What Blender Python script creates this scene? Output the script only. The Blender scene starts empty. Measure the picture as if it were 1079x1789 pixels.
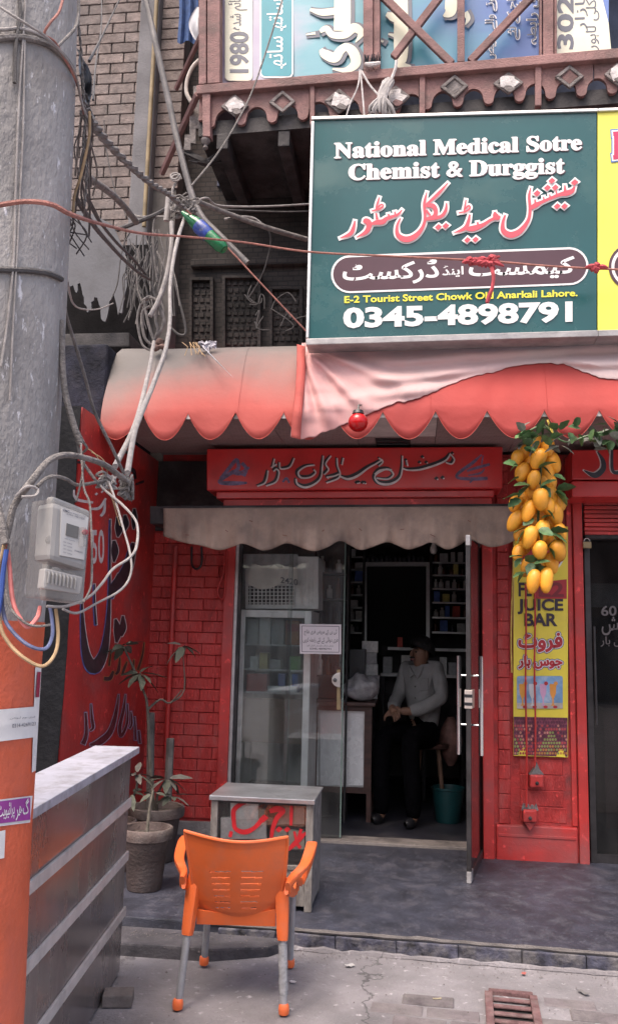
import bpy, bmesh, math, random
from mathutils import Vector, Matrix, noise
R = math.radians
rng = random.Random(7)
scene = bpy.context.scene
COL = scene.collection

# ------------------------------------------------------------------ camera
F_PX, IW, IH = 1500.0, 1079.0, 1789.0
CAM = Vector((0, 0, 1.6))
_y, _p, _r = R(7.0), R(8.5), R(1.4)
FW = Vector((-math.sin(_y)*math.cos(_p), math.cos(_y)*math.cos(_p), math.sin(_p)))
_rt = Vector((math.cos(_y), math.sin(_y), 0)); _up = _rt.cross(FW)
RT = _rt*math.cos(_r) + _up*math.sin(_r)
UP = -_rt*math.sin(_r) + _up*math.cos(_r)
cam_data = bpy.data.cameras.new('camera'); cam = bpy.data.objects.new('camera', cam_data); COL.objects.link(cam)
m3 = Matrix((RT, UP, -FW)).transposed()
cam.matrix_world = Matrix.Translation(CAM) @ m3.to_4x4()
cam_data.sensor_width = 36; cam_data.sensor_fit = 'AUTO'; cam_data.lens = 36*F_PX/IH
cam_data.clip_start = 0.05; cam_data.clip_end = 400
scene.camera = cam

# ------------------------------------------------------------------ light
SUN_EL, SUN_AZ = 64.0, 205.0      # degrees; azimuth measured clockwise from +Y: the light comes over the camera's left shoulder
world = bpy.data.worlds.new('World'); scene.world = world; world.use_nodes = True
wn = world.node_tree.nodes; wl = world.node_tree.links
bg = wn['Background']
sky = wn.new('ShaderNodeTexSky'); sky.sky_type = 'NISHITA'; sky.sun_disc = False
sky.sun_elevation = R(SUN_EL); sky.sun_rotation = R(SUN_AZ)
sky.air_density = 1.0; sky.dust_density = 7.0; sky.ozone_density = 1.0
wl.new(sky.outputs[0], bg.inputs[0]); bg.inputs[1].default_value = 0.15
sun_data = bpy.data.lights.new('sun', 'SUN'); sun = bpy.data.objects.new('sun', sun_data); COL.objects.link(sun)
sun_data.energy = 0.9; sun_data.angle = R(30); sun_data.color = (1.0, 0.89, 0.79)
sd = Vector((math.sin(R(SUN_AZ))*math.cos(R(SUN_EL)), math.cos(R(SUN_AZ))*math.cos(R(SUN_EL)), math.sin(R(SUN_EL))))
sun.rotation_euler = sd.to_track_quat('Z', 'Y').to_euler(); sun.location = (-3, -6, 12)
vs = scene.view_settings
vs.view_transform = 'Standard'; vs.look = 'None'; vs.exposure = 1.2; vs.gamma = 1.0; vs.use_curve_mapping = False

# ------------------------------------------------------------------ projection helpers: where a point of the photograph stands on a given real plane
def ray(x, y): return FW + RT*((x-IW/2)/F_PX) - UP*((y-IH/2)/F_PX)
def at(x, y, Y): d = ray(x, y); return CAM + d*(Y/d.y)
def atX(x, y, X): d = ray(x, y); return CAM + d*(X/d.x)
def atZ(x, y, Z): d = ray(x, y); return CAM + d*((Z-CAM.z)/d.z)
class Plane:
    """vertical plane through (x0, Y0); yaw turns it about Z; a call gives the point seen at a pixel, raised 'off' metres towards the street"""
    def __init__(s, Y0, yaw=0, x0=0, tilt=0):
        s.p = Vector((x0, Y0, 0)); s.n = Vector((math.sin(R(yaw)), -math.cos(R(yaw)), math.sin(R(tilt)))).normalized()
        if tilt: s.p.z = 1.6
    def __call__(s, x, y, off=0):
        d = ray(x, y); q = s.p + s.n*off
        return CAM + d*((q-CAM).dot(s.n)/d.dot(s.n))
class SidePlane(Plane):
    def __init__(s, X): s.p = Vector((X, 0, 0)); s.n = Vector((1, 0, 0))

YP, YD, YA, HP = 6.55, 6.85, 5.45, 0.09     # pillar front, door plane, awning front, platform height
PP, PD, PA = Plane(YP), Plane(YD), Plane(YA)

# ------------------------------------------------------------------ materials
MATS = {}
def mat(name, col, rough=0.6, var=0.18, scale=6.0, bump=0.15, bscale=60.0, metal=0.0, dirt=None, dscale=3.0, damt=0.5,
        stretch=(1, 1, 1), rnd=0.0, spec=0.5, alpha=1.0, trans=0.0, emit=None, mottled=0.0, cracks=0.0):
    if name in MATS: return MATS[name]
    m = bpy.data.materials.new(name); m.use_nodes = True; MATS[name] = m
    N = m.node_tree.nodes; L = m.node_tree.links; b = N['Principled BSDF']
    g = N.new('ShaderNodeNewGeometry'); mp = N.new('ShaderNodeMapping'); mp.inputs['Scale'].default_value = stretch
    L.new(g.outputs['Position'], mp.inputs['Vector'])
    def noise_(sc, det=6, ro=0.6):
        n = N.new('ShaderNodeTexNoise'); n.inputs['Scale'].default_value = sc; n.inputs['Detail'].default_value = det
        n.inputs['Roughness'].default_value = ro; L.new(mp.outputs[0], n.inputs['Vector']); return n
    def mix(a, bb, fac=None, mode='MIX'):
        x = N.new('ShaderNodeMix'); x.data_type = 'RGBA'; x.blend_type = mode
        for s, v in ((6, a), (7, bb), (0, fac)):
            if v is None: continue
            if hasattr(v, 'links') or hasattr(v, 'is_linked'): L.new(v, x.inputs[s])
            else: x.inputs[s].default_value = v if s == 0 else (*v[:3], 1)
        return x.outputs[2]
    def ramp(sock, lo, hi):
        r = N.new('ShaderNodeMapRange'); r.inputs[1].default_value = lo; r.inputs[2].default_value = hi; L.new(sock, r.inputs[0]); return r.outputs[0]
    n1 = noise_(scale)
    lo = tuple(max(0, c*(1-var*1.6)) for c in col); hi = tuple(min(1, c*(1+var)) for c in col)
    c = mix(lo, hi, ramp(n1.outputs['Fac'], 0.3, 0.7))
    if mottled:
        n3 = noise_(scale*9, 3)
        c = mix(c, tuple(min(1, k*1.8+0.02) for k in col), ramp(n3.outputs['Fac'], 0.62-0.1*mottled, 0.75))
    if cracks:
        nd = noise_(3.0, 5); vm = N.new('ShaderNodeVectorMath'); vm.operation = 'MULTIPLY_ADD'; L.new(nd.outputs['Color'], vm.inputs[0]); vm.inputs[1].default_value = (.5, .5, .5); L.new(mp.outputs[0], vm.inputs[2])
        vo = N.new('ShaderNodeTexVoronoi'); vo.feature = 'DISTANCE_TO_EDGE'; vo.inputs['Scale'].default_value = cracks; L.new(vm.outputs[0], vo.inputs['Vector'])
        cr = N.new('ShaderNodeMapRange'); cr.inputs[1].default_value = 0.0; cr.inputs[2].default_value = 0.006; cr.inputs[3].default_value = .85; cr.inputs[4].default_value = 0.0; L.new(vo.outputs['Distance'], cr.inputs[0])
        c = mix(c, tuple(k*.22 for k in col), cr.outputs[0])
    if rnd:
        oi = N.new('ShaderNodeObjectInfo'); h = N.new('ShaderNodeHueSaturation')
        r = N.new('ShaderNodeMapRange'); L.new(oi.outputs['Random'], r.inputs[0]); r.inputs[3].default_value = 1-rnd; r.inputs[4].default_value = 1+rnd
        L.new(r.outputs[0], h.inputs['Value']); L.new(c, h.inputs['Color']); c = h.outputs[0]
    rr = None
    if dirt is not None:
        n2 = noise_(dscale, 8, 0.65)
        f = ramp(n2.outputs['Fac'], 0.62-0.3*damt, 0.75-0.12*damt)
        mm = N.new('ShaderNodeMath'); mm.operation = 'MULTIPLY'; mm.inputs[1].default_value = min(1, 0.35+damt*0.6); L.new(f, mm.inputs[0])
        c = mix(c, dirt, mm.outputs[0])
        rr = N.new('ShaderNodeMapRange'); L.new(mm.outputs[0], rr.inputs[0]); rr.inputs[3].default_value = rough; rr.inputs[4].default_value = max(rough, 0.8)
        L.new(rr.outputs[0], b.inputs['Roughness'])
    L.new(c, b.inputs['Base Color'])
    if rr is None: b.inputs['Roughness'].default_value = rough
    b.inputs['Metallic'].default_value = metal
    b.inputs['Specular IOR Level'].default_value = spec
    if trans: b.inputs['Transmission Weight'].default_value = trans
    if alpha < 1: b.inputs['Alpha'].default_value = alpha
    if emit: b.inputs['Emission Color'].default_value = (*emit[:3], 1); b.inputs['Emission Strength'].default_value = emit[3]
    if bump:
        n4 = noise_(bscale, 5); bp = N.new('ShaderNodeBump'); bp.inputs['Strength'].default_value = min(1, bump*2); bp.inputs['Distance'].default_value = 0.01
        L.new(n4.outputs['Fac'], bp.inputs['Height']); L.new(bp.outputs[0], b.inputs['Normal'])
    return m

def glass_mat(name, tint=(0.86, 0.9, 0.9), refl=0.10, dust=0.10):
    """thin pane: mostly see-through, mirror reflection rising at grazing angles, a film of dust"""
    if name in MATS: return MATS[name]
    m = bpy.data.materials.new(name); m.use_nodes = True; MATS[name] = m
    N = m.node_tree.nodes; L = m.node_tree.links; out = N['Material Output']; N.remove(N['Principled BSDF'])
    t = N.new('ShaderNodeBsdfTransparent'); t.inputs[0].default_value = (*tint, 1)
    gl = N.new('ShaderNodeBsdfGlossy'); gl.inputs['Roughness'].default_value = 0.02; gl.inputs[0].default_value = (0.9, 0.9, 0.9, 1)
    fr = N.new('ShaderNodeFresnel'); fr.inputs[0].default_value = 1.45
    ma = N.new('ShaderNodeMath'); ma.operation = 'MULTIPLY_ADD'; ma.inputs[1].default_value = 1.0; ma.inputs[2].default_value = max(0, refl-0.04); L.new(fr.outputs[0], ma.inputs[0])
    mx = N.new('ShaderNodeMixShader'); L.new(ma.outputs[0], mx.inputs[0]); L.new(t.outputs[0], mx.inputs[1]); L.new(gl.outputs[0], mx.inputs[2])
    df = N.new('ShaderNodeBsdfDiffuse'); df.inputs[0].default_value = (0.55, 0.52, 0.5, 1)
    g = N.new('ShaderNodeNewGeometry'); n = N.new('ShaderNodeTexNoise'); n.inputs['Scale'].default_value = 5; n.inputs['Detail'].default_value = 8
    mp = N.new('ShaderNodeMapping'); mp.inputs['Scale'].default_value = (1.5, 1.5, 0.5); L.new(g.outputs['Position'], mp.inputs[0]); L.new(mp.outputs[0], n.inputs['Vector'])
    r = N.new('ShaderNodeMapRange'); r.inputs[1].default_value = 0.35; r.inputs[2].default_value = 0.8; r.inputs[3].default_value = dust*0.35; r.inputs[4].default_value = dust*2
    L.new(n.outputs['Fac'], r.inputs[0])
    m2 = N.new('ShaderNodeMixShader'); L.new(r.outputs[0], m2.inputs[0]); L.new(mx.outputs[0], m2.inputs[1]); L.new(df.outputs[0], m2.inputs[2])
    L.new(m2.outputs[0], out.inputs['Surface'])
    return m

# ------------------------------------------------------------------ mesh builder
ORG = {}
def catmull(pts, n=8):
    """smooth a polyline of tuples (any dimension)"""
    if len(pts) < 3: return [tuple(p) for p in pts]
    P = [pts[0]] + list(pts) + [pts[-1]]; out = []
    for i in range(1, len(P)-2):
        p0, p1, p2, p3 = P[i-1:i+3]
        for k in range(n):
            t = k/n
            out.append(tuple(0.5*(2*b + (c-a)*t + (2*a-5*b+4*c-d)*t*t + (3*b-a-3*c+d)*t**3) for a, b, c, d in zip(p0, p1, p2, p3)))
    out.append(tuple(P[-2])); return out

class MB:
    def __init__(s): s.v = []; s.f = []
    def add(s, vs_, fs):
        o = len(s.v); s.v += [Vector(v) for v in vs_]; s.f += [tuple(i+o for i in f) for f in fs]; return s
    def box(s, c, d, rz=0, rx=0, ry=0):
        x, y, z = (k/2 for k in d); M = Matrix.Rotation(rz, 3, 'Z') @ Matrix.Rotation(ry, 3, 'Y') @ Matrix.Rotation(rx, 3, 'X'); c = Vector(c)
        vs_ = [c + M @ Vector((a*x, b*y, e*z)) for e in (-1, 1) for b in (-1, 1) for a in (-1, 1)]
        return s.add(vs_, [(0,2,3,1),(4,5,7,6),(0,1,5,4),(2,6,7,3),(0,4,6,2),(1,3,7,5)])
    def boxmm(s, a, b): return s.box([(p+q)/2 for p, q in zip(a, b)], [abs(q-p) for p, q in zip(a, b)])
    def prism(s, poly, ext):
        """closed polygon of 3D points swept by the vector ext"""
        n = len(poly); poly = [Vector(p) for p in poly]; ext = Vector(ext)
        return s.add(poly + [p+ext for p in poly], [tuple(range(n)), tuple(range(2*n-1, n-1, -1))] + [(i, i+n, (i+1) % n+n, (i+1) % n) for i in range(n)])
    def slab(s, pl, px, off, th):
        """polygon given by points of the photograph, standing on plane pl: front face 'off' metres proud of it, 'th' thick"""
        return s.prism([pl(x, y, off) for x, y in px], -pl.n*th)
    def rect(s, pl, x0, y0, x1, y1, off, th): return s.slab(pl, [(x0, y0), (x1, y0), (x1, y1), (x0, y1)], off, th)
    def quad(s, *p): return s.add(p, [tuple(range(len(p)))])
    def tube(s, pts, r, n=7, cap=True, smooth=0):
        """pts: 3D points; r: one radius or a list"""
        if smooth: 
            rl = r if isinstance(r, (list, tuple)) else [r]*len(pts)
            q = catmull([(*p, k) for p, k in zip(pts, rl)], smooth); pts = [Vector(k[:3]) for k in q]; r = [k[3] for k in q]
        pts = [Vector(p) for p in pts]; m = len(pts); rl = r if isinstance(r, (list, tuple)) else [r]*m
        o = len(s.v); prev = None
        for i, p in enumerate(pts):
            t = (pts[min(i+1, m-1)] - pts[max(i-1, 0)])
            t = t.normalized() if t.length > 1e-9 else Vector((0, 0, 1))
            if prev is None:
                a = Vector((0, 0, 1)) if abs(t.z) < 0.9 else Vector((1, 0, 0)); u = t.cross(a).normalized()
            else:
                u = prev - t*prev.dot(t); u = u.normalized() if u.length > 1e-6 else prev
            w = t.cross(u); prev = u
            for k in range(n):
                an = 2*math.pi*k/n; s.v.append(p + (u*math.cos(an) + w*math.sin(an))*max(rl[i], 1e-4))
        for i in range(m-1):
            for k in range(n): a = o+i*n+k; b = o+i*n+(k+1) % n; s.f.append((a, b, b+n, a+n))
        if cap: s.f.append(tuple(o+k for k in range(n-1, -1, -1))); s.f.append(tuple(o+(m-1)*n+k for k in range(n)))
        return s
    def lathe(s, prof, c=(0, 0, 0), n=20, axis=None, sx=1, sy=1):
        """prof: (radius, height) from bottom to top"""
        c = Vector(c); o = len(s.v); M = (Vector(axis).normalized().to_track_quat('Z', 'Y').to_matrix() if axis is not None else Matrix.Identity(3))
        for r, h in prof:
            for k in range(n): an = 2*math.pi*k/n; s.v.append(c + M @ Vector((r*math.cos(an)*sx, r*math.sin(an)*sy, h)))
        for i in range(len(prof)-1):
            for k in range(n): a = o+i*n+k; b = o+i*n+(k+1) % n; s.f.append((a, b, b+n, a+n))
        s.f.append(tuple(o+k for k in range(n-1, -1, -1))); s.f.append(tuple(o+(len(prof)-1)*n+k for k in range(n)))
        return s
    def grid(s, fn, nu, nv):
        o = len(s.v)
        for j in range(nv+1):
            for i in range(nu+1): s.v.append(Vector(fn(i/nu, j/nv)))
        for j in range(nv):
            for i in range(nu): a = o+j*(nu+1)+i; s.f.append((a, a+1, a+nu+2, a+nu+1))
        return s
    def build(s, name, m, parent=None, smooth=False, bevel=0, seg=2, thick=0, jitter=0, auto=40):
        me = bpy.data.meshes.new(name); org = ORG.get(parent.name, Vector()) if parent else Vector()
        me.from_pydata([v-org for v in s.v], [], s.f)
        bm = bmesh.new(); bm.from_mesh(me)
        if thick: bmesh.ops.solidify(bm, geom=bm.faces[:], thickness=thick)
        bmesh.ops.recalc_face_normals(bm, faces=bm.faces[:])
        if bevel:
            es = [e for e in bm.edges if len(e.link_faces) == 2 and e.calc_face_angle(0) > R(25)]
            bmesh.ops.bevel(bm, geom=es, offset=bevel, segments=seg, affect='EDGES', profile=0.6, clamp_overlap=True)
        if jitter:
            for v in bm.verts: v.co += noise.noise_vector(v.co*7.3)*jitter
        bm.to_mesh(me); bm.free()
        if smooth:
            for p in me.polygons: p.use_smooth = True
            if auto:
                try: me.set_sharp_from_angle(angle=R(auto))
                except Exception: pass
        for k in (m if isinstance(m, (list, tuple)) else [m]): me.materials.append(k)
        o = bpy.data.objects.new(name, me); COL.objects.link(o)
        if parent: o.parent = parent
        ORG[o.name] = org
        return o

def tag(o, label, cat=None, group=None, kind=None):
    if label: o['label'] = label
    if cat: o['category'] = cat
    if group: o['group'] = group
    if kind: o['kind'] = kind
    return o
def thing(name, label, cat, loc, group=None):
    o = bpy.data.objects.new(name, None); COL.objects.link(o); o.location = Vector(loc); o.empty_display_size = 0.1
    ORG[o.name] = Vector(loc); return tag(o, label, cat, group)
def copy_part(src, parent, world_loc_delta=None, matrix=None):
    c = src.copy(); COL.objects.link(c); c.parent = parent
    if matrix is not None: c.matrix_local = matrix
    ORG[c.name] = ORG.get(parent.name, Vector()) if parent else Vector()
    return c

# ------------------------------------------------------------------ lettering
_tc = {}
def glyphs(s, bold=0.0, res=3):
    """flat outline of a line of text: verts (x, y) and faces"""
    k = (s, bold, res)
    if k in _tc: return _tc[k]
    c = bpy.data.curves.new('lettering', 'FONT'); c.body = s; c.size = 1; c.offset = bold; c.resolution_u = res; c.dimensions = '2D'; c.fill_mode = 'FRONT'
    o = bpy.data.objects.new('lettering', c); COL.objects.link(o)
    dg = bpy.context.evaluated_depsgraph_get(); dg.update(); me = bpy.data.meshes.new_from_object(o.evaluated_get(dg))
    r = ([(v.co.x, v.co.y) for v in me.vertices], [tuple(p.vertices) for p in me.polygons])
    bpy.data.objects.remove(o); bpy.data.curves.remove(c); bpy.data.meshes.remove(me)
    _tc[k] = r; return r
def text_px(mb, pl, s, quad, off, bold=0.0, cap=None, rot=0, res=3):
    """fit a line of text into the photograph's quad (TL, TR, BL, BR) on plane pl; cap = height that maps to the quad's top (None: the text's own box); rot quarter turns"""
    v, f = glyphs(s, bold, res)
    if not v: return mb
    xs = [p[0] for p in v]; ys = [p[1] for p in v]; x0, x1 = min(xs), max(xs)
    y0, y1 = (0, cap) if cap else (min(ys), max(ys))
    TL, TR, BL, BR = [Vector(q) for q in quad]; out = []
    for x, y in v:
        a = (x-x0)/(x1-x0); b = (y-y0)/(y1-y0)
        if rot == 1: a, b = 1-b, a            # reads upwards
        if rot == -1: a, b = b, 1-a           # reads downwards
        p = (BL*(1-a)+BR*a)*(1-b) + (TL*(1-a)+TR*a)*b
        out.append(pl(p.x, p.y, off))
    return mb.add(out, f)
BOLD_SERIF = {}
for i in range(26):
    BOLD_SERIF[chr(65+i)] = chr(0x1D400+i); BOLD_SERIF[chr(97+i)] = chr(0x1D41A+i)
def serif(s): return ''.join(BOLD_SERIF.get(c, c) for c in s)
# joining forms of the Urdu letters used (isolated, final, initial, medial)
AR = {'ا': (0xFE8D, 0xFE8E), 'ب': (0xFE8F, 0xFE90, 0xFE91, 0xFE92), 'پ': (0xFB56, 0xFB57, 0xFB58, 0xFB59), 'ت': (0xFE95, 0xFE96, 0xFE97, 0xFE98),
      'ٹ': (0xFB66, 0xFB67, 0xFB68, 0xFB69), 'ج': (0xFE9D, 0xFE9E, 0xFE9F, 0xFEA0), 'خ': (0xFEA5, 0xFEA6, 0xFEA7, 0xFEA8), 'د': (0xFEA9, 0xFEAA), 'ڈ': (0xFB88, 0xFB89),
      'ر': (0xFEAD, 0xFEAE), 'ز': (0xFEAF, 0xFEB0), 'س': (0xFEB1, 0xFEB2, 0xFEB3, 0xFEB4), 'ش': (0xFEB5, 0xFEB6, 0xFEB7, 0xFEB8), 'ض': (0xFEBD, 0xFEBE, 0xFEBF, 0xFEC0),
      'ط': (0xFEC1, 0xFEC2, 0xFEC3, 0xFEC4), 'ع': (0xFEC9, 0xFECA, 0xFECB, 0xFECC), 'ف': (0xFED1, 0xFED2, 0xFED3, 0xFED4), 'ق': (0xFED5, 0xFED6, 0xFED7, 0xFED8),
      'ک': (0xFB8E, 0xFB8F, 0xFB90, 0xFB91), 'ل': (0xFEDD, 0xFEDE, 0xFEDF, 0xFEE0), 'م': (0xFEE1, 0xFEE2, 0xFEE3, 0xFEE4), 'ن': (0xFEE5, 0xFEE6, 0xFEE7, 0xFEE8),
      'و': (0xFEED, 0xFEEE), 'ہ': (0xFBA6, 0xFBA7, 0xFBA8, 0xFBA9), 'ھ': (0xFBAA, 0xFBAB, 0xFBAC, 0xFBAD), 'ی': (0xFBFC, 0xFBFD, 0xFBFE, 0xFBFF), 'ے': (0xFBAE, 0xFBAF),
      'ئ': (0xFE89, 0xFE8A, 0xFE8B, 0xFE8C), 'ں': (0xFB9E, 0xFB9F)}
def urdu(s):
    """shape a line of Urdu for drawing left to right"""
    out = []
    for i, ch in enumerate(s):
        if ch not in AR: out.append(ch); continue
        fm = AR[ch]
        pv = i > 0 and s[i-1] in AR and len(AR[s[i-1]]) == 4
        nx = i < len(s)-1 and s[i+1] in AR and len(fm) == 4
        out.append(chr(fm[3] if pv and nx else fm[1] if pv else fm[2] if nx else fm[0]))
    return ''.join(reversed(out))
def strokes_px(mb, pl, strokes, off, grow=0.0, x0=0, y0=0, s=1.0, dx=0, dy=0, wmul=1.0, n=7, minw=0):
    """pen strokes traced in the photograph: each a list of (x, y, width); one or two points = a diamond dot (x, y, size)"""
    e = 0
    for st in strokes:
        e += 1; o = off + e*0.00012
        st = [((p[0]+dx)/s+x0, (p[1]+dy)/s+y0, max(minw, p[2]*wmul)/s + grow) for p in st]
        if len(st) == 1:
            x, y, d = st[0]; d *= 0.62
            mb.quad(*[pl(a, b, o) for a, b in ((x-d, y+d*0.12), (x+d*0.05, y-d*0.85), (x+d, y-d*0.1), (x-d*0.05, y+d*0.85))]); continue
        q = catmull(st, n); m = len(q); L_, R_ = [], []
        for i, (x, y, w) in enumerate(q):
            ax, ay = q[max(i-1, 0)][:2]; bx, by = q[min(i+1, m-1)][:2]; tx, ty = bx-ax, by-ay; l = math.hypot(tx, ty) or 1
            nx, ny = -ty/l*w/2, tx/l*w/2
            if i == 0: x -= tx/l*grow/2; y -= ty/l*grow/2
            if i == m-1: x += tx/l*grow/2; y += ty/l*grow/2
            L_.append(pl(x+nx, y+ny, o+i*0.000002)); R_.append(pl(x-nx, y-ny, o+i*0.000002))
        k = len(mb.v); mb.v += L_ + R_
        mb.f += [(k+i, k+i+1, k+m+i+1, k+m+i) for i in range(m-1)]
    return mb
# ================================================================== GROUND AND PLATFORM
RED = (0.50, 0.036, 0.032); GRIME = (0.10, 0.085, 0.08)
M_concrete = mat('street_concrete', (0.245, 0.228, 0.238), 0.9, 0.25, 2.2, 0.5, 60, dirt=(0.155, 0.14, 0.145), dscale=2.6, damt=0.6, mottled=0.12, cracks=0.55)
M_joint = mat('joint_sand', (0.15, 0.135, 0.13), 0.95, 0.2, 9, 0.3, 120)
M_paver = mat('paver_brick', (0.155, 0.132, 0.138), 0.9, 0.25, 12, 0.45, 70, dirt=(0.21, 0.19, 0.185), dscale=5, damt=0.65, rnd=0.18)
M_slate = mat('blue_slate', (0.039, 0.041, 0.058), 0.5, 0.35, 5.0, 0.25, 120, dirt=(0.085, 0.08, 0.098), dscale=9, damt=0.45, stretch=(1.0, 0.8, 1), mottled=0.4)
M_riser = mat('riser_tile', (0.06, 0.06, 0.088), 0.65, 0.6, 14, 0.5, 40, dirt=(0.19, 0.175, 0.17), dscale=13, damt=0.6, rnd=0.2)

def ground_z(x, y): return 0.006*noise.noise(Vector((x*1.7, y*1.7, 0))) + 0.003*noise.noise(Vector((x*6, y*6, 3)))
g = MB()
g.grid(lambda u, v: (-3.0+6.0*u, 2.2+2.7*v, ground_z(-3.0+6.0*u, 2.2+2.7*v)-0.004), 90, 44)
o = len(g.v)
X = 120
g.add([(-X, -X, -0.012), (X, -X, -0.012), (X, X, -0.012), (-X, X, -0.012)], [(0, 1, 2, 3)])
ground = g.build('ground', M_concrete, smooth=True, auto=0); ground['kind'] = 'structure'

# brick paving let into the concrete at the lower right, courses running along the shop front
bm0 = MB().box((0, 0, 0), (0.232, 0.104, 0.03)).build('brick', M_paver, ground, bevel=0.006, seg=1)
first = True
for r in range(7):
    y = 4.33 - r*0.116
    for c in range(9):
        x = -0.02 + c*0.245 + (0.12 if r % 2 else 0.0) - 0.02*r
        if r == 0 and (c < 2 or 3 < c < 6): continue
        if 0.30 < x < 0.60 and 3.86 < y < 4.36: continue
        if x < 0.0 and rng.random() < 0.45: continue
        if rng.random() < 0.10 and r < 3: continue
        b = bm0 if first else copy_part(bm0, ground); first = False
        b.location = (x, y - 0.055*(x), ground_z(x, y) - 0.013 + rng.uniform(-0.003, 0.002)); b.rotation_euler = (rng.uniform(-.008, .008), rng.uniform(-.008, .008), R(-3.2)+rng.uniform(-.012, .012))

# raised platform under the awning
plat = MB()
FE = [(-3.2, 4.80), (-1.15, 4.80), (-0.66, 4.79), (-0.35, 4.775), (0.015, 4.755), (0.33, 4.742), (0.965, 4.725), (2.6, 4.70)]
poly = [(x, y+0.012*noise.noise(Vector((x*3, 0, 0)))) for x, y in FE] + [(2.6, 7.4), (-3.2, 7.4)]
plat.prism([(x, y, HP) for x, y in poly], (0, 0, -0.12))
platform = plat.build('pavement_platform', M_slate, bevel=0.008, seg=2); platform['kind'] = 'structure'
xs = -1.02
while xs < 2.0:     # riser tiles along the step
    w = 0.315; i = 0
    yf = 4.79 - (xs+0.66)*0.035
    t = MB().box((xs+w/2, yf-0.020-0.006*rng.random(), 0.036), (w-0.003, 0.022, 0.072), rz=R(-2.2)+rng.uniform(-.01, .01))
    t.build('riser_tile', M_riser, platform, bevel=0.007, seg=2, jitter=0.007); xs += w
# nosing of hardened cement on the step edge, chipped
ns = MB()
ns.tube([(x, 4.79-(x+0.66)*0.035-0.006+0.008*noise.noise(Vector((x*9, 1, 0))), HP-0.006+0.005*noise.noise(Vector((x*7, 5, 0)))) for x in [-1.1+0.06*k for k in range(52)]], [0.011+0.006*noise.noise(Vector((k*0.7, 2, 9))) for k in range(52)], 6)
ns.build('nosing', M_joint, platform, smooth=True)
fl_ = MB()
fl_.tube([(x, 4.752-(x+0.66)*0.035-0.012*abs(noise.noise(Vector((x*5, 3, 0)))), 0.0) for x in [-0.95+0.05*k for k in range(60)]], [0.016+0.014*noise.noise(Vector((k*0.55, 7, 1))) for k in range(60)], 7)
fl_.build('mortar_fillet', M_concrete, platform, smooth=True)
# lower ledge on the left in front of the pots
led = MB().prism([(-2.6, 4.50, 0.052), (-1.0, 4.50, 0.052), (-0.72, 4.62, 0.046), (-0.60, 4.80, 0.04), (-2.6, 4.80, 0.052)], (0, 0, -0.08))
ledge = led.build('pavement_ledge', mat('ledge_cement', (0.085, 0.078, 0.088), 0.75, 0.4, 4, 0.3, 60, dirt=(0.16, 0.148, 0.148), dscale=3, damt=0.5), bevel=0.012, jitter=0.008); ledge['kind'] = 'structure'
# threshold of the shop
th = MB().boxmm((-1.30, YD-0.10, HP-0.01), (0.56, YD+0.10, HP+0.022))
tag(th.build('door_threshold', mat('worn_cement', (0.25, 0.22, 0.205), 0.85, 0.25, 6, 0.3, 60, dirt=(0.09, 0.08, 0.085), dscale=5, damt=0.5), bevel=0.008), 'worn grey cement sill across the dark shop doorway', 'door sill')
# shop floor
fl = MB().boxmm((-2.2, YD+0.10, HP-0.06), (3.4, 10.4, HP+0.004)).build('shop_floor', mat('shop_floor', (0.03, 0.03, 0.042), 0.5, 0.3, 4, 0.1, 40, dirt=(0.11, 0.1, 0.1), dscale=3, damt=0.4)); fl['kind'] = 'structure'

# drain cover
M_rust = mat('rusty_iron', (0.19, 0.10, 0.10), 0.75, 0.3, 20, 0.4, 140, metal=0.2, dirt=(0.28, 0.24, 0.22), dscale=9, damt=0.4)
dr = thing('drain_cover', 'rusty brown slotted iron drain cover set in the brick paving', 'drain cover', (0.48, 4.10, 0))
GX, GY, gw, gl, gr = 0.445, 4.11, 0.20, 0.46, R(-3.5)
def gp(u, v, z): c, s_ = math.cos(gr), math.sin(gr); return (GX+u*c-v*s_, GY+u*s_+v*c, z)
for (u, v, du, dv) in ((0, gl/2, gw, 0.035), (0, -gl/2, gw, 0.035), (-gw/2, 0, 0.035, gl-0.035), (gw/2, 0, 0.035, gl-0.035)):
    MB().box(gp(u, v, 0.004), (du, dv, 0.03), rz=gr).build('frame', M_rust, dr, bevel=0.004)
for k in range(5):
    MB().box(gp(0, gl/2-0.085-k*0.078, 0.010), (gw-0.036, 0.032, 0.010), rz=gr).build('bar', M_rust, dr, bevel=0.006)
MB().box(gp(0, 0, -0.0035), (gw-0.036, gl-0.036, 0.004), rz=gr).build('pit', mat('pit_black', (0.012, 0.011, 0.011), 1, 0.2, 9, 0), dr)

# grit swept against the step and over the street
gt = MB(); rg_ = random.Random(77)
for k in range(900):
    if k % 3: x, y = rg_.uniform(-1.6, 1.6), 4.74-abs(rg_.gauss(0, .10)); z = 0.0
    else: x, y, z = rg_.uniform(-2.0, 1.8), rg_.uniform(3.5, 4.7), 0.0
    if y < 4.74 and x < -.6 and y > 4.45: z = .052
    s_ = rg_.uniform(.0018, .006)*(1.5 if rg_.random() < .05 else 1); zz = z+ground_z(x, y)*(z == 0)+.001
    P = [Vector((x+s_*math.cos(a*1.57+k)*rg_.uniform(.6, 1.1), y+s_*math.sin(a*1.57+k)*rg_.uniform(.6, 1.1), zz)) for a in range(4)]; t_ = Vector((x, y, zz+s_*rg_.uniform(.5, 1)))
    gt.add(P+[t_], [(0, 1, 4), (1, 2, 4), (2, 3, 4), (3, 0, 4)])
go_ = gt.build('grit', mat('grit', (.17, .15, .145), .9, .4, 60, 0)); tag(go_, 'fine grit and crumbs of mortar scattered along the step', 'grit', kind='stuff')
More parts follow.
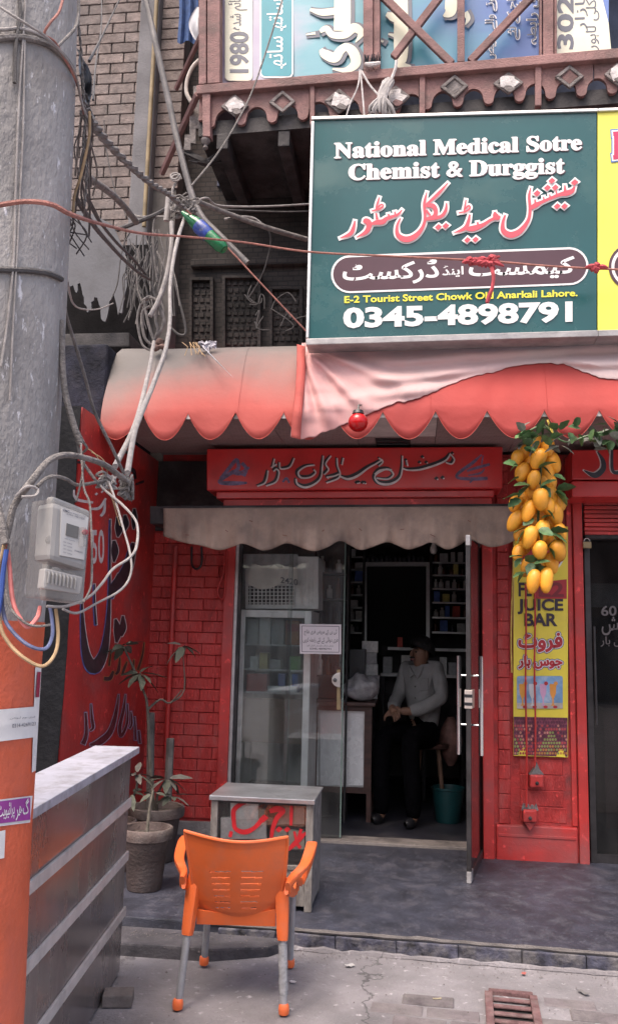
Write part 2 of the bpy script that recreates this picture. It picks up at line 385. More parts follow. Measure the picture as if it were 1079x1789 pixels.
for k, (x, y, w, h, rz__, c) in enumerate(((-.30, 4.55, .045, .03, .6, (.45, .43, .42)), (.55, 4.60, .03, .02, 1.2, (.40, .12, .10)), (.12, 4.22, .04, .012, .3, (.35, .3, .2)), (.80, 4.42, .06, .025, 2.1, (.15, .14, .14)), (-.55, 4.30, .03, .02, 2.6, (.5, .48, .5)))):
    q = MB(); q.grid(lambda u, v: Vector((x, y, ground_z(x, y)+.006))+Matrix.Rotation(rz__, 3, 'Z') @ Vector(((u-.5)*w, (v-.5)*h, .006*noise.noise(Vector((u*3, v*3, k)))+.004*abs(u-.5))), 6, 4)
    tag(q.build('litter_scrap', mat(f'litter_{k}', c, .7, .15, 20, 0), smooth=True, thick=.0008), ['pale paper scrap on the street before the step', 'tiny reddish wrapper near the step on the right', 'thin tan straw scrap on the street', 'dark grey scrap on the street right of the drain', 'white scrap on the street beside the chair'][k], 'litter')
# ================================================================== WALLS OF THE SHOP FRONT
M_redpaint = mat('red_wall_paint', RED, 0.42, 0.22, 2.0, 0.12, 40, dirt=(0.24, 0.085, 0.085), dscale=2.2, damt=0.5, mottled=.08)
M_redbrick = mat('red_painted_brick', (0.50, 0.036, 0.032), 0.5, 0.28, 5.0, 0.5, 40, dirt=(0.20, 0.085, 0.08), dscale=5.0, damt=0.5, rnd=0.08, stretch=(1.6, 1, .6), mottled=.14)
M_redmortar = mat('red_painted_mortar', (0.42, 0.03, 0.028), 0.7, 0.3, 8, 0.3, 70, dirt=(0.09, 0.05, 0.05), dscale=5, damt=0.5)
M_cement = mat('grey_cement', (0.20, 0.185, 0.185), 0.9, 0.25, 3, 0.35, 60, dirt=(0.09, 0.085, 0.09), dscale=2, damt=0.5)
M_dark = mat('dark_timber', (0.035, 0.03, 0.032), 0.7, 0.4, 6, 0.25, 50, dirt=(0.09, 0.08, 0.08), dscale=3, damt=0.4)
M_black = mat('black_paint', (0.018, 0.018, 0.022), 0.35, 0.4, 5, 0.25, 30, dirt=(0.08, 0.075, 0.08), dscale=4, damt=0.3)
XW = -2.10

# painted side wall on the left (its face looks right, at x = XW)
sw = thing('painted_side_wall', 'red side wall painted with large dark and white Urdu lettering behind the pole', 'wall', (XW-0.1, 6.0, HP))
MB().boxmm((XW-0.2, 5.12, HP-0.05), (XW, 7.0, 3.04)).build('wall', M_redpaint, sw)
WL = SidePlane(XW)
white_l = mat('white_brush_paint', (0.62, 0.56, 0.56), 0.5, 0.15, 20, 0.05); dark_l = mat('dark_brush_paint', (0.035, 0.026, 0.034), 0.4, 0.3, 20, 0.05)
blue_l = mat('blue_brush_paint', (0.10, 0.16, 0.42), 0.45, 0.25, 20, 0.05); gold_l = mat('ochre_brush_paint', (0.42, 0.24, 0.08), 0.5, 0.25, 20, 0.05)
SW = [[(521, 290, 5), (519, 430, 8), (517, 640, 12), (508, 800, 24), (488, 920, 40), (445, 985, 62), (408, 930, 40), (392, 800, 20), (386, 650, 6)],
      [(446, 595, 7), (447, 690, 8), (453, 785, 10)],
      [(530, 660, 10), (540, 610, 40), (575, 570, 52), (605, 510, 46), (622, 440, 34), (628, 400, 10)],
      [(538, 390, 14), (542, 440, 34), (538, 490, 8)], [(556, 280, 12), (562, 330, 36), (556, 372, 8)], [(634, 240, 10), (634, 290, 26), (630, 335, 6)], [(590, 270, 12), (594, 310, 28), (588, 345, 6)],
      [(545, 760, 10), (556, 815, 36), (550, 870, 10)], [(580, 745, 10), (580, 800, 30), (574, 840, 8)],
      [(560, 545, 8), (552, 570, 20)], [(592, 490, 8), (590, 520, 20)]]
SW2 = [[(392, 1349, 22), (408, 1300, 16), (405, 1200, 10)], [(430, 1160, 6), (434, 1225, 12), (440, 1270, 12), (425, 1285, 8)], [(425, 1352, 10), (470, 1338, 30), (520, 1290, 26), (548, 1200, 16), (560, 1115, 5)],
       [(592, 1115, 5), (585, 1180, 12), (566, 1265, 16), (572, 1310, 14), (600, 1250, 10), (602, 1160, 5)], [(618, 1195, 6), (622, 1250, 10), (612, 1275, 8)], [(636, 1220, 5), (640, 1330, 12)], [(655, 1285, 8), (660, 1345, 12)]]
SW3 = [[(492, 1040, 18), (520, 1038, 18), (535, 1005, 10)], [(545, 1020, 10), (560, 1000, 14), (566, 940, 6)], [(575, 1025, 8), (590, 985, 12), (600, 960, 6)], [(605, 1015, 12), (625, 1000, 12), (632, 950, 6)], [(650, 1000, 10), (672, 930, 8), (680, 870, 5)], [(515, 980, 8), (525, 905, 5)]]
kw = dict(x0=0, y0=800, s=2.6975)
strokes_px(MB(), WL, SW, 0.0012, grow=2.6, **kw).build('lettering', white_l, sw)
strokes_px(MB(), WL, [SW[0], SW[1], SW[2]], 0.0024, grow=1.4, dx=-3, dy=4, **kw).build('lettering', blue_l, sw)
strokes_px(MB(), WL, SW, 0.0036, **kw).build('lettering', dark_l, sw)
strokes_px(MB(), WL, SW2, 0.0012, grow=2.4, **kw).build('lettering', blue_l, sw)
strokes_px(MB(), WL, SW2, 0.0024, grow=1.2, **kw).build('lettering', white_l, sw)
strokes_px(MB(), WL, SW2, 0.0036, **kw).build('lettering', mat('maroon_brush_paint', (0.12, 0.02, 0.03), 0.45, 0.3, 20, 0.05), sw)
strokes_px(MB(), WL, SW3, 0.0012, grow=1.6, **kw).build('lettering', gold_l, sw)
strokes_px(MB(), WL, SW3, 0.0024, **kw).build('lettering', dark_l, sw)
t = MB(); text_px(t, WL, '50', ((160.5, 925), (182.5, 925), (160.5, 985), (182.5, 985)), 0.0014, 0.012)
strokes_px(t, WL, [[(350, 150, 8), (352, 180, 12), (375, 200, 14), (440, 210, 10)], [(428, 240, 10), (470, 235, 14), (500, 190, 10)], [(475, 275, 12), (492, 250, 14), (496, 200, 8)], [(455, 170, 14)], [(482, 160, 12)]], 0.0014, **kw)
t.build('lettering', white_l, sw)
strokes_px(MB(), WL, [[(575, 60, 10), (600, 55, 24), (630, 60, 18), (640, 100, 10)], [(365, 20, 10), (400, 22, 20)], [(640, 125, 10), (680, 110, 12)], [(590, -30, 10), (610, -20, 20)]], 0.0014, **kw).build('lettering', dark_l, sw)

# black board closing the gap between the pole and the painted wall
bd = MB(); bd.grid(lambda u, v: (XW-0.36+0.36*u, 5.10-0.05*math.sin(v*9)*u*0.4-0.01*noise.noise(Vector((u*5, v*14, 2))), HP+2.95*v), 8, 40)
tag(bd.build('tarpaulin', mat('black_tarp', (0.007, 0.007, 0.009), 0.6, 0.4, 5, 0.35, 22, dirt=(0.018, 0.017, 0.019), dscale=6, damt=0.3, spec=0.15), smooth=True, thick=0.006), 'wrinkled black sheet hung on the edge of the red side wall', 'tarpaulin')

# back wall left of the door: painted brick
def brick_panel(parent, pl, xa, xb, ya, yb, rows, blen, m, off=0.0, proud=0.003, name='brick', gap=0.0045, m_core=None):
    """bricks in running bond over a rectangle of the photograph on a plane; alike pieces share mesh data"""
    A = pl(xa, ya); B = pl(xb, yb); x0, x1, z1, z0 = min(A.x, B.x), max(A.x, B.x), A.z, B.z
    h = (z1-z0)/rows; cache = {}
    for r in range(rows):
        x = x0 - (blen/2 if r % 2 else 0)
        while x < x1-0.01:
            a, b = max(x, x0), min(x+blen, x1); x += blen
            w = round(b-a, 3)
            if w < 0.03: continue
            yy = A.y-off-proud/2+0.01; zc = z0+h*(r+0.5)
            k = w
            if k not in cache:
                q = MB().box((0, 0, 0), (w-gap, 0.02, h-gap))
                ob = q.build(name, m, None, bevel=0.004, seg=1, jitter=0.0025); ob.parent = parent; cache[k] = ob
            else:
                ob = cache[k].copy(); COL.objects.link(ob); ob.parent = parent
            ob.location = Vector(((a+b)/2, yy-proud/2-rng.uniform(0, 0.003), zc)) - ORG[parent.name]
            ob.rotation_euler = (rng.uniform(-.01, .01), rng.uniform(-.006, .006), rng.uniform(-.008, .008))
YB = 6.80
PB = Plane(YB)
bw = thing('brick_wall', 'red painted brick wall between the painted side wall and the glass shop front', 'wall', (-1.7, YB, HP))
xr = PB(404, 1200).x
MB().boxmm((XW, YB+0.012, HP), (xr, YB+0.2, 4.0)).build('mortar', M_redmortar, bw)
brick_panel(bw, PB, 263, 384, 930, 1432, 25, 0.235, M_redbrick)
a, b = PB(386, 930), PB(404, 1432)
MB().boxmm((PB(386, 1200).x, YB-0.035, 0.30), (xr, YB+0.012, 2.55)).build('door_jamb', M_redpaint, bw, bevel=0.006)
MB().boxmm((XW+0.002, YB-0.03, HP-0.02), (xr, YB+0.012, PB(330, 1434).z)).build('plinth', M_cement, bw, bevel=0.01, jitter=0.01)
MB().boxmm((XW+0.002, YB-0.02, PB(330, 928).z), (xr+0.3, YB+0.011, 3.04)).build('upper_board', M_dark, bw, bevel=0.004)
# pipes painted red with the wall
def vpipe(name, label, x, y0, y1, r, m, pl, off):
    p = MB(); a = pl(x, y0, off); b = pl(x, y1, off); b.x = a.x
    p.tube([a, (a+b)/2, b], r, 10)
    return tag(p.build(name, m, smooth=True), label, 'pipe')
vpipe('red_pipe', 'red painted vertical pipe on the brick wall left of the door', 307, 955, 1330, 0.02, M_redpaint, PB, 0.045)
pt = MB(); pt.tube([PB(335, 955, .04), PB(335, 985, .04), PB(343, 994, .04), PB(352, 985, .04), PB(352, 955, .04)], 0.009, 7, smooth=4)
tag(pt.build('looped_cable', M_black, smooth=True), 'black cable loop hanging under the beige valance on the red brick wall', 'cable')
pt = MB(); pt.tube([PB(392, 960, .05), PB(390, 1000, .05), PB(380, 1030, .05), PB(384, 1045, .05), PB(392, 1038, .05), PB(396, 960, .055)], 0.007, 6, smooth=4)
tag(pt.build('looped_string', M_redpaint, smooth=True), 'short red painted cord looped beside the door jamb', 'cord')

# pillar right of the door
pil = thing('brick_pillar', 'red painted brick pillar between the two shop doors, carrying the juice banner', 'pillar', (0.9, YP, HP))
xl, xr2 = PP(842, 1250).x, PP(1022, 1250).x
MB().boxmm((xl, YP+0.012, HP-0.02), (xr2, YP+0.45, 3.04)).build('core', M_redmortar, pil)
xa, xb = PP(864, 1250).x, PP(893, 1250).x
PPZ = lambda y: PP(930, y).z
def pbox(name, x0, x1, y0, y1, proud, m, bev=0.005, th=0.05, jit=0.0):
    return MB().boxmm((PP(x0, 1250).x, YP-proud, PPZ(y1)), (PP(x1, 1250).x, YP-proud+th, PPZ(y0))).build(name, m, pil, bevel=bev, jitter=jit)
pbox('edge_strip', 842, 861, 800, 1509, 0.02, M_redpaint, 0.008)
brick_panel(pil, PP, 865, 892, 800, 1440, 26, 0.5, M_redbrick)
brick_panel(pil, PP, 900, 990, 800, 1440, 24, 0.62, M_redbrick, off=-0.012, gap=0.006)
pbox('edge_strip', 995, 1004, 800, 1440, 0.004, M_redpaint, 0.004)
pbox('edge_strip', 1006, 1023, 800, 1510, 0.022, M_redpaint, 0.008)
pbox('plinth', 864, 1003, 1442, 1509, 0.016, M_redpaint, 0.012, jit=0.006)
pbox('plinth_board', 868, 1000, 1458, 1463, 0.022, M_redpaint, 0.003)

# lintel wall over the door and behind the sign
lw = MB().boxmm((xr-0.02, YB+0.02, PB(600, 935).z), (xl+0.02, YB+0.25, 3.9))
tag(lw.build('lintel_wall', M_dark), 'dark wall above the shop door behind the red sign', 'wall')

# upper storey wall in the shade under the balcony
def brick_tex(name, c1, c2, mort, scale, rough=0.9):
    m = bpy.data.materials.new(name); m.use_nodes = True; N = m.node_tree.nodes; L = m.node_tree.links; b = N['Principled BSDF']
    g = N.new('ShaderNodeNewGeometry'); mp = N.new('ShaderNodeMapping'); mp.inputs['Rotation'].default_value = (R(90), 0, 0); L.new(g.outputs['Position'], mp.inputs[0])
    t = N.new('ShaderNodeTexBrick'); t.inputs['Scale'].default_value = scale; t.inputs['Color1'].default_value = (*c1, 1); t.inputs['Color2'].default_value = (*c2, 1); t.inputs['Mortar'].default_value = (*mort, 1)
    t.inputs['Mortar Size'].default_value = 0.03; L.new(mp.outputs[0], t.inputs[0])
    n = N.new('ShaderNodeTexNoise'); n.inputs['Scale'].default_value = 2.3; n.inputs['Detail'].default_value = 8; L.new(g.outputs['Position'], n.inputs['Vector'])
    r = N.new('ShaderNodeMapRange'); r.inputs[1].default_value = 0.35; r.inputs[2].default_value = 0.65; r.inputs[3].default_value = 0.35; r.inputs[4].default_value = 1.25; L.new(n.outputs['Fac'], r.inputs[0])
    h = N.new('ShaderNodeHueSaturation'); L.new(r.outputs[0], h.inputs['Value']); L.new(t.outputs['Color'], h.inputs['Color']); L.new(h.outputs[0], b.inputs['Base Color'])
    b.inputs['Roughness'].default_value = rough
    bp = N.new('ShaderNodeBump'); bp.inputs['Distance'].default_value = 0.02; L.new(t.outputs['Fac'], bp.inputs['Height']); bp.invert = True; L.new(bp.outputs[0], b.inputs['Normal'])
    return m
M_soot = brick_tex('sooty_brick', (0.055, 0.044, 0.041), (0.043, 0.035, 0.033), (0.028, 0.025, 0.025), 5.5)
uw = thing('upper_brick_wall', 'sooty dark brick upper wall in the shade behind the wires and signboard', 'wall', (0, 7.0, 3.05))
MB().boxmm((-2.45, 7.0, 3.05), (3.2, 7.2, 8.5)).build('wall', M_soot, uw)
PU = Plane(7.0)
q = MB(); a = PU(300, 462); q.boxmm((-1.95, 6.93, PU(400, 470).z), (3.0, 7.0, PU(400, 455).z)); q.build('string_course', M_soot, uw, bevel=0.02)
for (x0, y0, x1, y1) in ((330, 484, 372, 600), (388, 480, 455, 606), (470, 500, 528, 606)):
    q = MB(); q.rect(PU, x0, y0, x0+5, y1, 0.05, 0.05); q.rect(PU, x1-5, y0, x1, y1, 0.05, 0.05); q.rect(PU, x0+5, y0, x1-5, y0+5, 0.05, 0.05); q.build('blind_window_frame', M_soot, uw)
    n = 0
    for yy in range(int(y0)+10, int(y1)-8, 13):
        q = MB()
        for xx in range(int(x0)+8, int(x1)-10, 11): q.rect(PU, xx+(n % 2)*3, yy, xx+(n % 2)*3+7, yy+8, 0.012, 0.012)
        n += 1
        if q.v: q.build('lattice_brick_course', M_soot, uw)
# ================================================================== AWNING, CEILING, SIGNBOARD
PROF = [(5.45, 2.90), (5.45, 3.10), (5.478, 3.20), (5.535, 3.34), (5.60, 3.47), (5.675, 3.585), (5.78, 3.655), (6.1, 3.68), (6.95, 3.69)]
def yprof(z):
    for (ya, za), (yb, zb) in zip(PROF, PROF[1:]):
        if z <= zb: t = max(0, (z-za)/(zb-za)); return ya+(yb-ya)*t
    return 6.0
TIPS = [165, 250, 328, 412, 495, 582, 668, 760, 850, 950, 1046, 1150, 1250]
TX = [at(x, 730, YA).x for x in TIPS]
def scallop(x):
    for a, b in zip(TX, TX[1:]):
        if a <= x <= b: t = (x-a)/(b-a); return 3.092 - 0.19*math.sin(math.pi*t)**0.85
    return 3.0
def awn_w(x, z): return 0.016*noise.noise(Vector((x*2.2, z*2, 0))) + 0.007*noise.noise(Vector((x*9, z*5, 4))) + 0.006*math.sin(x*31+z*9)*max(0, 3.35-z)
def awning_mat():
    m = bpy.data.materials.new('faded_awning_cloth'); m.use_nodes = True; N = m.node_tree.nodes; L = m.node_tree.links; b = N['Principled BSDF']
    g = N.new('ShaderNodeNewGeometry'); sx = N.new('ShaderNodeSeparateXYZ'); L.new(g.outputs['Position'], sx.inputs[0])
    n = N.new('ShaderNodeTexNoise'); n.inputs['Scale'].default_value = 1.6; n.inputs['Detail'].default_value = 5; L.new(g.outputs['Position'], n.inputs['Vector'])
    n2 = N.new('ShaderNodeTexNoise'); n2.inputs['Scale'].default_value = 22; n2.inputs['Detail'].default_value = 6; L.new(g.outputs['Position'], n2.inputs['Vector'])
    def math_(op, a, bb):
        k = N.new('ShaderNodeMath'); k.operation = op
        for i, v in enumerate((a, bb)):
            if isinstance(v, (int, float)): k.inputs[i].default_value = v
            else: L.new(v, k.inputs[i])
        return k.outputs[0]
    z = math_('ADD', sx.outputs[2], math_('MULTIPLY', math_('SUBTRACT', n.outputs['Fac'], 0.5), 0.42))
    # dust lies thicker towards the left end and under the signboard's right half it is swept off
    left = N.new('ShaderNodeMapRange'); L.new(sx.outputs[0], left.inputs[0]); left.inputs[1].default_value = -2.1; left.inputs[2].default_value = -1.5; left.inputs[3].default_value = 0.22; left.inputs[4].default_value = 0.0
    z = math_('ADD', z, left.outputs[0])
    z = math_('ADD', z, math_('MULTIPLY', math_('SUBTRACT', n2.outputs['Fac'], 0.5), 0.06))
    r = N.new('ShaderNodeValToRGB'); mr = N.new('ShaderNodeMapRange'); mr.inputs[1].default_value = 2.9; mr.inputs[2].default_value = 3.65; L.new(z, mr.inputs[0]); L.new(mr.outputs[0], r.inputs[0])
    e = r.color_ramp.elements; e[0].position = 0.0; e[0].color = (0.44, 0.078, 0.064, 1); e[1].position = 1.0; e[1].color = (0.135, 0.122, 0.116, 1)
    for p, c in ((0.30, (0.45, 0.085, 0.070, 1)), (0.52, (0.38, 0.115, 0.098, 1)), (0.72, (0.26, 0.14, 0.125, 1)), (0.88, (0.17, 0.138, 0.13, 1))):
        k = e.new(p); k.color = c
    # right of the drape's left edge the cloth was covered and kept its red
    kr = N.new('ShaderNodeMapRange'); L.new(sx.outputs[0], kr.inputs[0]); kr.inputs[1].default_value = -.72; kr.inputs[2].default_value = -.30
    mx_ = N.new('ShaderNodeMix'); mx_.data_type = 'RGBA'; L.new(kr.outputs[0], mx_.inputs[0]); L.new(r.outputs[0], mx_.inputs[6])
    r3 = N.new('ShaderNodeValToRGB'); L.new(n.outputs['Fac'], r3.inputs[0]); r3.color_ramp.elements[0].position = .35; r3.color_ramp.elements[0].color = (.34, .045, .040, 1); r3.color_ramp.elements[1].position = .65; r3.color_ramp.elements[1].color = (.42, .052, .044, 1)
    L.new(r3.outputs[0], mx_.inputs[7]); L.new(mx_.outputs[2], b.inputs['Base Color']); b.inputs['Roughness'].default_value = 0.75
    bp = N.new('ShaderNodeBump'); bp.inputs['Strength'].default_value = 0.25; bp.inputs['Distance'].default_value = 0.01; L.new(n2.outputs['Fac'], bp.inputs['Height']); L.new(bp.outputs[0], b.inputs['Normal'])
    return m
M_awn = awning_mat()
aw = thing('awning', 'dusty scalloped coral red awning with a grey faded top over the shop front', 'awning', (-0.4, 6.0, 3.0))
X0A, X1A = -2.10, 2.3
q = MB()
def fa(u, v):
    x = X0A+(X1A-X0A)*u; k = v*(len(PROF)-1)
    zb = scallop(x); i = min(int(k), len(PROF)-2); t = k-i
    y, z = PROF[i][0]+(PROF[i+1][0]-PROF[i][0])*t, PROF[i][1]+(PROF[i+1][1]-PROF[i][1])*t
    if i == 0: z = zb+(3.10-zb)*t
    w = awn_w(x, z)
    sag = 0.012*math.sin(x*7.3)*max(0, 3.1-z)/0.2
    return (x, y+w+sag, z+0.004*noise.noise(Vector((x*3, y*3, 7))))
q.grid(fa, 420, 24)
q.build('canopy_cloth', M_awn, aw, smooth=True, auto=0, thick=0.004)
# hem bead along the scallops
hm = MB(); pts = [Vector(fa(i/600, 0)) for i in range(601)]
hm.tube([p+Vector((0, -0.004, 0)) for p in pts], 0.0016, 5); hm.build('hem', mat('hem_pink', (0.60, 0.11, 0.085), 0.7, 0.15, 20, 0), aw, smooth=True)
for xx in (TX[1]+.02, TX[3]+.015, TX[7]-.03, TX[9]+.02):       # seams between the widths of cloth
    sm_ = MB(); u_ = (xx-X0A)/(X1A-X0A)
    sm_.tube([Vector(fa(u_, v/20*.8))+Vector((0, -.003, .001)) for v in range(21)], .0010, 4); sm_.build('seam', M_awn, aw, smooth=True)
for k, xx in enumerate(TX[2:11]):
    p = Vector((xx, YA+0.012, 3.082)); s_ = 0.02
    MB().prism([p+Vector((-s_, 0, -0.034)), p+Vector((s_, 0, -0.034)), p+Vector((0, 0, 0.004))], (0, 0.006, 0)).build('tab', mat('white_tab', (0.6, 0.56, 0.54), 0.6, 0.2, 20, 0.05), aw)
MB().boxmm((X0A+0.02, 5.72, 3.10), (X1A, 6.98, 3.52)).build('light_block_slab', M_cement, aw)  # unseen slab added inside the awning to block light from above
MB().boxmm((X0A+0.0, 5.49, 3.075), (X1A, 5.51, 3.16)).build('front_rail', M_dark, aw)

# ceiling boards under the awning
def ceiling_mat():
    m = bpy.data.materials.new('patterned_ceiling_board'); m.use_nodes = True; N = m.node_tree.nodes; L = m.node_tree.links; b = N['Principled BSDF']
    g = N.new('ShaderNodeNewGeometry'); mp = N.new('ShaderNodeMapping'); mp.inputs['Rotation'].default_value = (0, 0, R(38)); L.new(g.outputs['Position'], mp.inputs[0])
    t = N.new('ShaderNodeTexBrick'); t.inputs['Scale'].default_value = 14; t.inputs['Color1'].default_value = (0.27, 0.205, 0.20, 1); t.inputs['Color2'].default_value = (0.21, 0.155, 0.15, 1); t.inputs['Mortar'].default_value = (0.33, 0.26, 0.25, 1)
    L.new(mp.outputs[0], t.inputs[0]); L.new(t.outputs[0], b.inputs['Base Color']); b.inputs['Roughness'].default_value = 0.6
    return m
M_ceil = ceiling_mat()
cl = thing('awning_ceiling', 'patterned pinkish ceiling boards under the awning above the door', 'ceiling', (-0.4, 6.0, 3.06))
for i in range(8):
    for j, (ya, yb) in enumerate(((5.51, 6.02), (6.024, 6.53))):
        xa = -2.085+i*0.56
        if i == 3 and j == 0:
            MB().boxmm((xa, ya, 3.056), (xa+0.556, yb, 3.07)).build('panel', mat('pale_ceiling_board', (0.55, 0.50, 0.48), 0.5, 0.15, 9, 0.05), cl)
        else: MB().boxmm((xa, ya, 3.056), (xa+0.556, yb, 3.07)).build('panel', M_ceil, cl)
vt = thing('ceiling_vent', 'small black recessed vent in the ceiling boards under the awning', 'vent', (-0.21, 6.02, 3.05))
a, b = atZ(655, 766, 3.052), atZ(712, 788, 3.052)
MB().boxmm((a.x, b.y, 3.05), (b.x+0.02, a.y, 3.0545)).build('recess', mat('vent_black', (0.012, 0.012, 0.014), 0.6, 0.2, 9, 0), vt)
for k in range(4):
    yy = b.y+(a.y-b.y)*(k+0.5)/4
    MB().box(((a.x+b.x)/2+0.01, yy, 3.047), (abs(b.x-a.x), 0.012, 0.006), rx=R(30)).build('slat', M_dark, vt)

# dark end block left of the awning
eb = MB(); xe = at(100, 700, 5.5).x
eb.boxmm((xe-0.2, 5.5, 2.98), (X0A-0.004, 6.6, 3.60))
tag(eb.build('awning_end_block', mat('blue_black_render', (0.020, 0.021, 0.032), 0.85, 0.5, 7, 0.6, 45, dirt=(0.05, 0.047, 0.058), dscale=9, damt=0.4, spec=0.2), bevel=0.03, seg=3, jitter=0.012), 'rough blue black rendered block at the left end of the awning', 'block')

# cloth thrown over the awning under the signboard
def cloth_bottom(x):
    pts = [(508, 764), (522, 768), (545, 764), (575, 752), (610, 738), (650, 720), (690, 704), (715, 700), (733, 695), (780, 674), (830, 656), (860, 651), (885, 642), (915, 637), (950, 634), (985, 636), (1010, 646), (1045, 660), (1090, 664)]
    for (xa, ya), (xb, yb) in zip(pts, pts[1:]):
        if x <= xb: return ya+(yb-ya)*max(0, (x-xa))/(xb-xa)
    return 664
def fcloth(u, v):
    # left edge runs from (530, 600) down to (510, 764)
    xb = 508+(1092-508)*u**1.15; xt = 527+(1092-527)*u**1.15
    yt = 600-10*u; yb = cloth_bottom(xb)+2.5*noise.noise(Vector((xb*0.09, 0, 3)))
    x = xt+(xb-xt)*v; y = yt+(yb-yt)*v
    z = at(x, y, 5.45).z
    for _ in range(3): Y = yprof(z); z = at(x, y, Y).z
    # folds fan out from the upper left corner and run along the slack hem
    dx, dy = x-520, y-596
    ang = math.atan2(dy, max(dx, 1)); rad = math.hypot(dx, dy)
    f = 0.020*math.sin(ang*17+1.0+0.6*noise.noise(Vector((rad*0.01, ang*3, 0))))*min(1, rad/90)*max(0.25, 1-rad/700)
    f += 0.015*math.sin(ang*31+2)*min(1, rad/140)*max(0.0, 1-rad/420)
    f += 0.020*math.sin((y+0.055*x)*0.21+0.8*math.sin(x*.008))*max(0, min(1, (x-590)/160))
    f += 0.012*noise.noise(Vector((x*0.02, y*0.05, 1)))
    hg = min(1, (1-v)*3.5); pw_ = at(x, y, Y); Yc = Y+awn_w(pw_.x, pw_.z)-0.007-0.034*hg-f*hg*1.25
    if u < 0.035: Yc -= 0.02*math.sin(u/0.035*math.pi*2)
    return at(x, y, Yc)
M_pinkcloth = mat('pale_pink_cloth', (0.62, 0.32, 0.31), 0.85, 0.10, 1.8, 0.12, 220, dirt=(0.44, 0.34, 0.33), dscale=1.4, damt=0.6)
_N = M_pinkcloth.node_tree.nodes; _L = M_pinkcloth.node_tree.links; _b = _N['Principled BSDF']; _src = _b.inputs['Base Color'].links[0].from_socket
_g = _N.new('ShaderNodeNewGeometry'); _s = _N.new('ShaderNodeSeparateXYZ'); _L.new(_g.outputs['Position'], _s.inputs[0]); _k = _N.new('ShaderNodeMapRange'); _L.new(_s.outputs[0], _k.inputs[0]); _k.inputs[1].default_value = -.6; _k.inputs[2].default_value = .8; _k.inputs[3].default_value = 0; _k.inputs[4].default_value = .6
_m = _N.new('ShaderNodeMix'); _m.data_type = 'RGBA'; _L.new(_k.outputs[0], _m.inputs[0]); _L.new(_src, _m.inputs[6]); _m.inputs[7].default_value = (.62, .55, .54, 1); _L.new(_m.outputs[2], _b.inputs['Base Color'])  # blends to a paler tone towards the right
q = MB().grid(fcloth, 200, 60)
tag(q.build('draped_cloth', M_pinkcloth, smooth=True, auto=0, thick=0.004), 'pale pink cloth thrown in folds over the awning below the green signboard', 'cloth')
q = MB()
q.grid(lambda u, v: at(519-8*v+(13+2*v)*u+2*math.sin(v*5), 602+162*v+4*u, yprof(at(520, 602+162*v, 5.5).z)-0.075-0.02*math.sin(u*math.pi)-0.01*math.sin(v*11)), 8, 30)
tag(q.build('cloth_fold', mat('coral_cloth', (0.46, 0.095, 0.08), 0.85, 0.2, 6, 0.1, 200), smooth=True, auto=0, thick=0.005), 'narrow coral red fold of cloth hanging at the left edge of the pink drape', 'cloth')

# red dome lamp
lp = at(625, 738, 5.28); rl = 0.062
lamp = thing('red_dome_lamp', 'shiny red dome warning lamp hanging at the awning edge', 'lamp', lp+Vector((0, 0, rl)))
MB().lathe([(rl*math.cos(R(a))+0.0005, rl*math.sin(R(a))) for a in range(-90, 61, 10)], lp, 24).build('dome', mat('red_glass', (0.55, 0.008, 0.01), 0.08, 0.1, 30, 0.02, trans=0.25), lamp, smooth=True)
core = MB().lathe([(0.004, -rl*0.55), (rl*0.5, -rl*0.4), (rl*0.62, 0), (rl*0.45, rl*0.5), (0.01, rl*0.6)], lp, 10).build('reflector', mat('orange_reflector', (0.7, 0.16, 0.05), 0.2, 0.2, 30, 0.1, metal=0.5), lamp)
MB().lathe([(rl*0.55, rl*0.85), (rl*0.62, rl*0.9), (rl*0.5, rl*1.25), (rl*0.2, rl*1.3)], lp, 18).build('cap', M_black, lamp, smooth=True)
MB().tube([lp+Vector((0, 0, rl*1.28)), lp+Vector((0, 0.02, rl*1.9)), lp+Vector((0.01, 0.13, rl*2.4))], 0.007, 6).build('wire', M_black, lamp)

# ------------------------------------------------------------------ green signboard
M_alu = mat('aluminium', (0.62, 0.61, 0.60), 0.38, 0.12, 14, 0.05, 80, metal=0.75, dirt=(0.35, 0.32, 0.31), dscale=6, damt=0.3)
M_teal = mat('teal_vinyl', (0.014, 0.080, 0.084), 0.22, 0.10, 1.5, 0.02, 6, dirt=(0.03, 0.10, 0.10), dscale=2, damt=0.3)
M_wprint = mat('white_print', (0.80, 0.79, 0.78), 0.4, 0.04, 5, 0.0); M_yprint = mat('yellow_print', (0.80, 0.72, 0.06), 0.4, 0.05, 5, 0.0)
M_pprint = mat('pink_red_print', (0.62, 0.075, 0.105), 0.4, 0.06, 5, 0.0); M_bprint = mat('brown_print', (0.075, 0.030, 0.040), 0.3, 0.08, 5, 0.0)
M_yvin = mat('yellow_vinyl', (0.80, 0.74, 0.10), 0.3, 0.05, 3, 0.0)
PS = Plane(YA-0.02)
TLs, TRs, BLs, BRs = (547, 209), (1041, 195), (538, 592), (1041, 577)
sg = thing('signboard', 'green lit box signboard of the medical store with white English and red Urdu lettering', 'signboard', PS(790, 585))
def sq(u, v): # sign coordinates 0..1 to the photograph
    a = Vector(TLs)*(1-u)+Vector(TRs)*u; b_ = Vector(BLs)*(1-u)+Vector(BRs)*u; return a*(1-v)+b_*v
MB().slab(PS, [TLs, TRs, BRs, BLs], -0.004, 0.12).build('panel', M_teal, sg)
def edge(a, b, w, name, par, pl=PS, off=0.012, th=0.14, m=M_alu):
    a, b = Vector(a), Vector(b); t = (b-a).normalized(); n = Vector((-t.y, t.x))*w/2
    return MB().slab(pl, [a-n, b-n, b+n, a+n], off, th).build(name, m, par, bevel=0.004)
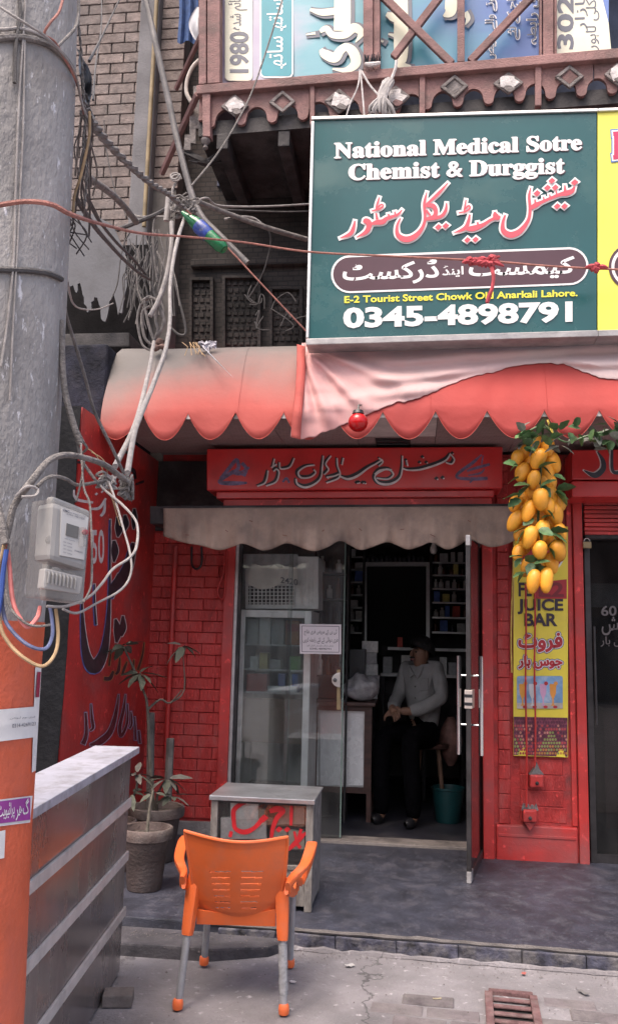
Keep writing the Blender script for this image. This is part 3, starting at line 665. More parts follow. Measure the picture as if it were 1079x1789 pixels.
edge((544, 206), (1044, 191.5), 5, 'frame', sg); edge((546, 212), (536.5, 590), 5, 'frame', sg)
edge((534, 597), (1044, 582), 11, 'frame', sg, off=0.03, th=0.17, m=mat('weathered_aluminium', (0.36, 0.34, 0.34), 0.5, 0.2, 9, 0.1, metal=0.5))
def fat(t, txt, quad, off, d, bold):
    """heavy round serif: the same line laid down several times, each a hair apart"""
    for k, (dx_, dy_) in enumerate(((-d, 0), (d, 0), (0, -d*.6), (0, d*.6))): text_px(t, PS, txt, [(a+dx_, b+dy_) for a, b in quad], off+k*.00015, bold, cap=0.69)
LN1, LN2 = serif('National Medical Sotre'), serif('Chemist')+' & '+serif('Durggist')
Q1, Q2 = ((584, 250), (1015, 235.5), (584, 276), (1015, 261)), ((609, 287.5), (985, 275.5), (609, 314), (985, 302))
t = MB(); fat(t, LN1, Q1, .0022, 1.0, .010); fat(t, LN2, Q2, .0022, 1.0, .010); t.build('lettering', M_wprint, sg)
t = MB(); fat(t, LN1, [(a+1.2, b+1.2) for a, b in Q1], .0005, 1.6, .010); fat(t, LN2, [(a+1.2, b+1.2) for a, b in Q2], .0005, 1.6, .010); t.build('lettering', M_bprint, sg)
N1 = [[(178, 385, 12), (166, 440, 26), (140, 488, 30), (60, 522, 6)], [(250, 402, 20), (262, 385, 40), (285, 400, 48), (288, 430, 40), (262, 475, 32), (190, 515, 6)],
      [(295, 415, 12), (345, 398, 36), (395, 392, 40), (425, 368, 30), (470, 352, 24), (515, 335, 20), (548, 298, 8)], [(345, 325, 14), (352, 375, 22)], [(440, 330, 12), (445, 352, 18)], [(490, 312, 12), (495, 340, 16)],
      [(370, 200, 10), (352, 255, 16), (346, 295, 14)], [(346, 292, 12), (382, 258, 14), (400, 268, 12), (372, 290, 16), (310, 308, 10)],
      [(535, 365, 12), (508, 425, 20), (515, 495, 34), (572, 530, 46), (640, 512, 42), (700, 450, 28), (727, 370, 22), (722, 250, 22), (742, 160, 8)],
      [(908, 88, 8), (832, 170, 24), (758, 240, 20), (735, 268, 22)], [(738, 262, 30), (790, 268, 36), (812, 305, 32), (798, 350, 30), (735, 372, 24)], [(735, 300, 20), (770, 345, 14)], [(730, 372, 22), (800, 365, 24), (860, 345, 26), (890, 300, 24), (897, 245, 10)],
      [(832, 434, 46)], [(890, 424, 46)]]
N2 = [[(60, 265, 10), (50, 325, 14), (46, 352, 12)], [(48, 340, 12), (80, 312, 14), (92, 330, 12), (60, 355, 14), (0, 368, 10)], [(90, 380, 14), (76, 440, 26), (50, 488, 30), (-35, 526, 6)],
      [(52, 492, 14), (100, 492, 42), (150, 480, 40), (200, 458, 28), (250, 425, 22), (290, 408, 24)], [(150, 440, 14), (155, 470, 20)], [(285, 360, 14), (292, 390, 46), (310, 402, 44), (330, 395, 10)],
      [(70, 580, 44)], [(135, 576, 44)],
      [(368, 385, 14), (350, 440, 24), (352, 505, 38), (408, 540, 48), (482, 512, 42), (545, 430, 26), (562, 345, 24), (555, 235, 20), (568, 170, 8)],
      [(560, 335, 24), (605, 308, 38), (655, 282, 24), (740, 245, 24), (800, 222, 28), (850, 212, 42), (892, 195, 34), (912, 160, 10)], [(600, 262, 12), (606, 300, 20)], [(668, 240, 10), (672, 272, 14)], [(716, 222, 10), (720, 252, 14)], [(768, 192, 10), (772, 234, 14)], [(835, 150, 10), (838, 200, 24)],
      [(617, 213, 48)], [(733, 115, 46)], [(698, 170, 46)], [(760, 168, 46)], [(775, 315, 46)], [(833, 315, 46)], [(912, 128, 50)]]
ka, kb = dict(x0=580, y0=300, s=4.496), dict(x0=800, y0=290, s=4.496)
t = MB(); strokes_px(t, PS, N1, 0.0008, grow=6.2, **ka); strokes_px(t, PS, N2, 0.0042, grow=6.2, **kb); t.build('lettering', M_wprint, sg)
t = MB(); strokes_px(t, PS, N1, 0.0085, **ka); strokes_px(t, PS, N2, 0.0110, **kb); t.build('lettering', M_pprint, sg)
def capsule(x0, y0, x1, y1, h, sk, n=14):
    """round-ended bar in the photograph; sk = slope of its long axis"""
    r = h/2; P = []
    for k in range(n+1): a = R(90)+math.pi*k/n; P.append((x0+r+r*math.cos(a), y0+r-r*math.sin(a)))
    for k in range(n+1): a = R(-90)+math.pi*k/n; P.append((x1-r+r*math.cos(a), y1+r-r*math.sin(a)))
    return P
def poly_face(pl, P, off, name, m, par): return MB().quad(*[pl(x, y, off) for x, y in P]).build(name, m, par)
poly_face(PS, capsule(578, 446, 1027, 432, 66, 0), 0.0006, 'capsule_border', M_wprint, sg); poly_face(PS, capsule(581.5, 449.5, 1023.5, 435.5, 59, 0), 0.0016, 'capsule', M_bprint, sg)
t = MB()
text_px(t, PS, urdu('کیمسٹ'), ((818, 452), (1003, 447), (818, 490), (1003, 485)), 0.0028, 0.022); text_px(t, PS, urdu('اینڈ'), ((772, 464), (809, 463), (772, 485), (809, 483)), 0.0028, 0.02); text_px(t, PS, urdu('ڈرکسٹ'), ((598, 456), (766, 451), (598, 499), (766, 494)), 0.0028, 0.022)
t.build('lettering', M_wprint, sg); t = MB(); text_px(t, PS, '0345-4898791', ((599, 539), (999, 527.5), (599, 571.5), (999, 560)), 0.0028, 0.040, cap=0.70); t.build('lettering', M_wprint, sg)
t = MB(); text_px(t, PS, 'E-2 Tourist Street Chowk Old Anarkali Lahore.', ((601, 517.5), (1008, 505.5), (601, 529), (1008, 517)), 0.0028, 0.026, cap=0.70); t.build('lettering', M_yprint, sg)

ys = thing('yellow_signboard', 'yellow box signboard cut off at the right, next to the green one', 'signboard', PS(1080, 575))
MB().slab(PS, [(1043, 196), (1150, 191.5), (1150, 574), (1043, 577)], -0.004, 0.12).build('panel', M_yvin, ys)
edge((1044.5, 191.5), (1150, 187), 5, 'frame', ys); edge((1044.5, 582), (1150, 579), 11, 'frame', ys, off=0.03, th=0.17, m=MATS['weathered_aluminium'])
for grow, off, m in ((9, 0.0006, mat('blue_print', (0.06, 0.16, 0.45), 0.4, 0.05, 5, 0)), (5, 0.0016, M_wprint), (0, 0.0028, mat('magenta_print', (0.50, 0.03, 0.10), 0.4, 0.05, 5, 0))):
    t = MB(); strokes_px(t, PS, [[(1070, 234, 8), (1098, 232, 8)], [(1070, 275, 8), (1098, 272, 8)], [(1078, 234, 13), (1078, 275, 13)], [(1080, 236, 10), (1102, 245, 13), (1102, 262, 13), (1080, 273, 10)]], off, grow=grow); t.build('lettering', m, ys)
poly_face(PS, [(1102+40*math.cos(k*math.pi/18), 466+40*math.sin(k*math.pi/18)) for k in range(36)], 0.0006, 'emblem_ring', M_bprint, ys)
poly_face(PS, [(1102+35*math.cos(k*math.pi/18), 466+35*math.sin(k*math.pi/18)) for k in range(36)], 0.0016, 'emblem_ring', M_wprint, ys)
poly_face(PS, [(1102+30*math.cos(k*math.pi/18), 466+30*math.sin(k*math.pi/18)) for k in range(36)], 0.0026, 'emblem', M_bprint, ys)
# strut holding the signboards to the canopy
for x in (600, 980):
    a = PS(x, 590, -0.06); MB().tube([a, (a.x, 5.9, 3.62)], 0.016, 6).build('strut', M_dark, sg)
a = PS(1100, 590, -0.06); MB().tube([a, (a.x, 5.9, 3.62)], 0.016, 6).build('strut', M_dark, ys)
# ================================================================== BALCONY WITH BANNERS, TOWER
M_wood = mat('faded_red_timber', (0.235, 0.125, 0.118), 0.75, 0.3, 5, 0.35, 60, dirt=(0.115, 0.085, 0.08), dscale=4, damt=0.45, stretch=(1, 1, 1.5))
M_flake = mat('flaking_white_plaster', (0.60, 0.56, 0.55), 0.8, 0.2, 20, 0.4, 60, dirt=(0.25, 0.2, 0.19), dscale=22, damt=0.4)
M_greyflake = mat('grey_bare_timber', (0.20, 0.175, 0.17), 0.85, 0.35, 18, 0.5, 60)
PBAL = Plane(5.9, -3)
bl = thing('timber_balcony', 'faded red timber balcony with scalloped apron and diamond ornaments above the signboard', 'balcony', PBAL(700, 200))
def sy(x, y0=150.0, s=-0.0845): return y0 + (x-350)*s      # sill line in the photograph
rnd2 = random.Random(3)
def bl_slab(name, P, off, th, m=M_wood, bev=0.006): return MB().slab(PBAL, P, off, th).build(name, m, bl, bevel=bev)
bl_slab('sill', [(343, sy(343)-2), (1110, sy(1110)-5), (1110, sy(1110)+12), (343, sy(343)+13)], 0.05, 0.12)
# apron boards between battens, scalloped below
cuts = [(367, 540), (549, 731), (742, 933), (945, 1035), (1037, 1110)]
for (xa, xb) in cuts:
    P = [(xa, sy(xa)+13), (xb, sy(xb)+12)]; n = 90; per = 54.0
    for k in range(n+1):
        x = xb+(xa-xb)*k/n; ph = ((x-367) % per)/per
        s_ = abs(2*ph-1)
        y = sy(x)+13 + 52 + (-20*math.sqrt(max(0, 1-(s_/.66)**2)) if s_ < .66 else 9*math.sqrt(max(0, 1-((1-s_)/.34)**2)))
        P.append((x, y))
    bl_slab('apron_board', P, 0.0, 0.03, bev=0)
for x0, x1 in ((541, 549), (732, 742), (934, 945)):
    bl_slab('batten', [(x0, sy(x0)+13), (x1, sy(x1)+13), (x1, sy(x1)+84), (x0, sy(x0)+84)], 0.025, 0.05)
bl_slab('corner_batten', [(353, sy(353)+13), (367, sy(367)+13), (367, 238), (354, 238)], 0.04, 0.08)
fp = PBAL(360, 236, 0.0)
MB().lathe([(0.004, -0.125), (0.022, -0.11), (0.012, -0.085), (0.034, -0.06), (0.038, -0.04), (0.02, -0.02), (0.035, -0.008), (0.03, 0.01)], fp, 14).build('finial', M_greyflake, bl, smooth=True)
for (cx, cy, w, h, kind) in ((410, 184, 24, 19, 1), (493, 177, 23, 19, 0), (592, 176, 26, 22, 1), (690, 170, 26, 22, 1), (793, 150, 25, 20, 2), (887, 144, 27, 19, 1), (994, 133, 25, 20, 0), (1078, 129, 24, 20, 1)):
    # diamond ornament: a raised lozenge frame with what is left of its face
    out = [(cx-w, cy+1), (cx, cy-h), (cx+w, cy-1), (cx, cy+h)]; inn = [(cx-w*.66, cy+1), (cx, cy-h*.66), (cx+w*.66, cy-1), (cx, cy+h*.66)]
    dm = [M_wood, M_flake, M_greyflake][kind]
    for k in range(4):
        MB().slab(PBAL, [out[k], out[(k+1) % 4], inn[(k+1) % 4], inn[k]], 0.022+rnd2.random()*.006, 0.022).build('lozenge_moulding', M_greyflake, bl, bevel=0.004, jitter=0.006)
    MB().slab(PBAL, inn, 0.012, 0.012).build('lozenge', dm, bl, jitter=0.003)
    if kind == 1:
        P = [(cx+w*0.8*math.cos(a*math.pi/6)*rnd2.uniform(.55, 1.05)*(0.8 if a % 2 else 1), cy-1+h*0.85*math.sin(a*math.pi/6)*rnd2.uniform(.55, 1.0)) for a in range(12)]
        MB().slab(PBAL, P, 0.034, 0.010).build('plaster_flake', M_flake, bl, jitter=0.008)
        P = [(cx+3+w*0.45*math.cos(a*math.pi/5)*rnd2.uniform(.4, 1.0), cy+h*0.45+h*0.35*math.sin(a*math.pi/5)*rnd2.uniform(.5, 1.0)) for a in range(10)]
        MB().slab(PBAL, P, 0.040, 0.010).build('bare_patch', M_greyflake if cx != 690 else M_wood, bl, jitter=0.006)
# posts, mullion and braces above the sill
for x0, x1, dy in ((347, 360, 0), (362, 384, 0), (634, 651, 0), (652, 663, 0), (942, 946, 0), (948, 966, 0), (967, 972, 0)):
    bl_slab('post', [(x0, -420), (x1, -420), (x1, sy(x1)-3), (x0, sy(x0)-3)], 0.03 if x1-x0 > 12 else 0.012, 0.09)
bl_slab('mullion', [(798, -420), (811, -420), (811, sy(811)-4), (798, sy(798)-4)], 0.012, 0.05)
def brace(a, b, w, off):
    a, b = Vector(a), Vector(b); t = (b-a).normalized(); n = Vector((-t.y, t.x))*w/2
    bl_slab('brace', [a-n, b-n, b+n, a+n], off, 0.04)
brace((663, -14), (789, 109), 13, 0.016); brace((775, -18), (686, 98), 12, 0.004); brace((935, -16), (820, 105), 12, 0.010)
# floor, rear joist and the timber strut on the left
A = PBAL(345, 235); Bp = PBAL(1110, 170)
zf = PBAL(360, 232).z
MB().prism([(A.x, A.y+0.04, zf), (Bp.x, Bp.y+0.04, zf), (Bp.x, 7.0, zf), (A.x, 7.0, zf)], (0, 0, 0.12)).build('floor', M_dark, bl)
for k in range(7):
    x = A.x+0.15+k*0.48
    MB().boxmm((x, 6.0, zf-0.13), (x+0.09, 6.98, zf-0.001)).build('joist', M_dark, bl, bevel=0.008)
MB().boxmm((A.x, 6.0, zf+0.12), (A.x+0.05, 7.0, zf+1.5)).build('side_board', M_wood, bl)
MB().boxmm((-1.75, 6.97, zf+0.12), (2.5, 7.0, zf+3.2)).build('rear_board', mat('blue_grey_shutter', (0.05, 0.06, 0.10), 0.7, 0.3, 4, 0.1), bl)
MB().boxmm((A.x, 5.6, zf+3.0), (2.8, 7.2, zf+3.15)).build('roof', M_dark, bl)
p0, p1 = PBAL(352, 60, -0.05), at(308, 155, 6.5); MB().tube([p0, p1], 0.022, 6).build('strut', M_wood, bl)
p0, p1 = PBAL(345, 165, -0.02), at(283, 303, 6.6); MB().tube([p0, p1], 0.028, 6).build('strut', M_wood, bl)
# carved bracket leaves at the corner in the shade
for (xa, ya, xb, yb) in ((338, 150, 343, 225), (331, 175, 336, 250), (346, 180, 350, 240), (322, 235, 328, 262)):
    MB().rect(Plane(6.05, -3), xa, ya, xb+6, yb, 0, 0.02).build('bracket_board', M_greyflake, bl, bevel=0.004, jitter=0.01)
br = MB(); c = at(362, 285, 6.2)
for k in range(14):
    a = R(180+k*14); br.tube([c, c+Vector((0.20*math.cos(a), -0.03*(k % 3), 0.17*math.sin(a)+0.14))], [0.03, 0.006], 5)
br.build('bracket_carving', M_dark, bl)

# printed banner behind the railing
def print_mat():
    m = bpy.data.materials.new('printed_sky_vinyl'); m.use_nodes = True; N = m.node_tree.nodes; L = m.node_tree.links; b = N['Principled BSDF']
    g = N.new('ShaderNodeNewGeometry'); sx = N.new('ShaderNodeSeparateXYZ'); L.new(g.outputs['Position'], sx.inputs[0])
    n = N.new('ShaderNodeTexNoise'); n.inputs['Scale'].default_value = 1.3; n.inputs['Detail'].default_value = 4; mp = N.new('ShaderNodeMapping'); mp.inputs['Scale'].default_value = (0.8, 1, 2.6); L.new(g.outputs['Position'], mp.inputs[0]); L.new(mp.outputs[0], n.inputs['Vector'])
    a = N.new('ShaderNodeMapRange'); L.new(sx.outputs[0], a.inputs[0]); a.inputs[1].default_value = -1.6; a.inputs[2].default_value = 1.1
    k = N.new('ShaderNodeMath'); k.operation = 'MULTIPLY_ADD'; L.new(n.outputs['Fac'], k.inputs[0]); k.inputs[1].default_value = 0.45; 
    s_ = N.new('ShaderNodeMath'); s_.operation = 'SUBTRACT'; L.new(a.outputs[0], s_.inputs[0]); s_.inputs[1].default_value = 0.22; L.new(s_.outputs[0], k.inputs[2])
    r = N.new('ShaderNodeValToRGB'); L.new(k.outputs[0], r.inputs[0]); e = r.color_ramp.elements
    e[0].position = 0.0; e[0].color = (0.36, 0.30, 0.42, 1); e[1].position = 1.0; e[1].color = (0.12, 0.20, 0.48, 1)
    for p, c in ((0.18, (0.42, 0.40, 0.48, 1)), (0.3, (0.16, 0.36, 0.42, 1)), (0.5, (0.07, 0.27, 0.34, 1)), (0.7, (0.08, 0.22, 0.36, 1)), (0.85, (0.07, 0.13, 0.34, 1))): q_ = e.new(p); q_.color = c
    L.new(r.outputs[0], b.inputs['Base Color']); b.inputs['Roughness'].default_value = 0.35
    return m
PBN = Plane(6.02, -3)
bn = thing('printed_banner', 'sky blue printed vinyl banner with big cream Urdu lettering behind the balcony railing', 'banner', PBN(700, 130))
q = MB(); c00, c10 = PBN(384, -170), PBN(1062, -170); d00, d10 = PBN(384, 148), PBN(1062, 100)
q.grid(lambda u, v: (Vector(d00)*(1-u)+Vector(d10)*u)*(1-v)+(Vector(c00)*(1-u)+Vector(c10)*u)*v+Vector((0, 0.006*math.sin(u*40+v*7), 0)), 80, 14)
q.build('vinyl', print_mat(), bn, smooth=True, thick=0.002)
cream = mat('cream_print', (0.72, 0.70, 0.56), 0.4, 0.08, 4, 0); grey_p = mat('dark_grey_print', (0.11, 0.115, 0.15), 0.4, 0.1, 4, 0); tealp = mat('teal_print', (0.03, 0.26, 0.32), 0.4, 0.08, 4, 0)
def rrect(x0, y0, x1, y1, r): 
    P = []
    for cx, cy, a0 in ((x1-r, y0+r, -90), (x1-r, y1-r, 0), (x0+r, y1-r, 90), (x0+r, y0+r, 180)):
        for k in range(6): a = R(a0+k*18); P.append((cx+r*math.cos(a), cy+r*math.sin(a)))
    return P
poly_face(PBN, rrect(393, -40, 441, 141, 8), 0.009, 'print_panel', cream, bn)
poly_face(PBN, rrect(454, -40, 512, 136, 9), 0.009, 'print_panel', M_wprint, bn); poly_face(PBN, rrect(456.5, -40, 509.5, 133, 7), 0.0105, 'print_panel', tealp, bn)
t = MB(); text_px(t, PBN, '1980', ((402, 55), (433, 55), (402, 127), (433, 127)), 0.0115, 0.03, rot=1, cap=0.70); text_px(t, PBN, urdu('قائم شدہ'), ((399, -8), (432, -8), (399, 52), (432, 52)), 0.0115, 0.004, rot=1); t.build('lettering', grey_p, bn)
t = MB(); text_px(t, PBN, urdu('ساتھ ساتھ'), ((466, -2), (502, -2), (466, 120), (502, 120)), 0.0125, 0.008, rot=1); t.build('lettering', M_wprint, bn)
BL = [[(215, -60, 105), (215, 100, 108), (212, 200, 105)], [(5, 62, 18), (80, 80, 44), (165, 72, 46)], [(70, 205, 24), (110, 185, 40), (150, 225, 44), (230, 225, 50), (290, 180, 60), (335, 215, 44), (300, 275, 6)], [(75, 320, 24), (100, 350, 60), (165, 375, 64), (200, 330, 56), (240, 305, 50), (285, 340, 66), (300, 410, 64), (240, 455, 36), (150, 448, 8)],
      [(-20, 225, 10), (40, 215, 18)], [(592, -60, 92), (595, 150, 92), (595, 330, 92), (600, 420, 60), (660, 428, 8)], [(500, 90, 26), (540, 110, 56), (560, 130, 40)], [(512, 220, 10), (555, 232, 26)], [(920, -40, 70), (915, 70, 76), (870, 105, 12)], [(1010, 80, 40), (1030, 120, 30), (1012, 160, 6)], [(460, 260, 8), (480, 272, 18)]]
kz = dict(x0=540, y0=0, s=3.72)
strokes_px(MB(), PBN, BL, 0.010, grow=7, dx=14, dy=6, **kz).build('lettering', grey_p, bn); strokes_px(MB(), PBN, BL, 0.013, **kz).build('lettering', cream, bn)
for txt, x0, x1, ya, yb in (('سے ہوتے والے مریض', 846, 868, -40, 106), ('علاج کے لئے', 884, 910, -20, 70), ('فری رابطہ', 918, 942, -30, 78)):
    t = MB(); text_px(t, PBN, urdu(txt), ((x0, ya), (x1, ya), (x0, yb), (x1, yb)), 0.010, 0.03, rot=1); t.build('lettering', mat('pale_outline_print', (0.62, 0.60, 0.62), 0.4, 0.05, 5, 0), bn)
    t = MB(); text_px(t, PBN, urdu(txt), ((x0+2, ya+2), (x1-2, ya+2), (x0+2, yb-2), (x1-2, yb-2)), 0.0115, 0.004, rot=1); t.build('lettering', grey_p, bn)
poly_face(PBN, [(972, -60), (1035, -60), (1052, 0), (1062, 40), (1067, 92), (972, 96)], 0.010, 'print_panel', cream, bn)
t = MB(); text_px(t, PBN, '302', ((973, -8), (1000, -8), (973, 86), (1000, 86)), 0.0115, 0.03, rot=1, cap=0.70); text_px(t, PBN, urdu('انارکلی لاہور'), ((1022, -30), (1046, -30), (1022, 88), (1046, 88)), 0.0115, 0.004, rot=1); text_px(t, PBN, urdu('بازار'), ((1003, -10), (1026, -10), (1003, 54), (1026, 54)), 0.0115, 0.004, rot=1)
t.build('lettering', grey_p, bn)

# rope and rag tied round the sill between post and signboard
M_rag = mat('grey_rag', (0.45, 0.42, 0.41), 0.9, 0.2, 12, 0.2, 80); 
rg = thing('tied_rag', 'grey rag and white cords knotted round the balcony sill above the signboard', 'rag', PBAL(665, 165))
P3 = lambda x, y, o=0.08: PBAL(x, y, o)
for pts, r in (([(628, 122), (625, 150), (612, 180), (604, 205)], .006), ([(629, 122), (633, 165), (636, 203)], .007), ([(631, 124), (645, 148), (662, 168)], .008), ([(692, 106), (690, 120), (682, 142)], .012), ([(655, 190), (645, 200), (635, 205)], .006)):
    MB().tube([P3(*p) for p in pts], r, 6, smooth=4).build('cord', M_flake, rg, smooth=True)
rr_ = random.Random(5); k = MB()
for i in range(22):
    x = 658+rr_.uniform(-4, 30); w = rr_.uniform(-10, 8)
    k.tube([P3(678+rr_.uniform(-8, 8), 142+rr_.uniform(-4, 6), .09), P3(668+rr_.uniform(-6, 6), 165+rr_.uniform(-3, 3), .11), P3(x-8+w*.5, 186+rr_.uniform(-3, 8), .1+rr_.uniform(-.01, .02)), P3(x-4+w, 203+rr_.uniform(-6, 1), .09)], [.02, .018, .012, .006], 6, smooth=3)
k.build('rag', M_rag, rg, smooth=True)
k = MB(); k.tube([P3(637, 112, .07), P3(650, 113, .08), P3(664, 110, .07)], [.012, .02, .012], 7, smooth=3); k.build('wrap', M_flake, rg, smooth=True)
k = MB()
for i in range(26): 
    x = 638+rr_.uniform(0, 24); k.tube([P3(x, 112, .045), P3(x+rr_.uniform(-5, 5), 96+rr_.uniform(-5, 8), .05+rr_.uniform(0, .02))], [.008, .002], 4)
tag(k.build('straw_tuft', M_black), 'dark tuft of straw stuck on the balcony sill beside the post', 'straw')

# laundry at the balcony's left end
q = MB(); q.grid(lambda u, v: at(312+33*u+2*math.sin(v*4), -20+94*v+3*math.sin(u*9), 6.3-0.02*math.sin(u*14)), 16, 16)
tag(q.build('blue_cloth', mat('denim_blue', (0.045, 0.09, 0.22), 0.9, 0.3, 14, 0.2, 120), smooth=True, thick=0.004), 'blue cloth hanging at the left end of the timber balcony', 'cloth')
q = MB(); q.grid(lambda u, v: at(352-22*u*math.sin(0.4+v*2.4), 12+62*v, 6.1-0.06*math.sin(u*5)*math.sin(v*3)), 12, 16)
tag(q.build('white_cloth', mat('white_cloth', (0.55, 0.54, 0.56), 0.9, 0.15, 12, 0.2, 90), smooth=True, thick=0.004), 'crumpled white cloth bundle beside the blue cloth on the balcony', 'cloth')
q = MB(); q.tube([at(x, y, 6.15) for x, y in ((348, 105), (336, 118), (327, 140), (326, 162), (334, 178))], 0.016, 8, smooth=5)
tag(q.build('pale_hose', mat('pale_hose', (0.45, 0.40, 0.36), 0.6, 0.2, 12, 0.1), smooth=True), 'pale hose looped under the white cloth at the balcony corner', 'hose')

# brick tower on the left
M_pinkbrick = mat('pale_pink_brick', (0.20, 0.16, 0.148), 0.92, 0.28, 14, 0.5, 60, dirt=(0.17, 0.15, 0.145), dscale=2.4, damt=0.6, rnd=0.22)
PT = Plane(6.75)
tw = thing('brick_house', 'pale pink brick house corner with grey rendered pier behind the utility pole', 'house', PT(200, 600))
xa, xb = PT(95, 200).x, PT(238, 200).x; ztop = 8.2
MB().boxmm((xa, 6.765, 3.62), (xb, 7.4, ztop)).build('mortar', mat('tower_mortar', (0.13, 0.118, 0.113), 0.95, 0.2, 8, 0.3), tw)
brick_panel(tw, PT, 95, 238, -20, 440, 26, 0.235, M_pinkbrick, gap=0.009, proud=0.006)
MB().boxmm((xb+0.002, 6.70, 3.0), (PT(272, 200).x, 7.4, ztop)).build('pier', mat('pier_render', (0.17, 0.165, 0.175), 0.9, 0.2, 3, 0.25, 50, dirt=(0.09, 0.085, 0.09), dscale=2, damt=0.5), tw, bevel=0.01)
xc = PT(284, 200).x; xd = PT(312, 200).x
MB().boxmm((PT(272, 200).x+0.002, 6.80, 3.0), (xd, 7.4, ztop)).build('mortar', MATS['tower_mortar'], tw)
brick_panel(tw, Plane(6.79), 286, 311, -20, 330, 19, 0.5, M_pinkbrick, gap=0.010)
vpipe('yellow_pipe', 'thin yellowish drain pipe running down beside the grey pier', 275, -20, 395, 0.018, mat('yellowish_pipe', (0.25, 0.19, 0.11), 0.7, 0.25, 8, 0.1), PT, 0.09)
MB().boxmm((-7, 6.9, 2.9), (PT(150, 200).x-0.3, 7.1, 8)).build('side_wall', M_cement, tw)
MB().boxmm((-7, 7.0, 0), (XW-0.2, 7.2, 3.64)).build('base_wall', M_dark, tw)

# torn grey sheet with ragged lower edge
PG = Plane(6.2)
P = [(100, 372), (150, 368), (196, 392), (219, 440), (222, 500), (214, 545), (206, 548), (198, 512), (190, 540), (184, 562), (176, 548), (170, 520), (165, 514), (160, 538), (152, 545), (147, 520), (140, 494), (134, 512), (128, 498), (118, 508), (100, 480)]
rt_ = random.Random(41); P2 = []
for a_, b_ in zip(P, P[1:]+P[:1]):
    P2.append(a_)
    if a_[1] > 470 and b_[1] > 470:
        for f_ in (.3, .62): P2.append((a_[0]+(b_[0]-a_[0])*f_+rt_.uniform(-2.5, 2.5), a_[1]+(b_[1]-a_[1])*f_+rt_.uniform(-4, 4)))
q = MB().slab(PG, P2, 0, 0.02)
tag(q.build('torn_sheet', mat('grey_sheet', (0.125, 0.125, 0.138), 0.75, 0.15, 3, 0.15, 40, dirt=(0.07, 0.068, 0.073), dscale=3, damt=0.5)), 'torn grey sheet with a ragged lower edge hanging behind the pole', 'sheet')
q = MB().boxmm((at(90, 600, 6.3).x, 6.3, at(150, 606, 6.3).z), (at(225, 600, 6.3).x, 6.9, at(150, 582, 6.3).z))
tag(q.build('timber_ledge', mat('grey_timber', (0.06, 0.055, 0.056), 0.85, 0.3, 6, 0.3), bevel=0.01, jitter=0.01), 'grey timber ledge under the torn sheet above the awning end', 'ledge')
# black board stands in for the shaded recess under the sheet
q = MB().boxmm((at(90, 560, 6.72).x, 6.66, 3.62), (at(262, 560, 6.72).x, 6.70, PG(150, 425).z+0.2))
tag(q.build('recess_board', mat('recess_black', (.012, .011, .012), .9, .3, 6, .2, spec=.1)), 'black board standing in for the shade behind the torn grey sheet', 'board')
# ================================================================== SHOP SIGN, SHUTTER, VALANCE, DOORS
PR = Plane(6.22)
rs = thing('shop_fascia_sign', 'red painted fascia sign with black and white Urdu lettering above the valance', 'sign', PR(620, 856))
M_fascia = mat('red_fascia_enamel', (0.60, 0.035, 0.035), 0.28, 0.15, 2.5, 0.05, 20, dirt=(0.24, 0.04, 0.04), dscale=2.5, damt=0.35)
MB().slab(PR, [(361, 784), (877, 780), (877, 853), (361, 857)], 0, 0.30).build('board', M_fascia, rs, bevel=0.012, seg=3)
MB().slab(PR, [(378, 859), (862, 856), (862, 868), (378, 871)], -0.05, 0.2).build('lower_rail', M_fascia, rs, bevel=0.006)
MB().slab(PR, [(390, 872), (858, 869), (858, 884), (390, 886)], -0.08, 0.2).build('lower_rail', M_redpaint, rs, bevel=0.006)
L5 = [[(408, 155, 10), (402, 200, 24), (385, 240, 22), (335, 260, 6)], [(445, 160, 12), (465, 145, 22), (482, 170, 22), (462, 230, 22), (395, 258, 6)], [(452, 75, 8), (440, 128, 10)], [(440, 128, 8), (466, 112, 12), (430, 135, 8)], [(486, 100, 8), (490, 140, 18), (525, 142, 22), (560, 125, 18), (585, 72, 8)],
      [(722, 118, 8), (660, 128, 16), (612, 165, 26), (630, 202, 30), (690, 200, 24), (728, 170, 14), (715, 148, 8)], [(596, 210, 12), (608, 248, 30), (660, 268, 34), (722, 245, 28), (764, 200, 22), (774, 120, 16), (780, 55, 6)], [(832, 55, 8), (796, 108, 16), (815, 148, 20), (785, 182, 18)],
      [(800, 200, 10), (850, 192, 22), (885, 178, 18)], [(872, 70, 8), (876, 125, 16), (892, 172, 20), (878, 208, 26), (800, 238, 6)], [(885, 190, 14), (945, 212, 36), (1010, 190, 36), (1079, 140, 26), (1140, 105, 16), (1178, 80, 10)], [(915, 70, 8), (905, 118, 12)], [(1010, 240, 26)], [(1050, 240, 26)], [(812, 205, 20)]]
L6 = [[(238, 150, 10), (190, 148, 28), (125, 190, 22), (150, 238, 34), (220, 246, 36), (282, 215, 28), (306, 160, 20), (310, 55, 6)], [(122, 180, 10), (160, 152, 26), (222, 150, 26), (248, 182, 14), (210, 212, 12), (135, 205, 6)], [(308, 140, 12), (350, 152, 22), (430, 148, 30), (540, 115, 30), (605, 82, 26), (632, 40, 8)], [(632, 45, 8), (658, 80, 20), (640, 110, 18), (600, 100, 8)], [(336, 85, 8), (345, 125, 16)],
      [(430, 104, 24)], [(476, 104, 24)], [(450, 68, 24)], [(338, 88, 22)], [(545, 214, 28)], [(586, 208, 28)], [(650, 42, 22)], [(20, 238, 26)], [(62, 242, 26)], [(150, 70, 8), (178, 95, 16), (150, 125, 16)]]
f5, f6 = dict(x0=360, y0=780, s=3.854), dict(x0=620, y0=780, s=3.854)
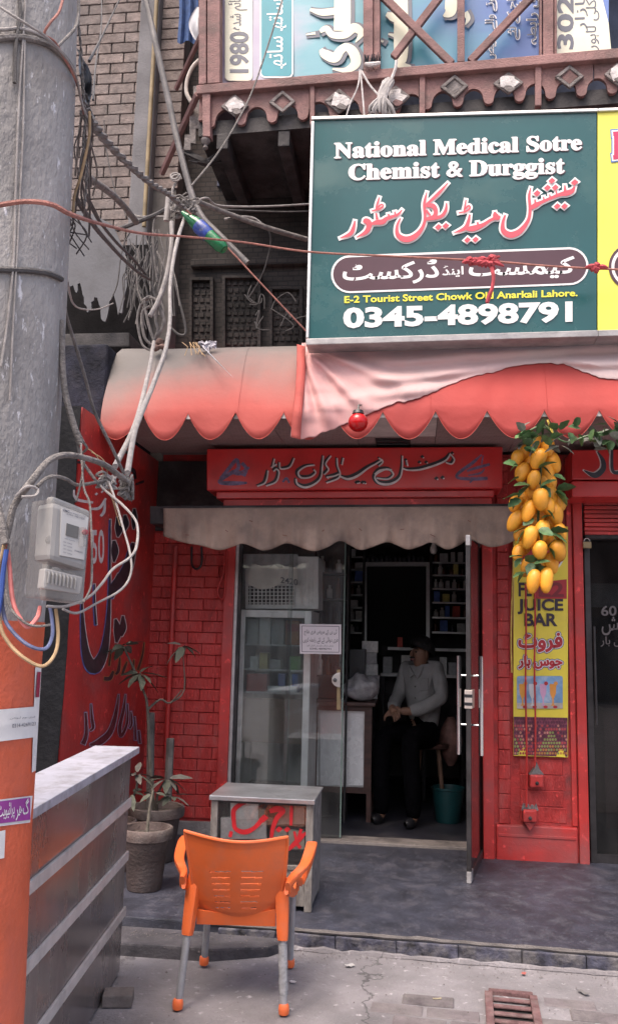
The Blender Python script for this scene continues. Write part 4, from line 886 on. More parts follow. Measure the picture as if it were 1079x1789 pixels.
strokes_px(MB(), PR, L5, 0.0075, dx=9, dy=8, wmul=0.42, minw=10, **f5).build('lettering', white_l, rs); strokes_px(MB(), PR, L6, 0.0075, dx=9, dy=8, wmul=0.42, minw=10, **f6).build('lettering', white_l, rs)
strokes_px(MB(), PR, L5, 0.0046, wmul=0.95, **f5).build('lettering', dark_l, rs); strokes_px(MB(), PR, L6, 0.0046, wmul=0.95, **f6).build('lettering', dark_l, rs)
faded_blue = mat('faded_blue_paint', (0.16, 0.13, 0.24), 0.5, 0.4, 25, 0.05, dirt=(0.42, 0.05, 0.05), dscale=28, damt=0.35)
strokes_px(MB(), PR, [[(850, 55, 10), (790, 110, 22), (700, 175, 22), (690, 210, 20), (790, 218, 24), (890, 215, 22)], [(750, 165, 14), (830, 140, 20), (905, 120, 18)], [(760, 195, 10), (840, 180, 14), (870, 150, 8)], [(860, 60, 8), (850, 120, 10)], [(770, 245, 10), (790, 225, 12)]], 0.0012, **f6).build('ornament', faded_blue, rs)
strokes_px(MB(), PR, [[(95, 215, 16), (160, 140, 26), (205, 90, 24), (215, 150, 26), (150, 190, 26), (90, 240, 24), (180, 248, 30), (275, 245, 16)], [(240, 110, 24), (270, 150, 24), (250, 200, 30)], [(170, 170, 26), (230, 180, 30), (290, 140, 14)]], 0.0012, **f5).build('ornament', faded_blue, rs); strokes_px(MB(), PR, [[(515, 240, 14), (540, 215, 18), (560, 245, 14)]], 0.0012, **f5).build('ornament', faded_blue, rs)

PV = Plane(6.12)
vl = thing('beige_valance', 'dusty beige cloth valance with wavy hem across the shop door', 'valance', PV(600, 890))
tipsv = [286, 400, 420, 495, 590, 690, 790, 880, 905]
def vbot(x):
    seq = [(284, 936), (320, 948), (350, 953), (382, 961), (405, 956), (423, 950), (440, 955), (459, 962), (480, 957), (500, 949), (522, 955), (547, 963), (572, 956), (593, 945), (612, 953), (629, 961), (652, 955), (675, 947), (694, 953), (712, 960), (735, 954), (753, 948), (780, 960), (800, 953), (819, 943), (838, 950), (857, 956), (885, 950), (925, 930), (950, 922)]
    q_ = catmull(seq, 6)
    for a, b in zip(q_, q_[1:]):
        if a[0] <= x <= b[0]: return a[1]+(b[1]-a[1])*(x-a[0])/(b[0]-a[0])
    return 935
q = MB()
def fv(u, v):
    x = 286+(935-286)*u; y0 = 888-4*u; y1 = vbot(x); y = y0+(y1-y0)*v
    w = 0.030*math.sin(x*0.060+0.5)*v + 0.018*math.sin(x*0.15+v*2)*v + 0.010*math.sin(x*0.31)*v + 0.012*noise.noise(Vector((x*0.03, v*2, 0)))
    return PV(x, y, 0.03+w)
q.grid(fv, 150, 14); q.build('cloth', mat('dusty_beige_cloth', (0.32, 0.23, 0.185), 0.9, 0.2, 3, 0.3, 150, dirt=(0.15, 0.115, 0.105), dscale=4, damt=0.5), vl, smooth=True, auto=0, thick=0.004)
MB().tube([PV(282, 888, 0.0), PV(930, 884, 0.0)], 0.018, 8).build('rod', M_dark, vl)
rgv = random.Random(11)
for k in range(9):
    x = 330+k*62+rgv.uniform(-20, 20); y = rgv.uniform(905, 940)
    p = fv((x-286)/649, 0.3+0.5*rgv.random()); MB().box(p+Vector((0, -0.008, 0)), (0.02+0.02*rgv.random(), 0.002, 0.004), ry=rgv.uniform(-1, 1)).build('stain', mat('rust_stain', (0.16, 0.05, 0.04), 0.9, 0.3, 30, 0), vl)
for x, y in ((695, 898), (405, 975)): pass
bx = MB().slab(PV, [(262, 884), (288, 884), (288, 915), (262, 915)], 0.0, 0.25)
tag(bx.build('shutter_bracket', M_dark, bevel=0.006), 'dark shutter bracket at the left end of the beige valance', 'bracket')

M_frame_alu = mat('door_aluminium', (0.45, 0.43, 0.43), 0.45, 0.15, 10, 0.08, 80, metal=0.5, dirt=(0.16, 0.14, 0.14), dscale=8, damt=0.35)
M_glass = glass_mat('shop_glass', tint=(.94, .96, .955), refl=0.06, dust=0.03)
X = lambda x, pl=PD, y=1200: pl(x, y).x
ZT = 2.62
gf = thing('glass_shop_front', 'fixed glass front with aluminium stile left of the shop doorway', 'shop window', (X(500), YD, HP))
MB().boxmm((X(400), YD-0.06, HP+0.02), (X(411.5), YD+0.03, ZT)).build('stile', M_frame_alu, gf, bevel=0.004)
MB().boxmm((X(411.6), YD-0.035, HP+0.02), (X(416), YD+0.02, ZT)).build('stile', M_dark, gf)
MB().boxmm((X(416.1), YD-0.03, HP+0.024), (X(503), YD+0.02, HP+0.09)).build('bottom_rail', M_frame_alu, gf, bevel=0.004)
MB().boxmm((X(416), YD-0.004, HP+0.092), (X(505), YD+0.004, ZT)).build('pane', M_glass, gf)
MB().boxmm((X(505.2), YD-0.005, HP+0.092), (X(506.2), YD+0.005, ZT)).build('pane_edge', mat('glass_edge_green', (0.16, 0.22, 0.2), 0.2, 0.1, 5, 0), gf)
MB().boxmm((X(400), YD-0.07, ZT), (X(842), YD+0.05, ZT+0.08)).build('head_rail', M_frame_alu, gf)
lf = thing('glass_door_leaf', 'closed frameless glass door leaf bearing the white notice', 'door', (X(550), YD-0.03, HP))
MB().boxmm((X(500), YD-0.034, HP+0.03), (X(598), YD-0.024, ZT-0.02)).build('pane', M_glass, lf)
MB().boxmm((X(598.1), YD-0.036, HP+0.03), (X(600.2), YD-0.022, ZT-0.02)).build('pane_edge', MATS['glass_edge_green'], lf)
PL = Plane(YD-0.036)
MB().slab(PL, [(588, 1170), (594, 1170), (594, 1240), (588, 1240)], 0.004, 0.004).build('brass_strip', mat('aged_brass', (0.30, 0.22, 0.12), 0.45, 0.2, 20, 0.05, metal=0.4), lf)
lk = MB().slab(PL, [(594, 1176)]+[(594-15*math.sin(R(a)), 1188-13*math.cos(R(a))) for a in range(0, 181, 15)]+[(594, 1200)], 0.018, 0.018).build('lock', mat('pale_metal', (0.6, 0.57, 0.54), 0.35, 0.1, 20, 0.02, metal=0.6), lf, bevel=0.003)
MB().lathe([(0.014, 0), (0.016, 0.012), (0.008, 0.014)], PL(585, 1188, 0.02), 14, axis=(0, -1, 0)).build('key_cylinder', mat('dark_steel', (0.12, 0.115, 0.12), 0.3, 0.1, 9, 0.02, metal=0.8), lk)
nt = thing('notice_sheet', 'small white printed notice in Urdu taped to the glass door', 'notice', PL(560, 1143, 0.003))
MB().slab(PL, [(523.5, 1090), (595.5, 1091), (595.5, 1143), (523.5, 1142)], 0.003, 0.0016).build('paper', mat('notice_paper', (0.66, 0.60, 0.63), 0.7, 0.04, 6, 0), nt)
t = MB()
for a, b in (((527, 1093.5), (592, 1094.5)), ((592, 1094.5), (592, 1139.5)), ((592, 1139.5), (527, 1138.5)), ((527, 1138.5), (527, 1093.5))): strokes_px(t, PL, [[(*a, 0.9), (*b, 0.9)]], 0.0040)
text_px(t, PL, urdu('ٹی بی کے مریض فری علاج'), ((531, 1099), (588, 1099.5), (531, 1110), (588, 1110.5)), 0.0036, 0.006); text_px(t, PL, urdu('فری دوائی کے لئے رابطہ کریں'), ((529, 1113), (590, 1113.5), (529, 1124), (590, 1124.5)), 0.0036, 0.006)
text_px(t, PL, urdu('نیشنل میڈیکل سٹور پرانی انارکلی لاہور'), ((536, 1125.5), (582, 1126), (536, 1130), (582, 1130.5)), 0.0036, 0.004); text_px(t, PL, '0345-4898791', ((541, 1131.5), (578, 1132), (541, 1135), (578, 1135.5)), 0.0036, 0.01)
t.build('lettering', mat('black_print', (0.04, 0.03, 0.045), 0.5, 0.1, 5, 0), nt)

# open right-hand leaf, turned out over the platform
H0, H1 = Vector((X(840), 6.72)), Vector((0.365, 5.84)); dl = (H1-H0).normalized(); nl = Vector((-dl.y, dl.x))
def lp3(s_, n_, z): p = H0+dl*s_+nl*n_; return Vector((p.x, p.y, z))
LL = (H1-H0).length
rl_ = thing('open_glass_door', 'open glass door leaf with long steel pull handles swung out beside the pillar', 'door', lp3(LL/2, 0, HP))
rz_ = math.atan2(dl.y, dl.x)
def lbox(name, s0, s1, z0, z1, th, m, bev=0.003, n0=0.0, par=None): 
    c = lp3((s0+s1)/2, n0, (z0+z1)/2); return MB().box(c, (s1-s0, th, z1-z0), rz=rz_).build(name, m, par or rl_, bevel=bev)
ztop = at(828, 938, 5.86).z
lbox('pane', 0.02, LL-0.042, HP+0.02, ztop, 0.010, glass_mat('dark_door_glass', tint=(.30, .31, .32), refl=.04, dust=.02), 0)
M_dkmetal = mat('dark_door_metal', (0.055, 0.05, 0.052), 0.4, 0.25, 9, 0.1, metal=0.5)
lbox('edge_strip', LL-0.042, LL, HP+0.02, ztop, 0.030, M_dkmetal); lbox('bottom_patch', LL-0.10, LL+0.002, HP+0.004, HP+0.075, 0.03, M_frame_alu); lbox('top_patch', LL-0.07, LL+0.002, ztop-0.06, ztop+0.01, 0.03, M_frame_alu)
lbox('hinge_stile', -0.02, 0.05, HP+0.01, ZT, 0.05, M_dkmetal); lbox('bottom_rail', 0.05, LL-0.10, HP+0.006, HP+0.055, 0.028, M_dkmetal)
zh0, zh1 = at(818, 1318, 5.95).z, at(818, 1146, 5.95).z
M_chrome = mat('polished_steel', (0.75, 0.74, 0.74), 0.12, 0.05, 9, 0.0, metal=1.0)
for sgn in (-1, 1):
    hd = MB().tube([lp3(LL-0.085, sgn*0.072, zh0), lp3(LL-0.085, sgn*0.072, zh1)], 0.016, 14).build('pull_handle', M_chrome, rl_, smooth=True)
    for zz in (zh0+(zh1-zh0)*0.30, zh0+(zh1-zh0)*0.80): MB().tube([lp3(LL-0.085, sgn*0.006, zz), lp3(LL-0.085, sgn*0.070, zz)], 0.008, 10).build('standoff', M_chrome, hd, smooth=True)
zl = at(818, 1220, 5.95).z
lo_ = lbox('lock_plate', LL-0.14, LL+0.004, zl-0.06, zl+0.06, 0.05, mat('bare_lock_metal', (0.62, 0.55, 0.50), 0.4, 0.15, 20, 0.05, metal=0.6))
for dz in (-0.03, 0.022): lbox('slot', LL+0.003, LL+0.006, zl+dz-0.01, zl+dz+0.01, 0.054, M_black, 0, par=lo_)

# ================================================================== INTERIOR
M_room = mat('dim_room_paint', (0.20, 0.185, 0.18), 0.8, 0.25, 3, 0.1, 40)
rw = thing('shop_room', 'dim walls and ceiling of the medical store seen through the doorway', 'room', (-0.5, 9.0, HP))
MB().boxmm((-1.95, YD+0.10, HP), (-1.85, 10.2, 2.86)).build('side_wall', M_room, rw); MB().boxmm((0.66, 7.02, HP), (0.76, 10.2, 2.86)).build('side_wall', M_room, rw)
MB().boxmm((-1.95, 10.2, HP), (0.76, 10.3, 2.86)).build('back_wall', M_room, rw); MB().boxmm((-1.95, 7.06, 2.86), (0.76, 10.3, 2.95)).build('ceiling', M_room, rw)
# water cooler on top of the fridge; cloth and number model a reflected awning
PC = Plane(7.06); M_white_enamel = mat('white_enamel', (0.84, 0.82, 0.81), 0.4, 0.12, 6, 0.05, dirt=(0.3, 0.27, 0.25), dscale=5, damt=0.3)
ac = thing('air_cooler', 'white air cooler with lattice grille standing on the fridge behind the glass', 'air cooler', PC(480, 1064))
MB().rect(PC, 428, 972, 556, 1064, -0.03, 0.35).build('body', M_white_enamel, ac, bevel=0.01)
MB().rect(PC, 434, 1024, 514, 1056, -0.024, 0.006).build('grille_recess', M_dark, ac)
for k in range(12): x = 436+k*6.9; MB().rect(PC, x, 1024, x+1.4, 1056, -0.008, 0.014).build('bar', M_white_enamel, ac)
for k in range(5): y = 1027+k*6.4; MB().rect(PC, 434, y, 514, y+1.3, -0.006, 0.010).build('bar', M_white_enamel, ac)
for k in range(4): MB().rect(PC, 526+k*6, 980, 528+k*6, 1055, -0.02, 0.012).build('bar', M_white_enamel, ac)
q = MB(); q.grid(lambda u, v: PC(424+96*u, 968+ (18+7*abs(math.sin(u*math.pi*3.5)))*v, 0.03+0.012*math.sin(u*22)), 40, 6)
q.build('cover_frill', mat('grey_frill', (0.40, 0.40, 0.41), 0.9, 0.2, 10, 0.1), ac, smooth=True, thick=0.003)
q = MB(); q.grid(lambda u, v: PC(430+88*u+(4*v), 984+6*u+ (32+10*math.sin(u*5+.4)+8*u)*v, 0.016+0.012*math.sin(u*11+v*3)), 30, 12)
q.build('reflected_awning', mat('cream_awning_reflection', (0.82, 0.79, 0.74), 0.85, 0.1, 7, 0.1), ac, smooth=True, thick=0.003)  # a reflection in the shop glass, modelled as cloth
t = MB(); text_px(t, PC, '2420', ((490, 1008), (520, 1012), (490, 1018), (520, 1023)), 0.040, 0.01); t.build('lettering', grey_p, ac)
# fridge
PF = Plane(7.00)
fr_ = thing('glass_door_fridge', 'upright fridge with white framed glass door full of medicine packs', 'fridge', (X(475, PF), 7.25, HP))
XF0, XF1, zf1 = X(414, PF), X(541, PF), PF(475, 1066).z
MB().boxmm((XF0, 7.035, HP+0.01), (XF0+0.03, 7.665, zf1)).build('side', M_white_enamel, fr_); MB().boxmm((XF1-0.03, 7.035, HP+0.01), (XF1, 7.665, zf1)).build('side', M_white_enamel, fr_)
MB().boxmm((XF0+0.03, 7.615, HP+0.01), (XF1-0.03, 7.665, zf1)).build('back', mat('fridge_liner', (0.6, 0.58, 0.58), 0.5, 0.1, 5, 0), fr_); MB().boxmm((XF0+0.03, 7.035, zf1-0.04), (XF1-0.03, 7.615, zf1)).build('top', M_white_enamel, fr_)
MB().boxmm((XF0+0.03, 7.035, HP+0.01), (XF1-0.03, 7.615, HP+0.3)).build('base', M_dark, fr_)
zb_ = HP+0.31
dfr = MB().boxmm((XF1-0.055, 6.99, zb_), (XF1, 7.033, zf1)).build('door_frame', M_white_enamel, fr_, bevel=0.006); MB().boxmm((XF0, 6.99, zb_), (XF0+0.05, 7.033, zf1)).build('door_frame', M_white_enamel, fr_, bevel=0.006)
MB().boxmm((XF0+0.05, 6.99, zf1-0.06), (XF1-0.055, 7.033, zf1)).build('door_frame', M_white_enamel, fr_, bevel=0.006); MB().boxmm((XF0+0.05, 6.99, zb_), (XF1-0.055, 7.033, zb_+0.05)).build('door_frame', M_white_enamel, fr_)
MB().boxmm((XF0+0.05, 7.005, zb_+0.05), (XF1-0.055, 7.011, zf1-0.06)).build('door_pane', glass_mat('fridge_glass', refl=0.05, dust=0.12), fr_)
SH = [PF(475, y).z for y in (1126, 1170, 1210)]
for z in SH: MB().boxmm((XF0+0.03, 7.055, z-0.012), (XF1-0.03, 7.605, z)).build('shelf', M_white_enamel, fr_)
MB().boxmm((XF0+0.03, 7.075, PF(475, 1300).z), (XF1-0.03, 7.115, PF(475, 1222).z)).build('cardboard_lining', mat('brown_card', (0.20, 0.125, 0.085), 0.9, 0.15, 4, 0.05), fr_)
MB().boxmm((X(466, PF), 7.045, SH[2]+0.001), (X(517, PF), 7.085, SH[2]+0.05)).build('price_strip', M_white_enamel, fr_)
ri = random.Random(21)
def goods(name, label, cat, grp, box, m): return tag(MB().boxmm(*box).build(name, m, bevel=0.003, seg=1), label, cat, grp)
pal = [('white', (0.78, 0.76, 0.74)), ('grey', (0.48, 0.47, 0.48)), ('red', (0.55, 0.08, 0.06)), ('green', (0.22, 0.48, 0.16)), ('blue', (0.10, 0.18, 0.5)), ('orange', (0.65, 0.25, 0.1)), ('yellow', (0.65, 0.56, 0.18))]
PMAT = {n: mat(n+'_pack', c, 0.6, 0.15, 30, 0.02) for n, c in pal}
def bx(x0, x1, y, z, h, d=0.15, pl=PF, y0=7.10): return ((X(x0, pl), y0, z+0.0005), (X(x1, pl), y0+d, z+h))
for (x0, x1, sh, h, c, lab) in ((424, 444, 0, .20, 'grey', 'grey medicine carton at the left of the fridge top shelf'), (446, 466, 0, .22, 'white', 'tall white carton second on the fridge top shelf'), (468, 490, 0, .21, 'grey', 'pale grey carton third on the fridge top shelf'), (493, 517, 0, .20, 'orange', 'white and orange carton at the right of the fridge top shelf'),
                          (431, 446, 1, .10, 'white', 'white pack at the left of the second fridge shelf'), (448, 462, 1, .13, 'yellow', 'yellowish pack on the second fridge shelf'), (466, 486, 1, .08, 'grey', 'low grey pack in the middle of the second fridge shelf'), (500, 521, 1, .11, 'green', 'green pack at the right of the second fridge shelf'),
                          (426, 462, 2, .14, 'red', 'dark red carton on the lower fridge shelf'), (482, 494, 2, .15, 'blue', 'blue pack on the lower fridge shelf'), (496, 506, 2, .14, 'white', 'white pack between blue packs on the lower fridge shelf'), (507, 517, 2, .15, 'blue', 'blue pack at the right end of the lower fridge shelf')):
    goods('medicine_carton', lab, 'carton', 'packs in the glass fridge', bx(x0, x1, 0, SH[sh], h), PMAT[c])
MB().boxmm((X(494, PF), 7.099, SH[0]+.11), (X(516, PF), 7.0995, SH[0]+.17)).build('carton_band', PMAT['red'], bpy.data.objects.get('medicine_carton.003'))
# narrow shelf unit right of the fridge
PE = Plane(7.5)
su = thing('narrow_shelf_unit', 'narrow dark shelf unit with bottles between the fridge and the counter', 'shelf unit', (X(575, PE), 7.6, HP))
MB().boxmm((X(545, PE), 7.72, HP), (X(606, PE), 7.76, 2.5)).build('back', M_dark, su); MB().boxmm((X(545, PE), 7.5, HP), (X(548, PE), 7.72, 2.5)).build('side', M_dark, su); MB().boxmm((X(603, PE), 7.5, HP), (X(606, PE), 7.72, 2.5)).build('side', M_dark, su)
shz = [PE(575, y).z for y in (1000, 1045, 1088, 1135, 1180, 1222)]
for z in shz: MB().boxmm((X(548, PE), 7.5, z-0.015), (X(603, PE), 7.72, z)).build('shelf', M_dark, su)
M_dkshelf = mat('dark_shelf_board', (.09, .08, .08), .6, .3, 6, .05)
def bottle_mesh(h, r): return MB().lathe([(r*0.96, 0), (r, 0.004), (r, h*0.66), (r*0.45, h*0.78), (r*0.42, h*0.86), (r*0.5, h*0.86), (r*0.5, h), (r*0.3, h)], (0, 0, 0), 10)
BM = {}
M_amber = mat('amber_bottle', (0.10, 0.035, 0.015), 0.2, 0.2, 20, 0); M_palebot = mat('pale_bottle', (0.62, 0.60, 0.58), 0.35, 0.15, 20, 0); M_dkbot = mat('dark_bottle', (0.05, 0.05, 0.06), 0.25, 0.3, 20, 0)
def bottle(p, h, r, key, label, grp):
    k = (round(h, 2), key)
    if k not in BM:
        o_ = bottle_mesh(h, r).build('medicine_bottle', {'amber': M_amber, 'pale': M_palebot, 'dark': M_dkbot}[key], smooth=True); BM[k] = o_
    else: o_ = BM[k].copy(); COL.objects.link(o_)
    o_.location = p; tag(o_, label, 'bottle', grp); return o_
for z in shz[:-1]:
    x = X(550, PE)+0.03
    while x < X(601, PE)-0.03:
        kk = ri.choice(('amber', 'pale', 'dark', 'dark'))
        bottle((x, 7.58+ri.uniform(-.02, .03), z+0.0005), ri.choice((.12, .15, .18)), 0.026, kk, f'small {"amber" if kk=="amber" else kk} medicine bottle on the narrow shelf beside the fridge', 'bottles on the narrow shelf unit'); x += 0.06+ri.uniform(0, .02)
# dark doorway with steel frame in the back partition
PK = Plane(9.3)
M_steel = mat('brushed_steel', (0.50, 0.50, 0.50), 0.3, 0.12, 10, 0.03, metal=0.8)
dw = thing('steel_framed_doorway', 'dark inner doorway with a bright steel frame at the back of the store', 'doorway', (X(692, PK), 9.3, HP))
MB().rect(PK, 634, 986, 640, 1145, 0.0, 0.08).build('jamb', M_steel, dw); MB().rect(PK, 744, 986, 750, 1145, 0.0, 0.08).build('jamb', M_steel, dw); MB().rect(PK, 634, 982, 750, 989, 0.003, 0.083).build('head', M_steel, dw)
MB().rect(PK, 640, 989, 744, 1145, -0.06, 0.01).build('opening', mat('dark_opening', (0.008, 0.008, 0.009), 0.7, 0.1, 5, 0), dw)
rk = random.Random(4)
for k in range(13):
    x = 642+k*8; p = PK(x, 982, -0.02); p.z += 0.0035; bottle(p, rk.choice((.06, .09)), 0.026, 'dark', 'small dark bottle in the row on top of the steel doorway frame', 'row on the steel doorway frame')
# back shelves either side
def shelf_unit(name, label, x0, x1, ys, ytop, ybot, Yp, lab, grp, boxes=True, dens=0.042):
    pl = Plane(Yp); t_ = thing(name, label, 'shelf unit', (X((x0+x1)/2, pl), Yp, HP))
    MB().boxmm((X(x0, pl), Yp+0.26, pl(x0, ybot).z), (X(x1, pl), Yp+0.3, pl(x0, ytop).z)).build('back', M_dark, t_)
    for xx in (x0, x1): MB().boxmm((X(xx, pl)-0.012, Yp, pl(x0, ybot).z), (X(xx, pl)+0.012, Yp+0.259, pl(x0, ytop).z)).build('side', M_dark, t_)
    for y in ys:
        z = pl((x0+x1)/2, y).z; MB().boxmm((X(x0, pl)+0.013, Yp-0.004, z-0.018), (X(x1, pl)-0.013, Yp+0.258, z)).build('shelf', M_steel, t_)
        x = X(x0, pl)+0.05
        while x < X(x1, pl)-0.05:
            kk = rk.choice(('amber', 'pale', 'dark', 'pale'))
            if rk.random() < 0.4 and boxes:
                w = rk.uniform(.04, .09); nm = rk.choice(('white', 'grey', 'grey', 'red', 'blue', 'yellow'))
                goods('medicine_carton', f'small {nm} carton on the {lab}', 'carton', grp, ((x-0.02, Yp+.03, z+.0005), (x-0.02+w, Yp+.14, z+rk.uniform(.07, .125))), PMAT[nm]); x += w+.03
            else: bottle((x, Yp+.08+rk.uniform(-.02, .03), z+.0005), rk.choice((.08, .10, .12)), .026, kk, f'{kk} bottle on the {lab}', grp); x += dens+rk.uniform(0, .03)
    return t_
shelf_unit('wall_shelf', 'dark wall shelves of bottles left of the steel doorway', 603, 632, (972, 994, 1016, 1038, 1060, 1082, 1104), 950, 1150, 9.2, 'back shelves left of the steel doorway', 'goods left of the steel doorway')
shelf_unit('wall_shelf', 'steel wall shelves of bottles right of the steel doorway', 752, 832, (982, 1004, 1028, 1052, 1078, 1104), 950, 1150, 9.2, 'back shelves right of the steel doorway', 'goods right of the steel doorway')
# white shelves behind the seated man
PM = Plane(8.7)
wsx = thing('white_back_shelf', 'two white shelf boards behind the seated man', 'shelf', PM(740, 1182))
MB().boxmm((X(676, PM), 8.7, PM(740, 1137).z), (X(815, PM), 8.95, PM(740, 1132).z)).build('shelf', M_white_enamel, wsx); MB().boxmm((X(664, PM), 8.68, PM(740, 1183).z), (X(806, PM), 8.95, PM(740, 1178).z)).build('shelf', M_white_enamel, wsx)
MB().boxmm((X(664, PM), 8.96, PM(740, 1300).z), (X(815, PM), 9.0, PM(740, 1130).z)).build('back', M_dark, wsx)
for xx in (666, 738, 804): MB().boxmm((X(xx, PM), 8.70, HP+.004), (X(xx, PM)+.03, 8.94, PM(740, 1184).z)).build('leg', M_dark, wsx)
zz = PM(740, 1178).z
for (x0, x1, h, c, lab) in ((668, 684, .16, 'grey', 'grey box on the lower white shelf left of the man'), (700, 716, .18, 'white', 'white plastic bag shaped pack behind the man on the lower shelf'), (768, 780, .17, 'white', 'white pack right of the man on the lower shelf'), (783, 797, .12, 'grey', 'low grey pack at the right of the lower shelf')): goods('shelf_pack', lab, 'pack', 'packs behind the man', ((X(x0, PM), 8.74, zz+.0005), (X(x1, PM), 8.88, zz+h)), PMAT[c])
goods('red_jar', 'small red carton standing on the upper white shelf', 'carton', 'packs behind the man', ((X(693, PM), 8.74, PM(740, 1132).z+.0005), (X(702, PM), 8.82, PM(740, 1132).z+.1)), PMAT['red'])

# counter with frosted panel
PQ = Plane(7.55)
ct = thing('brown_counter', 'dark brown wooden counter with a frosted glass panel in front inside the door', 'counter', (X(600, PQ), 7.75, HP))
M_brown = mat('dark_brown_wood', (0.085, 0.038, 0.030), 0.5, 0.3, 5, 0.1, 40, stretch=(1, 1, 4))
zt_, zb2 = PQ(600, 1226).z, PQ(600, 1385).z
MB().boxmm((X(545, PQ), 7.50, zt_-0.03), (X(656, PQ), 8.1, zt_)).build('top', M_brown, ct, bevel=0.006)
for (x0, x1, z0, z1) in ((548, 556, zb2, zt_-.03), (637, 650, zb2, zt_-.03)): MB().boxmm((X(x0, PQ), 7.55, z0), (X(x1, PQ), 7.6, z1)).build('stile', M_brown, ct, bevel=0.003)
MB().boxmm((X(556, PQ), 7.55, PQ(600, 1242).z), (X(637, PQ), 7.6, zt_-.031)).build('rail', M_brown, ct); MB().boxmm((X(556, PQ), 7.55, zb2), (X(637, PQ), 7.6, PQ(600, 1375).z)).build('rail', M_brown, ct)
MB().boxmm((X(556, PQ), 7.57, PQ(600, 1375).z), (X(637, PQ), 7.58, PQ(600, 1242).z)).build('frosted_panel', mat('frosted_panel', (0.93, 0.92, 0.93), 0.25, 0.15, 3.5, 0.06, 7, metal=.2, dirt=(0.34, 0.33, 0.34), dscale=4.2, damt=0.4, stretch=(1, 1, .7)), ct)  # near-white base carries the brightness of a street reflection
for (xa_, xb_, ya_, yb_) in ((556.2, 559, 1242, 1375), (634, 636.8, 1242, 1375), (559.2, 633.8, 1242, 1245), (559.2, 633.8, 1372, 1375)): MB().rect(PQ, xa_, ya_, xb_, yb_, -.008, .012).build('bead', M_steel, ct)
MB().boxmm((X(548, PQ), 7.62, zb2), (X(650, PQ), 8.08, zt_-.031)).build('cabinet', M_dark, ct)
for xx in (549, 642):
    for yy in (7.56, 8.02): MB().boxmm((X(xx, PQ), yy, HP+.004), (X(xx, PQ)+.04, yy+.04, zb2-.001)).build('leg', M_brown, ct)
goods('black_box', 'black box like an old monitor on the brown counter', 'box', None, ((X(600, PQ), 7.75, zt_+.0005), (X(634, PQ), 8.0, zt_+.45)), M_black)
for k in range(5):
    z0 = zt_+.0005+k*.105
    goods('grey_carton', f'{["lowest", "second", "middle", "fourth", "topmost"][k]} grey carton in the stack behind the bags on the counter', 'carton', 'stack of cartons on the counter', ((X(622, PQ)+.004*k, 8.02+.005*(k % 2), z0), (X(655, PQ)-.01*(k % 2), 8.09, z0+.103)), PMAT['grey'] if k % 2 else PMAT['white'])
rb = random.Random(9); q = MB()
def bag(u, v):
    a = u*2*math.pi; b_ = v*math.pi; p = Vector((math.cos(a)*math.sin(b_)*.17, math.sin(a)*math.sin(b_)*.12, .11-.11*math.cos(b_)))
    p *= 1+0.35*noise.noise(p*9)+0.15*noise.noise(p*23); return p+Vector((X(630, PQ), 7.63, zt_+.004))
q.grid(bag, 32, 18)
tag(q.build('plastic_bags', mat('crumpled_plastic', (0.42, 0.40, 0.41), 0.3, 0.25, 14, 0.6, 30, dirt=(0.14, 0.12, 0.16), dscale=10, damt=0.4), smooth=True, auto=0), 'heap of crumpled plastic bags on the brown counter', 'bags')
# bulb
bp = at(757, 948, 7.3); bu = thing('bare_bulb', 'bare glass bulb hanging just inside the shop door', 'bulb', bp)
MB().lathe([(.004, -.10), (.022, -.092), (.032, -.065), (.026, -.035), (.014, -.012), (.014, 0)], bp, 16).build('glass', mat('milky_glass', (0.55, 0.53, 0.5), 0.15, 0.05, 5, 0), bu, smooth=True)
MB().lathe([(.016, 0), (.018, .03), (.006, .035)], bp, 12).build('holder', M_black, bu); MB().tube([bp+Vector((0, 0, .034)), (bp.x, bp.y, 2.86)], .004, 5).build('wire', M_black, bu)
# stool, bucket and bag beside the man
st = thing('wooden_stool', 'dark wooden stool under the seated man', 'stool', (0.12, 7.72, HP))
zs = 0.66
MB().lathe([(.17, -.03), (.175, -.02), (.175, 0), (.17, .006)], (0.12, 7.74, zs), 20).build('seat', M_brown, st)
for a in range(4):
    an = R(45+90*a); MB().tube([(0.12+.11*math.cos(an), 7.74+.11*math.sin(an), zs-.03), (0.12+.19*math.cos(an), 7.74+.19*math.sin(an), HP+.004)], .018, 8).build('leg', mat('worn_wood', (0.16, 0.09, 0.06), 0.6, 0.2, 8, 0.1), st)
bk = at(782, 1365, 7.5)
tb = thing('teal_bucket', 'dark teal bucket on the floor right of the seated man', 'bucket', (X(783, Plane(7.6)), 7.75, HP+.004))
MB().lathe([(.10, 0), (.105, .01), (.135, .27), (.145, .275), (.145, .29), (.13, .29), (.095, .02)], (X(783, Plane(7.6)), 7.75, HP+.0045), 20).build('pail', mat('teal_plastic', (0.008, 0.05, 0.055), 0.4, 0.1, 6, 0), tb, smooth=True)
q = MB(); q.grid(lambda u, v: Vector((X(788, Plane(7.7))+.10*math.cos(u*6.283)*math.sin(.25+v*2.6)*(1+.2*noise.noise(Vector((u*5, v*5, 0)))), 7.9+.08*math.sin(u*6.283)*math.sin(.25+v*2.6), HP+.45+.42*v)), 24, 14)
tag(q.build('hanging_bag', mat('brown_bag', (0.16, 0.075, 0.06), 0.7, 0.4, 12, 0.2), smooth=True), 'brownish patterned bag hanging right of the seated man', 'bag')

